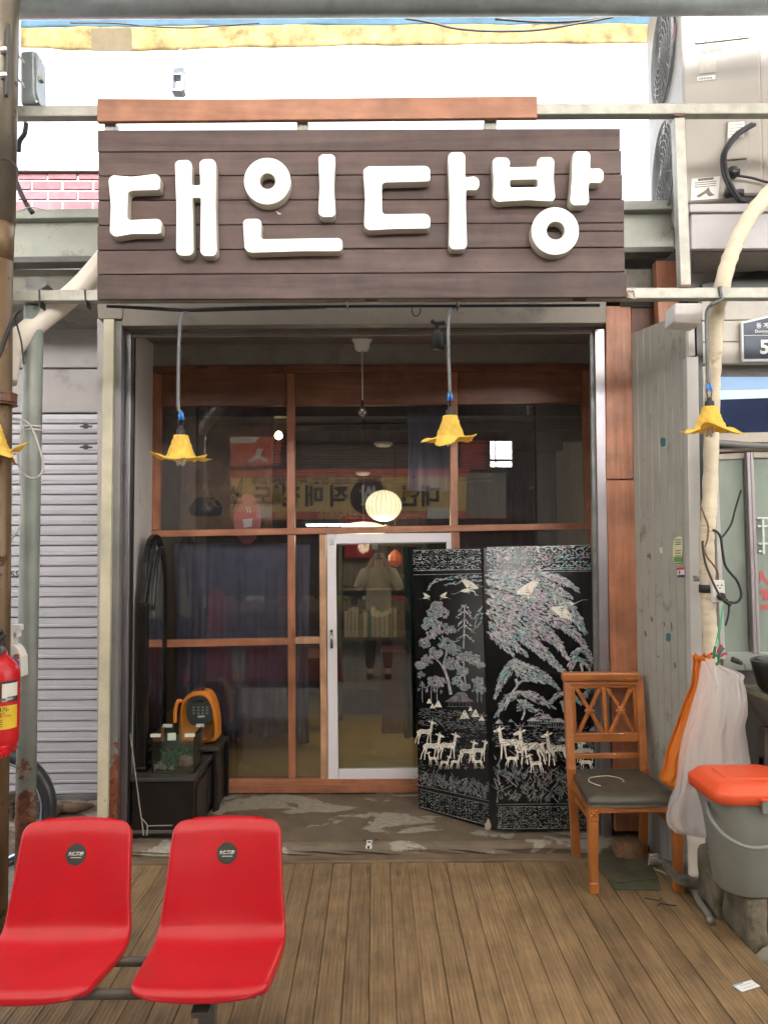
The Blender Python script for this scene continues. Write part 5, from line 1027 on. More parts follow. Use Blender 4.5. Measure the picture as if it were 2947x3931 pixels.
# right hand panel
def band(p, c4, nx, ny, m, m2, dens=1.0, fw=15):            # patterned border: rows of lobed medallions in a ground of slivers
    (x0,y0),(x1,y1),(x2,y2),(x3,y3) = c4
    B = lambda u, v: ((x0+(x1-x0)*u)*(1-v)+(x3+(x2-x3)*u)*v, (y0+(y1-y0)*u)*(1-v)+(y3+(y2-y3)*u)*v)
    W_, H_ = abs(x1-x0), abs(y3-y0); r_ = min(W_/nx, H_/ny)*.46
    cs = [B((i+.5)/nx,(j+.5)/ny) for i in range(nx) for j in range(ny)]
    for k in range(int(W_*H_/60*dens)):
        q = B(random.random(), random.random()); d = min(math.hypot(q[0]-c[0], q[1]-c[1]) for c in cs)
        if d > r_*.82 or d < r_*.25: p.lens(q[0],q[1],random.uniform(-.25,.25),fw*random.uniform(.5,1.1),4.5,m)
    for c in cs:
        for k in range(4):
            a = k*math.pi/2+.785; p.lens(c[0]+r_*.5*math.cos(a),c[1]+r_*.5*math.sin(a),a,r_*.55,r_*.3,m2,.0016)
    for a, c in ((c4[0],c4[1]),(c4[3],c4[2])): p.stroke([a,((a[0]+c[0])/2,(a[1]+c[1])/2),c],3,3,m,.0016)
band(RP, [(1020,202),(1543,190),(1547,312),(1020,317)], 10, 2, shA, shC, .9, 20)
RP.stroke([(1020,327),(1300,325),(1548,321)], 2.5, 2.5, shA)
band(RP, [(1072,1522),(1600,1518),(1606,1630),(1075,1634)], 11, 3, shB, shB, .8); RP.stroke([(1064,1510),(1300,1507),(1596,1505)],3,3,shB)
for sp, w_ in (([(1028,345),(1150,342),(1300,345),(1400,370),(1465,408)],17),([(1240,390),(1340,400),(1430,440)],15),([(1028,378),(1150,400),(1280,450),(1420,520),(1518,630)],23),([(1028,425),(1150,480),(1300,540),(1430,610),(1520,705)],24),
    ([(1028,475),(1150,540),(1270,610),(1360,670),(1420,752)],23),([(1030,530),(1120,590),(1230,670),(1320,750),(1405,832)],22),([(1032,590),(1090,640),(1150,690),(1215,748)],18),([(1035,640),(1090,685),(1140,740)],13),([(1330,440),(1420,470),(1500,570)],14)): (RP.bough(sp, w_*2.3, shC, 24, 6.5), RP.bough(sp, w_*1.95, shA, 40, 14.5))
for sp, w_ in (([(1162,775),(1110,850),(1060,960)],17),([(1155,780),(1230,820),(1310,860),(1378,915)],17),([(1150,800),(1200,850),(1290,885)],13),([(1185,938),(1115,980),(1070,1052)],14),([(1185,938),(1265,965),(1350,1010)],15),([(1180,980),(1220,1000),(1260,1025)],10),
    ([(1490,720),(1462,745),(1440,790)],12),([(1490,718),(1530,735),(1552,790)],13),([(1480,765),(1510,785),(1540,820)],11),([(1475,770),(1455,800),(1445,835)],9),([(1400,945),(1370,960),(1350,985)],10),([(1400,945),(1450,955),(1490,990)],11),([(1395,985),(1420,1000),(1445,1020)],9),([(1560,900),(1530,930),(1510,980)],10)): (RP.bough(sp, w_*2.1, shC, 20, 5.5), RP.bough(sp, w_*1.8, shA, 31, 11.5))
for sp in ([(1165,870),(1172,905),(1145,945),(1110,1030)], [(1172,900),(1200,880),(1235,882)], [(1205,1000),(1210,1040),(1195,1080)], [(1495,790),(1505,840),(1490,900)], [(1400,990),(1410,1040)]): RP.stroke(sp, 14, 7, shC)
for y in (990,1005,1022): RP.bough([(1175,y+12),(1208,y-8),(1245,y+12)], 6, shC, 12, 5)
for y, h in ((1030,16),(1050,24),(1072,30)): RP.bough([(1285-h,y+9),(1285,y-6),(1285+h,y+9)], 5, shC, 12, 5)
def roof(p, x, y, w_, h_, m=None):
    m = m or shC
    p.poly([(x-w_,y),(x-w_*.7,y-h_*.45),(x-w_*.45,y-h_),(x+w_*.45,y-h_),(x+w_*.7,y-h_*.45),(x+w_,y),(x+w_*.8,y+2),(x-w_*.8,y+2)], m); p.stroke([(x-w_*.8,y+5),(x,y+6),(x+w_*.8,y+5)],2,2,shDk)
    for k in range(7): p.stroke([(x-w_*.7+k*w_*.23,y+6),(x-w_*.7+k*w_*.23,y+20),(x-w_*.7+k*w_*.23,y+24)],2,2,m)
    p.stroke([(x-w_*.85,y+26),(x,y+26),(x+w_*.85,y+26)],3,3,m)
roof(RP, 1318, 1072, 34, 22); roof(RP, 1260, 1084, 40, 16); roof(RP, 1370, 1090, 55, 18); roof(RP, 1440, 1096, 40, 14)
for x, y, h in ((1080,1082,22),(1140,1080,14),(1400,1170,26),(1560,1120,22)): RP.poly([(x-h,y+h*.7),(x,y-h*.4),(x+h,y+h*.7)], shA)
for k in range(520): x = random.uniform(1050,1590); y = random.uniform(1105,1215); RP.lens(x,y,random.uniform(-.3,.3),random.uniform(8,20),3.2,shB)
def grasses(p, n, q0, q1, y0, y1, m):
    for k in range(n):
        f = random.random(); x = q0+(q1-q0)*f; y = random.uniform(y0,y1); a = -math.pi/2+random.uniform(-1.1,1.1); l_ = random.uniform(22,55); c, s_ = math.cos(a), math.sin(a); bd = random.uniform(-12,12)
        p.stroke([(x,y),(x+c*l_*.5+bd,y+s_*l_*.5),(x+c*l_+bd*2.2,y+s_*l_)], random.uniform(5,9), 1.5, m)
grasses(RP, 260, 1068, 1590, 1345, 1500, shB); grasses(RP, 60, 1060, 1590, 1210, 1330, shB)
RP.done()
RP.crane(1250,450,112,-1 if False else 1); RP.part('crane_inlay'); RP.crane(1425,492,112,1,-1); RP.part('crane_inlay')
for x, y, k, fl, an in ((1130,1195,88,1,False),(1238,1215,96,1,True),(1375,1225,92,1,False),(1150,1275,46,-1,False),(1265,1300,52,1,False),(1330,1240,52,1,False),(1520,1235,66,1,False),(1520,1295,52,1,False),(1470,1240,60,-1,False)):
    RP.deer(x,y,k*1.14,fl,None,k > 60,an); RP.part('deer_inlay')
# left hand panel, seen at an angle
band(LP, [(645,216),(985,210),(988,312),(648,320)], 9, 2, shC, shB, 1.1, 11); LP.stroke([(646,340),(800,338),(992,334)],2,2,shC)
band(LP, [(676,1432),(1028,1510),(1031,1618),(678,1522)], 8, 2, shB, shB, .7, 11); LP.stroke([(672,1412),(850,1450),(1030,1492)],3,3,shB)
for sp, w_ in (([(985,350),(900,348),(820,360),(755,370),(720,412)],13),([(985,372),(930,372),(870,380),(810,390)],9),([(990,395),(950,400),(930,430)],9),([(992,510),(970,545),(956,610)],10),([(995,540),(985,580),(975,600)],7)): LP.bough(sp, w_, shA, 18, 6.5, -1)
random.seed(15)
for x, y, r_ in ((765,500,30),(790,535,32),(745,530,28),(730,575,34),(712,600,24),(780,610,38),(830,620,28),(700,690,28),(735,645,26),(810,690,38),(852,720,34),(760,740,36),(715,775,30),(680,800,24),(840,790,38),(900,760,34),(950,770,32),(985,800,22),(890,830,32),(750,880,30),(790,885,24),(970,880,28),(985,925,24),(870,880,28),(905,910,24),(680,850,18),(930,740,20)):
    for k in range(int(r_*r_/31)):
        a, d = random.random()*6.28, r_*math.sqrt(random.random()); LP.blossom(x+d*math.cos(a),y+d*math.sin(a)*.8,random.uniform(7,10.5),shC)
LP.stroke([(835,950),(822,880),(800,800),(815,720),(790,650)],16,8,shC); LP.stroke([(815,720),(795,690),(775,660)],10,5,shC); LP.stroke([(808,840),(780,790),(745,760)],9,4,shC); LP.stroke([(915,930),(905,850),(900,760)],9,5,shC)
for y, h in ((505,28),(535,36),(575,32),(610,46),(655,44)): LP.bough([(905-h,y+22),(905,y-8),(905+h,y+22)], 8, shC, 15, 6)
LP.stroke([(905,500),(903,620),(900,715)],6,8,shC)
for x in (690,735,765,990,970): LP.bough([(x-22,930),(x,890),(x+22,935)], 6, shC, 13, 5); LP.stroke([(x,900),(x,970),(x+2,990)],4,4,shC)
roof(LP, 880, 985, 75, 28, shellmat('shell_teal', .4, .9)); LP.poly([(850,955),(870,938),(905,938),(925,958)], MATS['shell_teal'])
for x, y, h in ((905,1055,26),(770,1000,20),(742,1010,14),(725,985,14),(960,1048,22),(992,1072,16),(935,1025,12)): LP.poly([(x-h,y+h*.7),(x-h*.1,y-h),(x+h*.2,y-h*.9),(x+h,y+h*.75)], shD)
for k in range(420): x = random.uniform(672,1012); y = random.uniform(1030,1120)+(x-840)*.08; LP.lens(x,y,random.uniform(-.2,.5),random.uniform(8,18),3,shB)
for k in range(220): x = random.uniform(672,1015); y = random.uniform(1120,1330); LP.lens(x,y,random.uniform(-.6,.6),random.uniform(8,18),3,shB)
def lgrass():
    for k in range(170):
        x = random.uniform(680,1022); y = random.uniform(1345,1420)+(x-680)*.2; a = -math.pi/2+random.uniform(-1,1); l_ = random.uniform(18,45)
        LP.stroke([(x,y),(x+math.cos(a)*l_*.5,y+math.sin(a)*l_*.5),(x+math.cos(a)*l_+random.uniform(-14,14),y+math.sin(a)*l_)], random.uniform(4,8), 1.5, shB)
lgrass(); LP.done()
LP.crane(915,420,82,-1); LP.part('crane_inlay'); LP.crane(705,458,34,-1); LP.part('crane_inlay'); LP.crane(805,455,34,1); LP.part('crane_inlay')
for x, y, k, fl in ((705,1140,70,-1),(740,1212,78,-1),(822,1210,76,-1),(920,1240,66,-1),(980,1235,62,-1),(742,1275,40,1),(805,1295,40,-1),(860,1292,40,-1),(972,1292,40,1)):
    LP.deer(x,y,k*1.04,fl,None,k > 60); LP.part('deer_inlay')
for pts in ([(993,205),(1005,205),(1046,1640),(1036,1640)],): pass
quad('corner_chip', [Rg(1008,1612),Rg(1018,1604),Rg(1026,1582),Rg(1036,1598),Rg(1042,1622),Rg(1034,1636),Rg(1012,1638)], 4.19, .015, plain('chipped_white', (.36,.32,.26), .9), fsn, .002)
for q in ((1035,880),(1036,860)): pass
# ================================================================== WOODEN CHAIR
chw = wood('chair_orange', (.36,.11,.022), (.5,.175,.04), 'z', .35, 9, .0, .06, .15, coat=.3); chx = wood('chair_orange_across', (.36,.112,.024), (.5,.178,.042), 'x', .35, 9, .0, .06, .15, coat=.3)
seatm = mat('seat_leatherette', (.055,.05,.035), .42, 0, .15, 6, .15, 160, spec=.5)
ch = thing('wooden_chair', 'orange varnished wooden chair with a crossed lattice back and worn dark seat', 'chair', (1.22,3.85,0))
YB = 4.0
# rear legs run up into the back posts
def post(name, F_top, F_seat, F_bot, wd):
    t_, s_ = P(F_top, YB+.1), P(F_seat, YB-.01); f_ = G(F_bot, .002); f_ = V((1.035 if F_bot[0] < 2300 else 1.38, 4.035, .002))
    b = MB(); L_ = [f_, f_.lerp(s_,.5), s_, s_.lerp(t_,.5), t_]; vs = []
    for q in L_: vs += [q+V((-wd/2,-.016,0)), q+V((wd/2,-.016,0)), q+V((wd/2,.018,0)), q+V((-wd/2,.018,0))]
    b.add(vs, [(3,2,1,0),(16,17,18,19)]+[(k*4+i,k*4+(i+1)%4,k*4+4+(i+1)%4,k*4+4+i) for k in range(4) for i in range(4)]); b.obj(name, chw, ch, bevel=.004)
post('back_post', Rh(190,875), Rh(212,1400), Rh(215,1868), .043); post('back_post', Rh(592,875), Rh(626,1400), Rh(640,1800), .04)
def brail(name, pts, y0, m=chx, th_=.026, bv=.004): return quad(name, pts, y0, th_, m, ch, bv)
brail('top_rail', [Rh(163,866),Rh(180,858),Rh(590,856),Rh(604,866),Rh(608,908),Rh(166,912)], YB+.06, th_=.045, bv=.012)
brail('upper_rail', [Rh(206,912),Rh(586,909),Rh(588,945),Rh(210,949)], YB+.075); brail('moulding', [Rh(206,924),Rh(586,921),Rh(587,927),Rh(207,930)], YB+.069, th_=.006, bv=.001)
brail('lower_rail', [Rh(226,1203),Rh(604,1200),Rh(606,1250),Rh(230,1254)], YB+.035); brail('seat_back_rail', [Rh(230,1320),Rh(616,1315),Rh(618,1345),Rh(232,1349)], YB+.015)
for q in ([Rh(208,946),Rh(234,946),Rh(246,1204),Rh(228,1204)], [Rh(384,946),Rh(409,946),Rh(422,1202),Rh(402,1202)], [Rh(560,944),Rh(588,944),Rh(600,1201),Rh(578,1201)]): brail('stile', q, YB+.06, chw, .022, .003)
for (x0,x1,x2,x3) in ((236,380,250,396),(412,558,428,576)):
    cx_, cy_ = (x0+x1+x2+x3)/4, 1074
    for a, c in (((x0+8,950),(x3-4,1200)),((x1-8,950),(x2+4,1200))):
        for d in (-7,0,7):
            p_, q_ = P(Rh(a[0]+d,a[1]),YB+.066-(.003 if d == 0 else 0)), P(Rh(c[0]+d,c[1]),YB+.05-(.003 if d == 0 else 0)); MB().bar(p_, q_, .009, .012, (0,1,0)).obj('cross_slat', chw, ch, bevel=.002)
    c = P(Rh(cx_,cy_), YB+.047); b = MB()
    b.lathe([(.013,0),(.013,.006),(.008,.009),(.001,.0095)], c, 12, (0,-1,0))
    for k in range(6): a = k*math.pi/3; b.lathe([(.011,0),(.011,.004),(.006,.0065),(.001,.007)], c+V((.0165*math.cos(a),0,.0165*math.sin(a))), 8, (0,-1,0))
    b.obj('rosette', chw, ch, True)
# seat
zs_, zr = .437, .375; b = MB()
fl_, fr_, br_, bl_ = V((.985,3.60)), V((1.425,3.61)), V((1.375,4.05)), V((1.02,4.05))
def cush(u, v):
    a = fl_.lerp(fr_,u); c = bl_.lerp(br_,u); q = a.lerp(c,v); bow = -.018*math.sin(math.pi*u)*(1-v); e = min(u,1-u,v,1-v)
    return V((q.x,q.y+bow,zs_+.012*min(1,(e/.1))**.5*1.5 + .006*math.sin(math.pi*u)*math.sin(math.pi*v)))
b.grid(cush, 26, 26); N_ = 27; ring = [j for j in range(27)]+[27*k+26 for k in range(1,27)]+[26*27+j for j in range(25,-1,-1)]+[27*k for k in range(25,0,-1)]
m_ = len(b.v); cxy = V((1.2,3.83,0))
for dz_, ex in ((-.02,.006),(-.036,0)):
    for i in ring: q = b.v[i]; d = (V((q.x,q.y,0))-cxy).normalized(); b.v.append(V((q.x+d.x*ex,q.y+d.y*ex,zs_+dz_)))
n_ = len(ring)
for i in range(n_): j = (i+1) % n_; b.f += [[ring[i],m_+i,m_+j,ring[j]],[m_+i,m_+n_+i,m_+n_+j,m_+j]]
b.f.append([m_+n_+i for i in range(n_)]); b.obj('seat', seatm, ch, True)
b = MB(); pts = [G(Rh(x,y), zs_+.0235) for x, y in ((382,1500),(340,1487),(312,1472),(318,1455),(360,1446),(420,1443),(470,1452),(505,1466),(508,1478))]
b.tube(bez(pts,5), [.0012+.0018*abs(math.sin(i*1.3)) for i in range(41)], 6); b.obj('scratch_ring', plain('scuff', (.5,.47,.36), .8), ch)
b = MB(); b.slab([(*fl_.lerp(fr_,.07),.37),(*fl_.lerp(fr_,.93),.37),(*fl_.lerp(fr_,.93),.402),(*fl_.lerp(fr_,.07),.402)], (0,.02,0)); b.obj('apron', chx, ch, bevel=.002)
for a, c in ((fl_,bl_),(fr_,br_)): MB().bar((a.x+(.02 if a is fl_ else -.02),a.y+.02,.385),(c.x,c.y-.01,.385),.02,.05).obj('apron', chw, ch, bevel=.002)
MB().bar((1.03,4.04,.39),(1.38,4.04,.39),.02,.045).obj('apron', chx, ch, bevel=.002)
for (x, y) in ((1.008,3.625),(1.405,3.632)):
    b = MB(); h = [(.023,.402),(.024,.335),(.021,.328),(.0225,.32),(.0185,.07),(.0165,.052),(.021,.048),(.0205,.0)]; vs = []
    for r_, z in h: vs += [(x-r_,y-r_,z),(x+r_,y-r_,z),(x+r_,y+r_,z),(x-r_,y+r_,z)]
    b.add(vs, [(0,1,2,3),(31,30,29,28)]+[(k*4+(i+1)%4,k*4+i,k*4+4+i,k*4+4+(i+1)%4) for k in range(7) for i in range(4)]); b.obj('front_leg', chw, ch, bevel=.002)
    MB().box(x-.012,x+.012,y-.0235,y-.0195,.09,.305).obj('leg_panel', chw, ch, bevel=.001)
    b = MB(); b.lathe([(.012,0),(.009,.003),(.001,.004)], (x,y-.0245,.369), 4, (0,-1,0)); 
    for k in range(4): a = k*math.pi/2+.785; b.lathe([(.006,0),(.004,.003),(.001,.0035)], (x+.013*math.cos(a),y-.0243,.369+.016*math.sin(a)), 6, (0,-1,0))
    b.obj('carved_block', chw, ch, True)
for x in (1.02,1.385): MB().bar((x,3.65,.31),(x+.01*(1 if x < 1.2 else -1),4.03,.31),.016,.03).obj('side_stretcher', chw, ch, bevel=.002)
# ================================================================== RED SEATS
redm, t, p = base('red_plastic'); vec = coords(t); c = ramp(t, noise(t, vec, 5), [(.3,(.46,.006,.013)),(.7,(.53,.010,.018))]); c = mix(t, ramp(t, noise(t, vec, 55, 3), [(.70,(0,)*3),(.78,(.5,)*3)]), c, (.5,.16,.15)); L(t, c, p.inputs['Base Color']); p.inputs['Roughness'].default_value = .27; p.inputs['Specular IOR Level'].default_value = .55
L(t, ramp(t, noise(t, vec, 14, 8), [(.3,(.29,)*3),(.75,(.36,)*3)]), p.inputs['Roughness']); bump(t, p, noise(t, vec, 9, 3), .04, .002)
bn = thing('seat_bench', 'row of moulded red plastic seats with round dark stickers on a shared steel bar', 'bench', (-.8,2.45,-.15))
PR = [(2.255,.316),(2.262,.332),(2.285,.341),(2.33,.338),(2.40,.330),(2.48,.321),(2.545,.318),(2.585,.325),(2.612,.347),(2.630,.386),(2.648,.45),(2.668,.528),(2.690,.602),(2.705,.642),(2.722,.665),(2.742,.672)]
def prof(s_):
    x = s_*(len(PR)-1); i = min(int(x), len(PR)-2); f = x-i
    q = [V((*PR[max(0,min(len(PR)-1,k))],0)) for k in (i-1,i,i+1,i+2)]; a, b_, c_, d = q
    return 0.5*((2*b_)+(c_-a)*f+(2*a-5*b_+4*c_-d)*f*f+(3*b_-a-3*c_+d)*f**3)
NS, NU = 60, 28; lens_ = [0]
for j in range(1, NS+1): lens_.append(lens_[-1]+(prof(j/NS)-prof((j-1)/NS)).length)
TL = lens_[-1]
def halfw(j):
    s_ = j/NS; l_ = lens_[j]; w_ = .186+.020*math.sin(math.pi*min(1,s_/.85))**2-.010*max(0,s_-.6)/.4
    for d, r_ in ((l_,.055),(TL-l_,.06)):
        if d < r_: w_ -= r_-math.sqrt(max(0,r_*r_-(r_-d)**2))*1.0
    return w_
grid_ = []
for j in range(NS+1):
    q = prof(j/NS); w_ = halfw(j); row = []; s_ = j/NS; back = max(0,min(1,(s_-.5)/.15))
    for i in range(NU+1):
        u = -1+2*i/NU; up = abs(u)**2.2
        row.append(V((u*w_, q.x-.016*up*back+.0, q.y+.010*up*(1-back)-.004*back*up)))
    grid_.append(row)
b = MB(); b.v = [q for r_ in grid_ for q in r_]; b.f = [[j*(NU+1)+i,j*(NU+1)+i+1,(j+1)*(NU+1)+i+1,(j+1)*(NU+1)+i] for j in range(NS) for i in range(NU)]
ring = [i for i in range(NU+1)]+[j*(NU+1)+NU for j in range(1,NS+1)]+[NS*(NU+1)+i for i in range(NU-1,-1,-1)]+[j*(NU+1) for j in range(NS-1,0,-1)]
def nrm_(idx):
    j, i = divmod(idx, NU+1); a = grid_[j][min(NU,i+1)]-grid_[j][max(0,i-1)]; c = grid_[min(NS,j+1)][i]-grid_[max(0,j-1)][i]; n = a.cross(c); return n.normalized() if n.length > 1e-9 else V((0,0,1))
cen = V((0,0,0)); n_ = len(ring); prev = ring
for k, (outw, dn) in enumerate(((.004,.002),(.0065,.007),(.0075,.024),(.004,.027))):
    st = len(b.v)
    for ii, idx in enumerate(ring):
        q = b.v[idx]; jj = min(NS-1,max(1,idx//(NU+1))); tq = grid_[jj+1][NU//2]-grid_[jj-1][NU//2]; nn = V((0,-tq.z,tq.y)).normalized(); a, c = b.v[ring[ii-1]], b.v[ring[(ii+1) % n_]]; tt = (c-a).normalized(); o_ = tt.cross(nn).normalized(); b.v.append(q+o_*outw-nn*dn)
    cur = list(range(st, st+n_)); b.f += [[prev[i],cur[i],cur[(i+1)%n_],prev[(i+1)%n_]] for i in range(n_)]; prev = cur
st = len(b.v)
for idx in range((NU+1)*(NS+1)): b.v.append(b.v[idx]-nrm_(idx)*.006)
b.f += [[st+j*(NU+1)+i,st+(j+1)*(NU+1)+i,st+(j+1)*(NU+1)+i+1,st+j*(NU+1)+i+1] for j in range(NS) for i in range(NU)]
o0 = WL['seat_bench']; me = bpy.data.meshes.new('seat'); me.from_pydata([tuple(q) for q in b.v], [], b.f); me.materials.append(redm); me.polygons.foreach_set('use_smooth', [True]*len(me.polygons)); me.update()
stm = plain('sticker_dark', (.035,.045,.035), .5); stw = plain('sticker_print', (.7,.7,.64), .5)
SX = -.512
for k, xx in enumerate((SX, SX-.513, SX-1.026)):
    o = put('seat', me, bn, o0); o.location = V((xx,0,0))-o0+V((0,0,0)); 
    if k == 2: continue
    zc = .571; j = min(range(NS+1), key=lambda j: abs(grid_[j][NU//2].z-zc) if j > NS*.6 else 9); c = grid_[j][NU//2]+V((xx+.004,0,0)); tg = (grid_[j+1][NU//2]-grid_[j-1][NU//2]).normalized(); nn = V((1,0,0)).cross(tg).normalized(); nn = nn if nn.y < 0 else -nn
    sk = MB().add([c+nn*.0012+V((1,0,0))*.0345*math.cos(q)+tg*.0345*math.sin(q)-V((0,.016,0))*(abs(.0345*math.cos(q))/.197)**2.2 for q in [i*math.pi/16 for i in range(32)]], [list(range(32))]).obj('round_sticker', stm, o); sk.location = -o.location + (V((0,0,0)) - V((0,0,0))); sk.parent = bn; sk.location = (0,0,0)
    rotm = Matrix((( 1,0,0),(0,tg.y,nn.y),(0,tg.z,nn.z))).to_4x4(); rotm[0][0] = 1
    M_ = Matrix(((1,0,0,0),(0,tg.y,nn.y,0),(0,tg.z,nn.z,0),(0,0,0,1)))
    text('大仁茶房', .0132, c+nn*.0018+tg*.002, stw, bn, 'sticker_lettering', M_, depth=.0002, bold=.0004)
    MB().add([c+nn*.002+V((x,0,0))+tg*y for x, y in ((-.017,-.0085),(.019,-.0085),(.019,-.0105),(-.017,-.0105))], [(0,1,2,3)]).obj('sticker_line', stw, bn)
dks = mat('bench_steel', (.12,.11,.09), .5, .4, .2, 12)
for y in (2.37,2.55): MB().tube([(-1.9,y,.277),(-.36,y,.277)], .0155, 12).obj('seat_bar', dks, bn, True)
for xx in (SX, SX-.513, SX-1.026): MB().box(xx-.1,xx-.07,2.34,2.58,.29,.312).obj('seat_mount', dks, bn); MB().box(xx+.07,xx+.1,2.34,2.58,.29,.312).obj('seat_mount', dks, bn)
for x in (-.515,-1.75): MB().box(x-.025,x+.025,2.39,2.44,-.148,.272).obj('leg', dks, bn, bevel=.004); MB().box(x-.025,x+.025,2.3,2.6,.245,.26).obj('cross_bar', dks, bn); MB().box(x-.03,x+.03,2.25,2.6,-.15,-.13).obj('foot', dks, bn, bevel=.004)
# ================================================================== FOOD BIN ON ITS STONE
st_ = thing('stone_block', 'rough mossy grey stone block under the food bin', 'stone', (1.65,3.3,-.03))
stone = mat('mossy_stone', (.13,.112,.075), .9, 0, .5, 9, .8, 30, dirt=(.06,.052,.035), dirt_amt=.6, bdist=.012); redst = mat('reddish_stone', (.22,.1,.045), .9, 0, .5, 14, .9, 40, dirt=(.09,.045,.025), dirt_amt=.5, bdist=.012)
def rock(x0, x1, y0, y1, z0, z1, sd, amp=.02, n=11):
    random.seed(sd); bm_ = bmesh.new(); bmesh.ops.create_cube(bm_, size=1); bmesh.ops.subdivide_edges(bm_, edges=bm_.edges[:], cuts=n, use_grid_fill=True)
    from mathutils import noise as mn
    for v in bm_.verts:
        q = v.co.copy(); q = V([c*(1-.07*(abs(q[(i+1)%3]*2)**6+abs(q[(i+2)%3]*2)**6)/2) for i, c in enumerate(q)])
        w_ = V((x0+(q.x+.5)*(x1-x0), y0+(q.y+.5)*(y1-y0), z0+(q.z+.5)*(z1-z0))); d = mn.fractal(w_*12+V((sd,0,0)),.8,2,5)*amp; w_ += v.co.normalized()*d; w_.z = min(max(w_.z, z0), z1); v.co = w_
    vs = [v.co.copy() for v in bm_.verts]; fs = [[v.index for v in f.verts] for f in bm_.faces]; bm_.free(); b = MB(); b.add(vs, fs); return b
zbin = .19
rock(1.495,1.572,3.13,3.52,-.05,zbin,3,.014).obj('stone', stone, st_, True)
rs = rock(1.574,2.1,3.16,3.46,-.03,zbin,8,.016).obj('red_stone', redst, None, True); props(rs, 'reddish brown crumbling stone beside the mossy one under the food bin', 'stone')
rock(1.46,1.52,3.36,3.54,-.06,zbin+.07,5,.008).obj('side_slab', stone, st_, True)
bY = 3.24; cx_ = 1.545; ztop_ = .59
bi = thing('food_bin', 'grey food waste bin with an orange red lid and carrying handle', 'bin', (cx_,bY,zbin+.002))
bg_ = mat('bin_grey', (.2,.2,.175), .5, 0, .06, 4, .1, 200); bl__ = mat('bin_lid_red', (.7,.085,.025), .4, 0, .04, 3, .06, 150)
def rrect(w_, d_, r_, n=6):
    out = []
    for (sx, sy, a0) in ((1,1,0),(-1,1,90),(-1,-1,180),(1,-1,270)):
        for k in range(n+1): a = R(a0+90*k/n); out.append((sx*(w_-r_)+r_*math.cos(a), sy*(d_-r_)+r_*math.sin(a)))
    return out
def loft(secs, c, flip=False):
    b = MB(); m_ = len(secs[0][0])
    for L_, z in secs: b.v += [V((c[0]+x, c[1]+y, z)) for x, y in L_]
    b.f = [[k*m_+i,k*m_+(i+1)%m_,(k+1)*m_+(i+1)%m_,(k+1)*m_+i] for k in range(len(secs)-1) for i in range(m_)]+[list(range(m_-1,-1,-1)),[(len(secs)-1)*m_+i for i in range(m_)]]; return b
zb0 = zbin+.003; H = ztop_-zb0
loft([(rrect(.122,.112,.1),zb0),(rrect(.13,.119,.1),zb0+.01),(rrect(.158,.142,.1),zb0+H*.72),(rrect(.16,.144,.09),zb0+H*.78),(rrect(.176,.155,.075),zb0+H*.97),(rrect(.18,.16,.075),ztop_+.008)], (cx_,bY)).obj('body', bg_, bi, True)
loft([(rrect(.188,.167,.07),ztop_-.012),(rrect(.194,.173,.07),ztop_-.01),(rrect(.195,.174,.07),ztop_+.028),(rrect(.192,.171,.07),ztop_+.034),(rrect(.182,.161,.07),ztop_+.042),(rrect(.168,.147,.06),ztop_+.058),(rrect(.15,.13,.055),ztop_+.065),(rrect(.1,.09,.04),ztop_+.068)], (cx_,bY)).obj('lid', bl__, bi, True)
loft([(rrect(.118,.09,.035),ztop_+.0655),(rrect(.116,.088,.035),ztop_+.0715),(rrect(.11,.082,.035),ztop_+.073)], (cx_,bY)).obj('lid_panel', bl__, bi, bevel=.002)
MB().box(cx_-.022,cx_+.022,bY-.185,bY-.168,ztop_-.04,ztop_+.016).obj('latch', bg_, bi, bevel=.004); MB().tube([(cx_-.028,bY-.18,ztop_+.012),(cx_+.028,bY-.18,ztop_+.012)], .006, 8).obj('latch_hinge', bl__, bi, True)
hp = [(cx_-.178,bY-.03,ztop_-.045),(cx_-.192,bY-.1,ztop_-.085),(cx_-.165,bY-.17,ztop_-.13),(cx_-.09,bY-.205,ztop_-.16),(cx_-.0,bY-.21,ztop_-.15),(cx_+.09,bY-.205,ztop_-.1),(cx_+.165,bY-.17,ztop_-.06),(cx_+.19,bY-.09,ztop_-.045),(cx_+.178,bY-.03,ztop_-.045)]
MB().tube(bez(hp,6), .0085, 10).obj('handle', bg_, bi, True)
# ================================================================== HANGING PLASTIC BAGS
def film(name, col, al, rough=.35):
    m = bpy.data.materials.new(name); m.use_nodes = True; t = m.node_tree; p = t.nodes['Principled BSDF']; MATS[name] = m
    p.inputs['Base Color'].default_value = (*col,1); p.inputs['Roughness'].default_value = rough; p.inputs['Specular IOR Level'].default_value = .6
    o = t.nodes['Material Output']; tl = t.nodes.new('ShaderNodeBsdfTranslucent'); tl.inputs[0].default_value = (*col,1); mx = t.nodes.new('ShaderNodeMixShader'); mx.inputs[0].default_value = .45; L(t, p.outputs[0], mx.inputs[1]); L(t, tl.outputs[0], mx.inputs[2])
    tp = t.nodes.new('ShaderNodeBsdfTransparent'); m2 = t.nodes.new('ShaderNodeMixShader'); m2.inputs[0].default_value = al; L(t, mx.outputs[0], m2.inputs[1]); L(t, tp.outputs[0], m2.inputs[2]); L(t, m2.outputs[0], o.inputs[0])
    v = coords(t, (1,1,.35)); bump(t, p, noise(t, v, 34, 9, .7, 2.2), .8, .008); return m
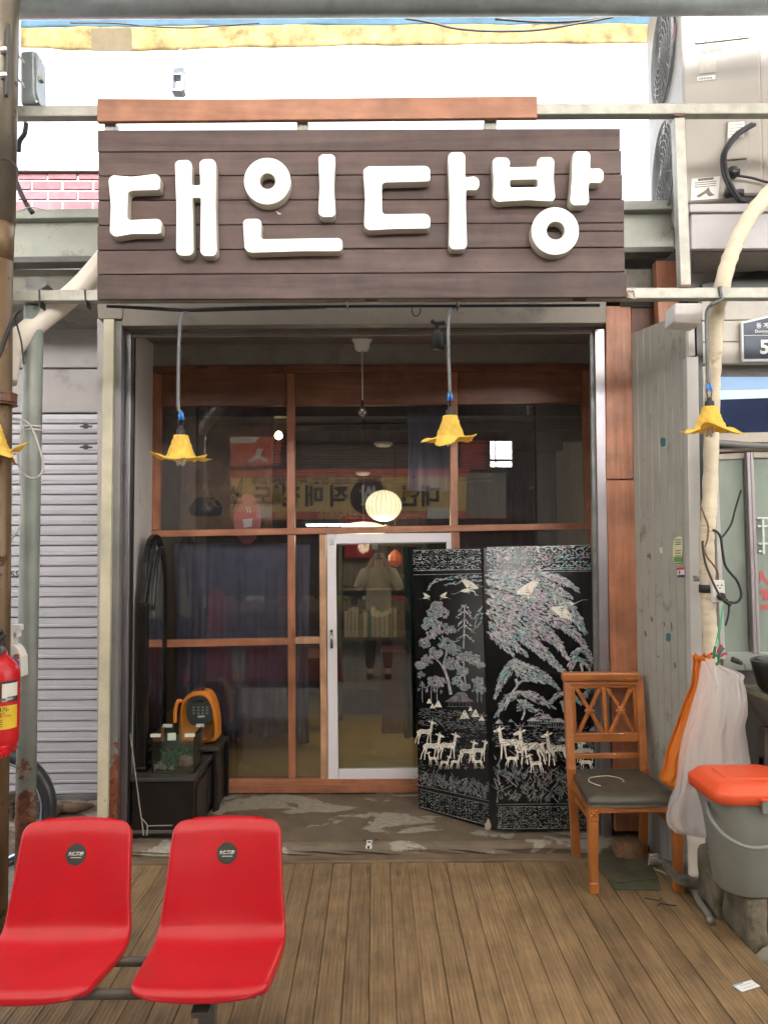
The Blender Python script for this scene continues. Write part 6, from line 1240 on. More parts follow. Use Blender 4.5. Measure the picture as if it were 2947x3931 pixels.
def bag(Lf, Rf_, Y, name, m, label, sd, folds, depth=.05, parts=None):
    random.seed(sd); ph = [random.uniform(0,6.28) for _ in range(6)]
    Ll = bez([V((*q,0)) for q in Lf], 5); Rr2 = bez([V((*q,0)) for q in Rf_], 5); n = 64; nu = 150; b = MB()
    def samp(L_, f): x = f*(len(L_)-1); i = min(int(x), len(L_)-2); return L_[i].lerp(L_[i+1], x-i)
    def fn(u, v):
        a = P(samp(Ll,v)[:2], Y); c = P(samp(Rr2,v)[:2], Y); cc = (a+c)/2; hw = (c-a)/2; an = u*2*math.pi
        dp = depth*(.25+.9*v) * (1 if v < .9 else (1-((v-.9)/.1)**2*.6)); k = 1+.0*v
        pl = (.6*math.sin(an*folds+ph[0]+v*1.5)+.55*math.sin(an*folds*1.9+ph[1]-v*2)+.4*math.sin(an*folds*3.3+ph[2]+v*4)+.22*math.sin(an*folds*5.7+ph[5]-v*7))*(1.1-.55*v)
        cr = .10*math.sin(an*4+v*26+ph[3])*math.sin(v*17+an*2+ph[4])
        return cc + hw*math.cos(an)*(1-.05*pl) + V((0, dp*math.sin(an)*(.8+.25*pl) + dp*.42*(pl+1.6*cr), dp*.22*cr))
    b.grid(fn, nu, n); o = b.obj(name, m, smooth=True); return props(o, label, 'plastic bag')
ow = film('orange_film', (.85,.27,.02), .06); wf = film('white_film', (.95,.93,.92), .48, .16)
bag([Rl(180,415),Rl(215,480),Rl(205,650),Rl(190,820),Rl(100,1030),Rl(0,1340),Rh(755,1300),Rh(735,1400),Rh(712,1455),Rh(745,1490)],[Rl(620,540),Rl(520,600),Rl(420,760),Rl(400,900),Rl(400,1100),Rl(330,1400),Rh(850,1350),Rh(850,1440),Rh(830,1495),Rh(795,1520)], 3.62, 'orange_bag', ow, 'limp orange plastic bag clipped behind the white one beside the white post', 4, 3, .045)
bag([Rl(345,505),Rl(310,650),Rl(280,860),Rl(200,1130),Rl(110,1450),Rl(30,1750),Rh(800,1510),Rh(755,1640),Rh(758,1715),Rh(800,1762)],[Rl(560,545),Rl(900,690),Rl(905,800),Rl(945,1000),Rl(935,1230),Rl(890,1450),Rl(935,1750),Rh(1205,1420),Rh(1200,1640),Rh(1120,1800)], 3.55, 'white_bag', wf, 'crumpled translucent white plastic bag hanging over the food bin', 9, 4, .07)
quad('bag_ear', [Rl(165,420),Rl(240,400),Rl(330,392),Rl(440,405),Rl(450,470),Rl(330,510),Rl(215,455)], 3.55, .012, ow, None, .003, label='folded orange bag mouth caught in the clothes pegs', cat='bag flap') if False else None
b = MB(); b.grid(lambda u, v: P(V((*Rl(400,470),0)).lerp(V((*Rl(545,490),0)),u).lerp(V((*Rl(520,850),0)).lerp(V((*Rl(545,880),0)),u),v)[:2],3.47)+V((0,.012*math.cos(u*6.3+v*4)-.02*math.sin(math.pi*u),0)), 10, 16); o = b.obj('bag_fold', MATS['white_film'], bpy.data.objects['white_bag'], True, solid=.0006)
b = MB(); b.grid(lambda u, v: P(V((*Rl(230,410),0)).lerp(V((*Rl(460,415),0)),u).lerp(V((*Rl(240,520),0)).lerp(V((*Rl(480,510),0)),u),v)[:2],3.585)+V((0,.01*math.sin(u*9+v*5),.008*math.sin(u*14))), 14, 8); b.obj('bag_mouth', ow, bpy.data.objects['orange_bag'], True, solid=.0006)
# clothes pegs on a green cord
def peg(name, legs, Y, m, label):
    b = MB()
    for L_ in legs: b.tube(bez(FP(L_,Y),4), .0065, 8)
    o = b.obj(name, m, smooth=True); props(o, label, 'clothes peg')
grn = plain('peg_green', (.01,.16,.075), .4); mag = plain('peg_pink', (.45,.02,.12), .4)
peg('clothes_peg', ([Rl(530,300),Rl(515,390),Rl(505,470)],[Rl(650,320),Rl(610,370),Rl(575,440),Rl(580,510),Rl(540,565)],[Rl(520,430),Rl(560,430)]), 3.45, grn, 'green clothes peg gripping the white plastic bag')
peg('clothes_peg', ([Rl(625,285),Rl(580,340),Rl(560,400)],[Rl(695,392),Rl(640,410),Rl(600,430),Rl(470,400)]), 3.5, mag, 'pink clothes peg behind the green one holding the orange bag')
cordg = plain('green_cord', (.12,.42,.25), .5)
wire('green_cord', FP([Ro(370,1705),Ro(330,1950),Ro(295,2120)],3.5)+FP([Rl(540,290)],3.45), .003, cordg, 'pale green string from the socket to the clothes pegs', 'string', 6)
wire('green_cord', FP([Ro(372,1705),Ro(345,1960),Ro(312,2140)],3.5)+FP([Rl(570,310)],3.46), .003, cordg, 'second pale green string hanging close beside the first', 'string', 6)
# double socket
so_ = thing('double_socket', 'white double wall socket with one black plug beside the wrapped pipe', 'socket', P(Ro(320,1690),3.6))
quad('socket_box', roundpoly([V((*Ro(248,1460),0)),V((*Ro(384,1458),0)),V((*Ro(396,1690),0)),V((*Ro(268,1696),0))], 4), 3.6, .045, plain('socket_white', (.72,.7,.67), .4), so_, .004)
sd_ = plain('socket_dark', (.3,.29,.28), .5)
c = P(Ro(335,1530),3.599); MB().lathe([(.0195,0),(.0195,.002),(.017,.002),(.016,.0005),(.001,.0005)], c, 20, (0,-1,0)).obj('socket_face', MATS['socket_white'], so_)
for q in ((312,1515),(352,1512),(335,1542)): b = MB().lathe([(.0035,0),(.0035,.0016),(.001,.0018)], P(Ro(*q),3.5975), 8, (0,-1,0)); b.obj('pin_hole', black, so_)
pl_ = MB().lathe([(.019,0),(.019,.018),(.013,.03),(.006,.034),(.001,.035)], P(Ro(342,1632),3.599), 16, (0,-1,0)).obj('plug', blackrub, smooth=True); props(pl_, 'round black plug in the lower half of the white socket', 'plug')
wire('cable', FP([Ro(345,1640),Ro(300,1560),Ro(240,1430),Ro(180,1270),Ro(152,1080),Ro(158,1040)],3.565), .0055, mat('cable_brown', (.06,.04,.03), .5), 'dark brown cable running from the black plug up behind the wrapped pipe')
wire('cable', FP([Ro(345,1640),Ro(400,1690),Ro(450,1725)],3.56), .008, blackrub, 'stub of thick black flex poking out of the plug')
wire('cable', FP([Ro(400,1660),Ro(430,1690),Ro(520,1690),Ro(562,1610),Ro(520,1470),Ro(430,1360),Ro(385,1280),Ro(360,1120),Ro(345,1010),Ro(310,950),Ro(260,925)],3.6), .0065, blackrub, 'black cable looping out over the window from the socket')
wire('cable', FP([Ro(345,1015),Ro(400,950),Ro(460,850),Ro(500,700),Ro(560,500)],3.72), .005, blackrub, 'thin black cable slanting up across the sliding window')
wire('cable', FP([Ro(400,1690),Ro(430,1720),Ro(425,1830),Ro(395,1940)],3.6), .005, blackrub, 'short black cable end hanging down below the socket')
wire('cable', FP([Ro(138,680),Ro(170,770),Ro(210,880),Ro(205,1010),Ro(175,1110)],3.6), .0045, mat('cable_tan', (.22,.1,.05), .5), 'brown cable bulging over the front of the wrapped pipe')
wire('cable', FP([Ro(165,1120),Ro(200,1210),Ro(270,1300),Ro(310,1370),Ro(318,1455)],3.6), .0045, MATS['cable_tan'], 'brown cable dropping into the top of the white socket')
# counter, pot
ct = thing('counter', 'worn cement topped counter under the sliding window', 'counter', (2.2,3.55,.05))
zc_ = .91; MB().box(1.825,2.9,3.15,3.86,zc_-.03,zc_).obj('counter_top', wood('counter_wood', (.28,.27,.19), (.42,.4,.29), 'y', .6, 8, 0, .1, .2), ct, bevel=.003)
MB().slab([(1.835,3.86,zc_-.032),(1.835,3.17,zc_-.032),(1.95,3.17,zc_-.22),(1.95,3.86,zc_-.22)], (.04,0,0)).obj('side_board', mat('counter_grey', (.25,.22,.2), .8, 0, .15, 6), ct)
MB().slab([(1.835,3.165,zc_-.032),(2.9,3.165,zc_-.032),(2.9,3.165,zc_-.25),(2.0,3.165,zc_-.2)], (0,.03,0)).obj('front_board', MATS['counter_grey'], ct)
MB().box(1.99,2.06,3.25,3.32,.051,zc_-.2).obj('leg', mat('counter_leg', (.17,.13,.12), .7), ct, bevel=.003); MB().box(1.9,1.94,3.78,3.84,.051,zc_-.2).obj('leg', MATS['counter_leg'], ct, bevel=.003); MB().box(1.9,2.8,3.8,3.84,.52,.56).obj('rail', MATS['counter_leg'], ct)
lf = MB(); lf.add([(1.86,3.3,zc_+.002),(1.93,3.24,zc_+.012),(2.05,3.22,zc_+.01),(2.1,3.26,zc_+.006),(2.0,3.33,zc_+.014),(1.92,3.35,zc_+.006)], [(0,1,2,3,4,5)]); o = lf.obj('leaf_scrap', plain('leaf_grey_green', (.1,.15,.07), .6), solid=.003); props(o, 'limp green leaf lying on the counter by the black pot', 'leaf')
pot = thing('cooking_pot', 'wide black cooking pot with side handle on the counter', 'pot', (1.975,3.62,zc_)); potm = mat('pot_black', (.022,.02,.018), .35, .3, .3, 9, .05, 60)
MB().lathe([(.001,.002),(.145,.002),(.165,.03),(.19,.13),(.195,.15),(.19,.152),(.183,.135),(.155,.03),(.001,.02)], (1.975,3.62,zc_), 40, caps=False).obj('pot_body', potm, pot, True)
MB().lathe([(.001,.168),(.1,.165),(.165,.155),(.186,.146)], (1.975,3.62,zc_), 40, caps=False).obj('lid', mat('lid_dark_glass', (.05,.05,.055), .15, .2), pot, True)
a, c, d = P(Rl(945,620),3.5), P(Rl(935,560),3.49), P(Rl(895,540),3.48); MB().tube(bez([a,c,d],4), .004, 6).obj('handle_bracket', MATS['chrome'], pot, True); MB().tube(FP([Rl(905,540),Rl(850,515),Rl(765,480)],3.47), [.009,.0125,.0125], 10).obj('handle_grip', blackrub, pot, True)
# ================================================================== FIRE EXTINGUISHER, SPRAY BOTTLE, BICYCLE
ex = thing('fire_extinguisher', 'red fire extinguisher with yellow labels strapped to the brown pole', 'fire extinguisher', P((5,2880),2.95))
YE = 2.95; cc = P((-8,2880),YE); zt2 = P((2,2522),YE).z; zb2 = P((2,2868),YE).z; er = .075
exr = mat('extinguisher_red', (.55,.012,.018), .3, 0, .05, 4); H = zt2-zb2
MB().lathe([(.05,0),(er*.86,.004),(er*.97,.02),(er,.045),(er,H-.075),(er*.97,H-.05),(er*.85,H-.025),(er*.6,H-.006),(.03,H+.006),(.026,H+.03),(.001,H+.032)], (cc.x,cc.y,zb2), 32).obj('cylinder_body', exr, ex, True)
def wrap(F0, F1, y0, y1, m, name, off=.0012):
    a0, a1 = [math.asin(max(-.99,min(.99,(P((f,2700),YE).x-cc.x)/er))) for f in (F0, F1)]; za, zb_ = P((0,y0),YE-.06).z, P((0,y1),YE-.06).z
    MB().grid(lambda u, v: (cc.x+(er+off)*math.sin(a0+(a1-a0)*u), cc.y-(er+off)*math.cos(a0+(a1-a0)*u), za+(zb_-za)*v), 14, 1).obj(name, m, ex)
ylw = plain('label_yellow', (.75,.52,.03), .45); lbw = plain('label_white', (.68,.66,.6), .5); ink = plain('label_ink', (.03,.025,.02), .6); lred = plain('label_red', (.5,.03,.02), .5)
wrap(-55,32,2618,2690,ylw,'upper_label'); wrap(32,37,2618,2695,ink,'label_edge'); wrap(38,75,2618,2695,lbw,'side_label'); wrap(38,75,2617,2626,ink,'label_heading',.0018)
wrap(10,28,2640,2665,lbw,'label_patch',.0018); wrap(52,72,2678,2697,ink,'label_patch',.0018); wrap(-60,73,2712,2802,ylw,'lower_label'); wrap(-65,77,2681,2692,plain('band_steel',(.5,.5,.5),.25,1),'steel_band',.003)
def wrapt(s, size, F, m, bold=.0):
    a0 = math.asin((P((F[0],2700),YE).x-cc.x)/er); z = P(F,YE-.06).z
    text(s, size, cc, m, ex, 'label_lettering', warp=lambda p: V((cc.x+(er+.0022)*math.sin(a0+p.x/er), cc.y-(er+.0022)*math.cos(a0+p.x/er), z+p.y)), depth=0, bold=bold)
wrapt('는 소화기-', .02, (22,2726), ink, .0006); wrapt('공용', .015, (28,2749), lred, .0004); wrapt('사용법 안내문', .009, (25,2740), ink); wrapt('스마(일)', .009, (52,2750), lred)
for y in (2763,2771,2779,2788):
    wrapt('----------', .012, (24,y), ink, .0006)
b = MB(); b.tube([(cc.x-.06,cc.y-.01,zt2+.055),(cc.x+.0,cc.y-.02,zt2+.06),(cc.x+.033,cc.y-.025,zt2+.085)], [.011,.012,.006], 8).tube([(cc.x-.06,cc.y-.01,zt2+.085),(cc.x+.0,cc.y-.02,zt2+.095),(cc.x+.02,cc.y-.02,zt2+.1)], [.01,.011,.009], 8).lathe([(.02,.02),(.022,.05),(.014,.09),(.001,.092)], (cc.x,cc.y,zt2), 12); b.obj('valve_handle', blackrub, ex, True)
MB().lathe([(.015,-.012),(.017,0),(.015,.01),(.012,.011),(.001,.0105)], (cc.x+.024,cc.y-.035,zt2+.03), 18, (0,-1,0)).obj('pressure_gauge', dark_steel, ex, True)
MB().box(cc.x-.07,cc.x+.05,cc.y-.075,cc.y+.06,zb2-.024,zb2-.004).box(cc.x+.03,cc.x+.065,cc.y-.06,cc.y-.03,zb2-.02,zb2+.02).obj('bracket', exr, ex, bevel=.006)
sp = thing('spray_bottle', 'white trigger spray bottle tucked between the two poles', 'spray bottle', P(Rm(130,560),3.22)); YP = 3.22
quad('bottle', roundpoly([V((*Rm(*q),0)) for q in [(40,580),(40,420),(55,340),(90,290),(125,290),(165,330),(195,400),(200,580)]],6), YP, .06, plain('bottle_white', (.72,.71,.67), .4), sp, .012)
quad('trigger_head', roundpoly([V((*Rm(*q),0)) for q in [(5,165),(40,125),(110,112),(180,112),(180,165),(158,175),(160,225),(148,215),(135,180),(115,195),(115,285),(60,285),(70,200),(20,180)]],3), YP+.01, .035, MATS['bottle_white'], sp, .006)
quad('bottle_label', [Rm(105,400),Rm(175,440),Rm(175,510),Rm(105,430)], YP-.002, .002, plain('label_blue', (.03,.13,.5), .4), sp, 0); quad('bottle_label', roundpoly([V((*Rm(*q),0)) for q in [(120,385),(150,370),(175,380),(172,425),(150,420),(125,400)]],5), YP-.003, .002, plain('label_berry', (.45,.12,.08), .4), sp, 0)
quad('white_tie', [Rm(100,440),Rm(200,425),Rm(228,430),Rm(228,437),Rm(200,437),Rm(100,450)], 3.29, .004, MATS['strap_white'], None, 0, label='white plastic cable tie round the grey pole beside the spray bottle', cat='cable tie')
by = thing('bicycle', 'old black bicycle half hidden behind the two poles', 'bicycle', (-1.95,3.95,0)); WY = 3.95; wc = P((-28,3112),WY); wr = wc.z-.0+.003
def ringv(r_, a0=0, a1=360, n=48, y=WY): return [(wc.x+r_*math.cos(R(a0+(a1-a0)*i/n)), y, wc.z+r_*math.sin(R(a0+(a1-a0)*i/n))) for i in range(n if a1-a0 == 360 else n+1)]
wh_ = MB().tube(ringv(wr-.016), .016, 10, True).obj('tyre', blackrub, by, True); MB().tube(ringv(wr-.042), .011, 8, True).obj('rim', plain('rim_blue_chrome', (.45,.55,.72), .15, 1), by, True)
b = MB()
for k in range(24): a = k*2*math.pi/24; b.bar((wc.x,WY+(.02 if k%2 else -.02),wc.z),(wc.x+(wr-.05)*math.cos(a+.2),WY,wc.z+(wr-.05)*math.sin(a+.2)),.0022,.0022,(0,1,.01))
b.obj('spokes', dark_steel, by); MB().tube([(wc.x,WY-.05,wc.z),(wc.x,WY+.05,wc.z)], .022, 12).obj('hub', dark_steel, by, True)
fa = [i for i in range(-12,150,6)]; b = MB(); vs = []
for a in fa:
    for dy, dr in ((-.04,-.03),(-.03,.012),(0,.02),(.03,.012),(.04,-.03)): vs.append((wc.x+(wr+.008+dr)*math.cos(R(a)), WY+dy, wc.z+(wr+.008+dr)*math.sin(R(a))))
b.add(vs, [(i*5+k,i*5+k+1,i*5+5+k+1,i*5+5+k) for i in range(len(fa)-1) for k in range(4)]); b.obj('fender', mat('fender_black', (.02,.02,.022), .4), by, True, solid=.002)
q = V((wc.x-1.05,WY,wc.z)); bb = V((wc.x-.5,WY,wc.z+.02)); stt = V((wc.x-.36,WY,.72)); hd = V((wc.x-.95,WY,.75))
b = MB()
for a, c in ((wc+V((0,-.05,0)),bb+V((0,-.03,0))),(wc+V((0,.05,0)),bb+V((0,.03,0))),(wc+V((0,-.05,0)),stt),(wc+V((0,.05,0)),stt),(bb,stt),(bb,hd),(stt,hd+V((0,0,.04))),(hd+V((0,0,.1)),q)): b.tube([a,c], .012, 8)
b.obj('frame', dark_steel, by, True); MB().tube([(q.x+(wr-.016)*math.cos(i*math.pi/20),WY,q.z+(wr-.016)*math.sin(i*math.pi/20)) for i in range(40)], .016, 8, True).obj('tyre', blackrub, by, True)
MB().lathe([(.001,.04),(.08,.03),(.1,0),(.001,-.02)], (stt.x,WY,stt.z+.12), 14).tube([stt, stt+V((0,0,.12))], .012, 8).obj('saddle', blackrub, by, True); MB().tube([hd+V((-.02,-.28,.2)),hd+V((.05,-.1,.18)),hd+V((0,0,.16)),hd+V((.05,.1,.18)),hd+V((-.02,.28,.2))], .011, 8).obj('handlebar', dark_steel, by, True)
q = [P(Rf(*z_),4.5) for z_ in ((50,1500),(180,1490))]; o = MB().bar(V((q[0].x,4.5,.18)),V((q[1].x,4.55,.17)),.05,.05).obj('wooden_batten', mat('old_batten', (.08,.06,.045), .8)); props(o, 'dark wooden batten behind the bicycle wheel', 'batten')
for dx in (-.1,.05): MB().box(o.location.x+dx,o.location.x+dx+.05,4.5,4.56,-.005,.15).obj('batten_leg', MATS['old_batten'], o)
bt = bez([G(Rf(270,1548),.085),G(Rf(330,1520),.085),G(Rf(400,1522),.085),G(Rf(500,1508),.085)],5); o = MB().tube(bt, [.022,.03,.034,.03,.034,.038,.036,.034,.033,.03,.032,.03,.026,.022,.016,.01], 10).obj('driftwood', mat('driftwood_brown', (.14,.09,.055), .9, 0, .4, 14, .8, 40), smooth=True); props(o, 'rough brown stick lying on the floor before the shutter', 'stick')
# white flex looped on the grey pole
wc_ = mat('flex_white', (.48,.47,.44), .5)
wire('white_flex', FP([Rc(70,910),Rc(120,940),Rc(135,1000),Rc(108,1110),Rc(112,1190),Rc(150,1245),Rc(205,1260),Rc(245,1225),Rc(250,1160),Rc(225,1070),Rc(190,980),Rc(150,930),Rc(85,912)],3.27), .0045, wc_, 'loop of thin white flex hung on the grey pole', 'cable')
wire('white_flex', FP([Rc(125,960),Rc(118,1100),Rc(120,1250),Rc(126,1400),Rc(118,1530),Rc(60,1625)],3.26), .0045, wc_, 'white flex trailing down between the poles to the shutter', 'cable')
for y in (955, 975): o = MB().tube([P(Rc(x_,y+dy),3.31) for x_, dy in ((135,8),(180,0),(240,6))], .004, 6).obj('flex_tie', wc_, smooth=True); props(o, ('upper' if y == 955 else 'lower')+' turn of white flex tied round the grey pole', 'cable')
wire('wire', FP([Rq(20,1495),Rq(110,1520),Rq(165,1590),Rq(165,1700),Rq(200,1830),Rq(245,1900)],3.06), .004, blackrub, 'black wire arching off the brown pole in front of the brick wall')
wire('cable', FP([Rq(160,1720),Rq(200,1820),Rq(250,1920),Rq(310,2010)],3.6), .012, blackrub, 'thick black cable dropping past the bricks behind the beam')
wire('cable', FP([Rq(250,1160),Rq(235,1260),Rq(190,1330),Rq(178,1430)],3.5), .011, blackrub, 'black cables hanging below the upper rail next to the pole')
wire('wire', FP([Rq(80,230),Rq(75,600),Rq(62,910)],3.07), .008, mat('wire_dark', (.05,.048,.045), .5), 'dark cable running down the brown pole above the upper rail')
wire('wire', FP([Rc(120,280),Rc(80,330),Rc(40,430),Rc(10,520),Rc(0,560)],3.1), .008, blackrub, 'dark cable bending round the drain pipe joint under the lower rail')
wire('wire', FP([Rc(90,290),Rc(100,370),Rc(125,470),Rc(140,600)],3.18), .004, blackrub, 'thin wire dangling in front of the cream drain pipe')
wire('wire', FP([Rq(0,1960),Rq(60,1985),Rq(180,1990),Rq(300,1955),Rq(480,1995)],3.5), .003, wc_, 'thin pale wire crossing in front of the bricks')
for y in (450, 690): o = quad('pole_clip', [Rq(0,y-12),Rq(60,y-18),Rq(62,y+20),Rq(0,y+25)], 3.055, .02, MATS['strap_white'], None, .003); props(o, 'metal clip holding the dark cable to the pole, '+('the one above' if y == 450 else 'the one below'), 'clip')
# ================================================================== SMALL THINGS ON THE FLOOR
mt = mat('mat_olive', (.085,.075,.045), .9, 0, .25, 8, .3, 150)
o = MB().slab([G(Rh(*q),.004) for q in [(340,1958),(470,2052),(700,2026),(640,1880),(480,1850),(360,1900)]], (0,0,.004)).obj('floor_mat', mt); props(o, 'dark olive rubber mat lying under the wooden chair', 'mat')
o = MB().slab([G(Rh(*q),.0012) for q in [(420,2025),(455,2088),(722,2092),(700,2010)]], (0,0,.0025)).obj('floor_mat', mat('mat_green', (.075,.08,.045), .9, 0, .25, 8)); props(o, 'greenish mat offcut under the front edge of the olive mat', 'mat')
hp_ = thing('hasp', 'white metal door hasp fixed on the edge of the porch floor', 'hasp', G(Rj(690,430),.045)); hm = plain('hasp_white', (.72,.72,.7), .4)
quad('hasp_plate', roundpoly([V((*Rj(*q),0)) for q in [(673,376),(712,376),(704,398),(711,418),(705,431),(668,431),(666,418),(675,400)]],4), 4.07, .006, hm, hp_, .001)
quad('hasp_slot', [Rj(680,410),Rj(694,410),Rj(692,428),Rj(680,428)], 4.0685, .0012, black, hp_, 0); quad('hasp_slot', [Rj(680,381),Rj(704,381),Rj(700,390),Rj(682,390)], 4.0685, .0012, black, hp_, 0)
for k, (x, y) in enumerate(((665,374),(735,372))): o = MB().lathe([(.011,0),(.009,.004),(.001,.005)], G(Rj(x,y),.05), 10).obj('floor_socket', black); props(o, 'dark bolt hole in the porch floor at the '+('near' if k else 'far')+' side of the white hasp' if False else ('dark bolt hole touching the white hasp' if k == 0 else 'dark bolt hole a little apart from the white hasp'), 'bolt hole')
def paper(name, pts, z, m, label, cat, curl=.0):
    o = MB().slab([G(q, z)+V((0,0,curl*(i % 2))) for i, q in enumerate(pts)], (0,0,.0015)).obj(name, m); return props(o, label, cat)
cdp = plain('card_white', (.72,.72,.7), .5)
o = paper('card', [Rk(1438,1400),Rk(1555,1366),Rk(1610,1404),Rk(1500,1440)], .0025, cdp, 'white printed card lying on the deck near its front edge', 'card')
for q, m_ in (([Rk(1440,1399),Rk(1500,1381),Rk(1508,1385),Rk(1448,1404)], plain('card_blue',(.15,.4,.55),.5)),([Rk(1480,1400),Rk(1545,1380),Rk(1552,1385),Rk(1488,1406)], plain('card_grey',(.55,.55,.55),.6)),([Rk(1500,1414),Rk(1575,1392),Rk(1582,1397),Rk(1508,1420)], MATS.get('card_grey'))): MB().slab([G(z_,.0042) for z_ in q], (0,0,.0003)).obj('print', m_ or MATS['card_grey'], o)
lf = thing('leaflet', 'folded white leaflet with pink print dropped behind the wooden chair', 'leaflet', G(Rk(980,660),.005))
MB().slab([G(Rk(928,668),.006),G(Rk(1036,652),.006),P(Rk(985,600),3.86),P(Rk(935,602),3.86)], (0,.003,.002)).obj('sheet', cdp, lf); MB().slab([G(Rk(926,655),.012),G(Rk(1030,648),.012),G(Rk(1036,656),.004),G(Rk(926,668),.004)], (0,-.002,.001)).obj('fold', cdp, lf)
pkp = plain('leaflet_pink', (.5,.2,.22), .6); gr_ = plain('leaflet_grey', (.35,.35,.33), .6)
for q, m_ in (([(940,640),(955,642),(952,652),(938,650)],pkp),([(960,625),(990,628),(985,640),(958,637)],gr_),([(995,632),(1010,640),(1005,645),(990,642)],gr_),([(945,612),(980,610),(982,618),(946,620)],gr_),([(950,625),(956,625),(953,636),(947,635)],pkp)): MB().slab([P(Rk(*z_),3.84-.0012*0) - ray(Rk(*z_))*.012 for z_ in q], (0,.0006,0)).obj('print', m_, lf)
blk = wood('block_wood', (.2,.11,.06), (.36,.21,.12), 'y', .7, 9, .15, .2, .2)
bl1 = MB().slab([G(Rk(728,530),.003),G(Rk(780,552),.003),G(Rk(790,530),.003),G(Rk(740,512),.003)], (0,0,.0)) if False else None
b1 = MB().box(1.16,1.205,4.0,4.08,.003,.085); o = b1.obj('wood_block', blk, bevel=.004); o.location.x = P(Rk(752,540),4.03).x; props(o, 'smaller pale wood block standing under the chair by the corner post', 'wood block')
b1 = MB().box(1.22,1.31,3.98,4.07,.003,.085); o = b1.obj('wood_block', blk, bevel=.005); o.location.x = P(Rk(828,560),4.02).x; props(o, 'bigger reddish wood block under the chair beside the pale one', 'wood block')
dkp = plain('twig_dark', (.03,.018,.012), .8)
o = MB().tube([G(Rk(*q),.004) for q in ((905,866),(960,876),(1000,882),(1004,868))], .0022, 5).obj('twig', dkp); props(o, 'thin bent dark twig on the deck nearer to the mat', 'twig')
o = MB().tube([G(Rk(*q),.004) for q in ((985,915),(1000,900),(1050,908),(1100,914))], .0026, 5).obj('twig', dkp); props(o, 'dark twig with a hooked end on the deck farther from the mat', 'twig')
o = paper('paper_scrap', [Rk(220,575),Rk(292,570),Rk(296,579),Rk(222,582)], .0055, plain('scrap_pale', (.5,.42,.36), .7), 'tiny pale paper scrap on the edging board before the folding screen', 'paper scrap')
o = paper('splinter', [Rk(690,590),Rk(860,640),Rk(1040,715),Rk(1046,728),Rk(850,652),Rk(690,600)], .006, plain('cream_strip', (.4,.36,.29), .6), 'cream strip lying along the deck edge behind the chair', 'strip')
o = MB().tube(bez([G(Rk(*q),.02) for q in ((1185,790),(1215,830),(1240,890),(1290,960),(1310,1010))],5), .016, 8).obj('drain_hose', mat('hose_grey', (.17,.155,.13), .7), smooth=True); props(o, 'muddy grey hose in the gutter beside the deck', 'hose')
dp = thing('downpipe_foot', 'cream downpipe foot broken off above the gutter behind the bin', 'pipe', G(Rk(1210,780),.03)); MB().tube(bez([P(Rk(1215,480),3.62),P(Rk(1222,640),3.62),P(Rk(1228,740),3.6)],4), .042, 14).obj('pipe_shaft', pv, dp, True)
quad('concrete_foot', [Rk(1115,728),Rk(1160,745),Rk(1270,755),Rk(1272,805),Rk(1240,815),Rk(1112,792)], 3.56, .2, mat('dirty_foot', (.14,.125,.1), .9, 0, .4, 20, .5, 60), dp, .006)
# ================================================================== PHOTOGRAPHER (seen mirrored in the glass door)
pe = thing('person', 'person in pale jacket and dark trousers holding up a phone, mirrored in the door', 'person', (.05,-.42,-.15))
def skin(name, verts, edges, m, root, par, sub=2):
    me = bpy.data.meshes.new(name); o0 = WL[par.name]; me.from_pydata([tuple(V(v[0])-o0) for v in verts], edges, []); me.materials.append(m)
    o = bpy.data.objects.new(name, me); COL.objects.link(o); o.parent = par; WL[o.name] = o0
    md = o.modifiers.new('skin', 'SKIN'); md.use_smooth_shade = True; md.branch_smoothing = .3
    for v, q in zip(me.skin_vertices[0].data, verts): v.radius = (q[1], q[2] if len(q) > 2 else q[1]); v.use_root = False
    me.skin_vertices[0].data[root].use_root = True; s_ = o.modifiers.new('sub', 'SUBSURF'); s_.levels = s_.render_levels = sub; return o
px, py, gz = .05, -.42, -.15
skinm = mat('skin_tone', (.5,.33,.25), .5, 0, .06, 6); jk = mat('jacket_cream', (.5,.43,.28), .85, 0, .12, 8, .3, 30); tr = mat('trousers_dark', (.025,.022,.022), .8, 0, .2, 8)
VB = [((px,py,gz+.95),.15,.11),((px,py,gz+1.15),.14,.105),((px,py,gz+1.35),.165,.11),((px,py,gz+1.45),.07,.07),((px,py+.01,gz+1.54),.055,.055),((px,py+.03,gz+1.62),.085,.095),((px,py+.03,gz+1.72),.08,.095),
      ((px-.19,py,gz+1.40),.06),((px-.27,py+.06,gz+1.18),.05),((px-.12,py+.28,gz+1.48),.036),((px-.06,py+.34,gz+1.60),.03),
      ((px+.19,py,gz+1.40),.06),((px+.27,py+.06,gz+1.18),.05),((px+.12,py+.28,gz+1.48),.036),((px+.06,py+.34,gz+1.60),.03),
      ((px-.1,py,gz+.85),.095),((px-.11,py+.01,gz+.5),.062),((px-.12,py,gz+.09),.042),((px-.12,py+.13,gz+.035),.035),
      ((px+.1,py,gz+.85),.095),((px+.11,py+.01,gz+.5),.062),((px+.12,py,gz+.09),.042),((px+.12,py+.13,gz+.035),.035)]
EB = [(0,1),(1,2),(2,3),(3,4),(4,5),(5,6),(2,7),(7,8),(8,9),(9,10),(2,11),(11,12),(12,13),(13,14),(0,15),(15,16),(16,17),(17,18),(0,19),(19,20),(20,21),(21,22)]
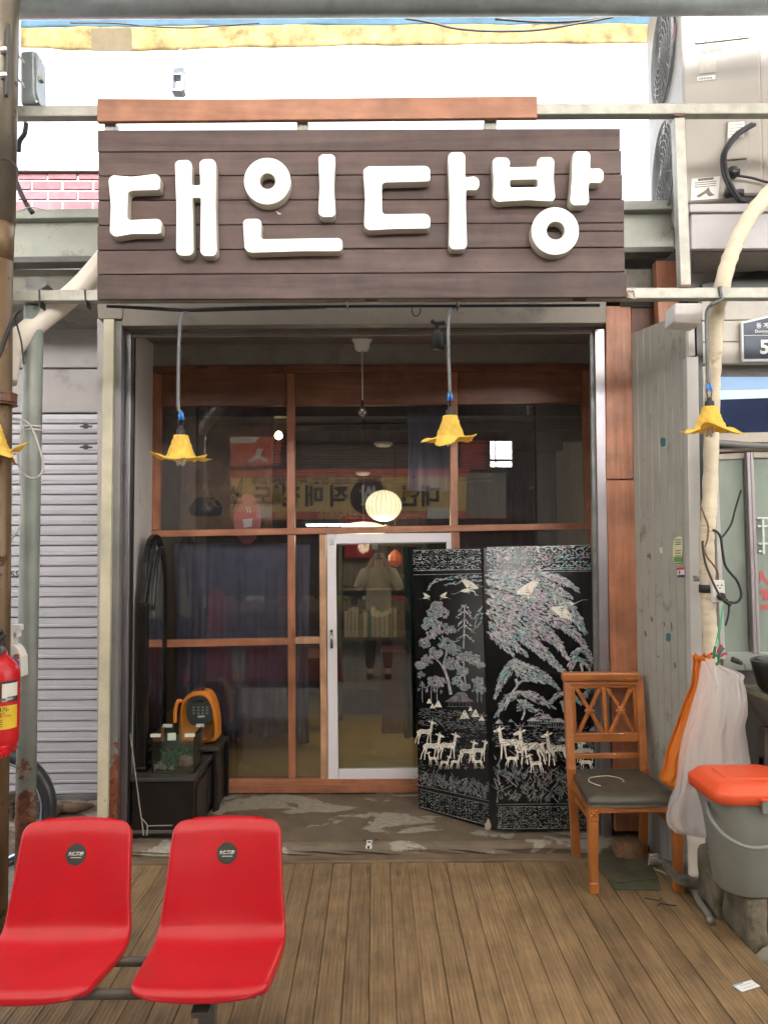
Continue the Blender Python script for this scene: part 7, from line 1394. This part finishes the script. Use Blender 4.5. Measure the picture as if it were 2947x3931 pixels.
for s_, w_ in ((-1,10),(1,14)):                            # fingers round the phone
    wv = V(VB[w_][0])
    for k, (dz, l_) in enumerate(((.045,.05),(.03,.06),(.012,.058),(-.006,.048))):
        i0 = len(VB); VB += [((wv.x-s_*.004,wv.y+.035,wv.z+dz),.009),((wv.x-s_*.022,wv.y+.055,wv.z+dz+.006),.008),((wv.x-s_*(.022+l_*.4),wv.y+.052,wv.z+dz+.008),.007)]; EB += [(w_,i0),(i0,i0+1),(i0+1,i0+2)]
    i0 = len(VB); VB += [((wv.x-s_*.018,wv.y-.0,wv.z+.03),.01),((wv.x-s_*.035,wv.y+.012,wv.z+.05),.009)]; EB += [(w_,i0),(i0,i0+1)]
skin('body', VB, EB, skinm, 0, pe)
JK = [((px,py,gz+.80),.195,.14),((px,py,gz+.98),.185,.135),((px,py,gz+1.18),.175,.13),((px,py,gz+1.36),.185,.13),((px,py,gz+1.46),.09,.085),((px-.2,py,gz+1.40),.08),((px-.28,py+.06,gz+1.17),.068),((px-.14,py+.26,gz+1.46),.05),((px+.2,py,gz+1.40),.08),((px+.28,py+.06,gz+1.17),.068),((px+.14,py+.26,gz+1.46),.05)]
skin('jacket', JK, [(0,1),(1,2),(2,3),(3,4),(3,5),(5,6),(6,7),(3,8),(8,9),(9,10)], jk, 1, pe)
skin('trousers', [((px,py,gz+.9),.15,.12),((px-.1,py,gz+.8),.11),((px-.11,py+.01,gz+.48),.08),((px-.12,py,gz+.1),.065),((px+.1,py,gz+.8),.11),((px+.11,py+.01,gz+.48),.08),((px+.12,py,gz+.1),.065)], [(0,1),(1,2),(2,3),(0,4),(4,5),(5,6)], tr, 0, pe)
MB().lathe([(.04,-.13),(.09,-.1),(.108,-.04),(.11,.03),(.095,.08),(.06,.11),(.001,.122)], (px,py+.012,gz+1.68), 20).obj('hair', mat('hair_black', (.012,.01,.009), .5), pe, True)
fc = py+.135
MB().lathe([(.001,.014),(.012,.008),(.014,0),(.001,-.012)], (px,fc,gz+1.645), 8, (0,1,0)).obj('nose', skinm, pe, True)
for s_ in (-1,1): MB().lathe([(.012,0),(.009,.006),(.001,.008)], (px+s_*.034,fc-.012,gz+1.675), 10, (0,1,0)).obj('eye', plain('eye_dark', (.03,.02,.02), .3), pe, True); MB().lathe([(.001,.012),(.02,.006),(.022,-.004),(.001,-.01)], (px+s_*.1,py+.03,gz+1.655), 8, (1,0,0)).obj('ear', skinm, pe, True); MB().box(px+s_*.12-.045,px+s_*.12+.045,py-.09,py+.2,gz+.001,gz+.075).obj('shoe', black, pe, bevel=.02)
MB().box(px-.022,px+.022,fc-.022,fc-.006,gz+1.598,gz+1.606).obj('mouth', plain('lip', (.35,.12,.1), .5), pe, bevel=.003)
phn = MB().box(-.038,.038,-.034,-.026,1.55,1.7).obj('smartphone', mat('phone_white', (.6,.6,.6), .3), bevel=.004); props(phn, 'slim pale smartphone held up in both hands by the photographer', 'phone')
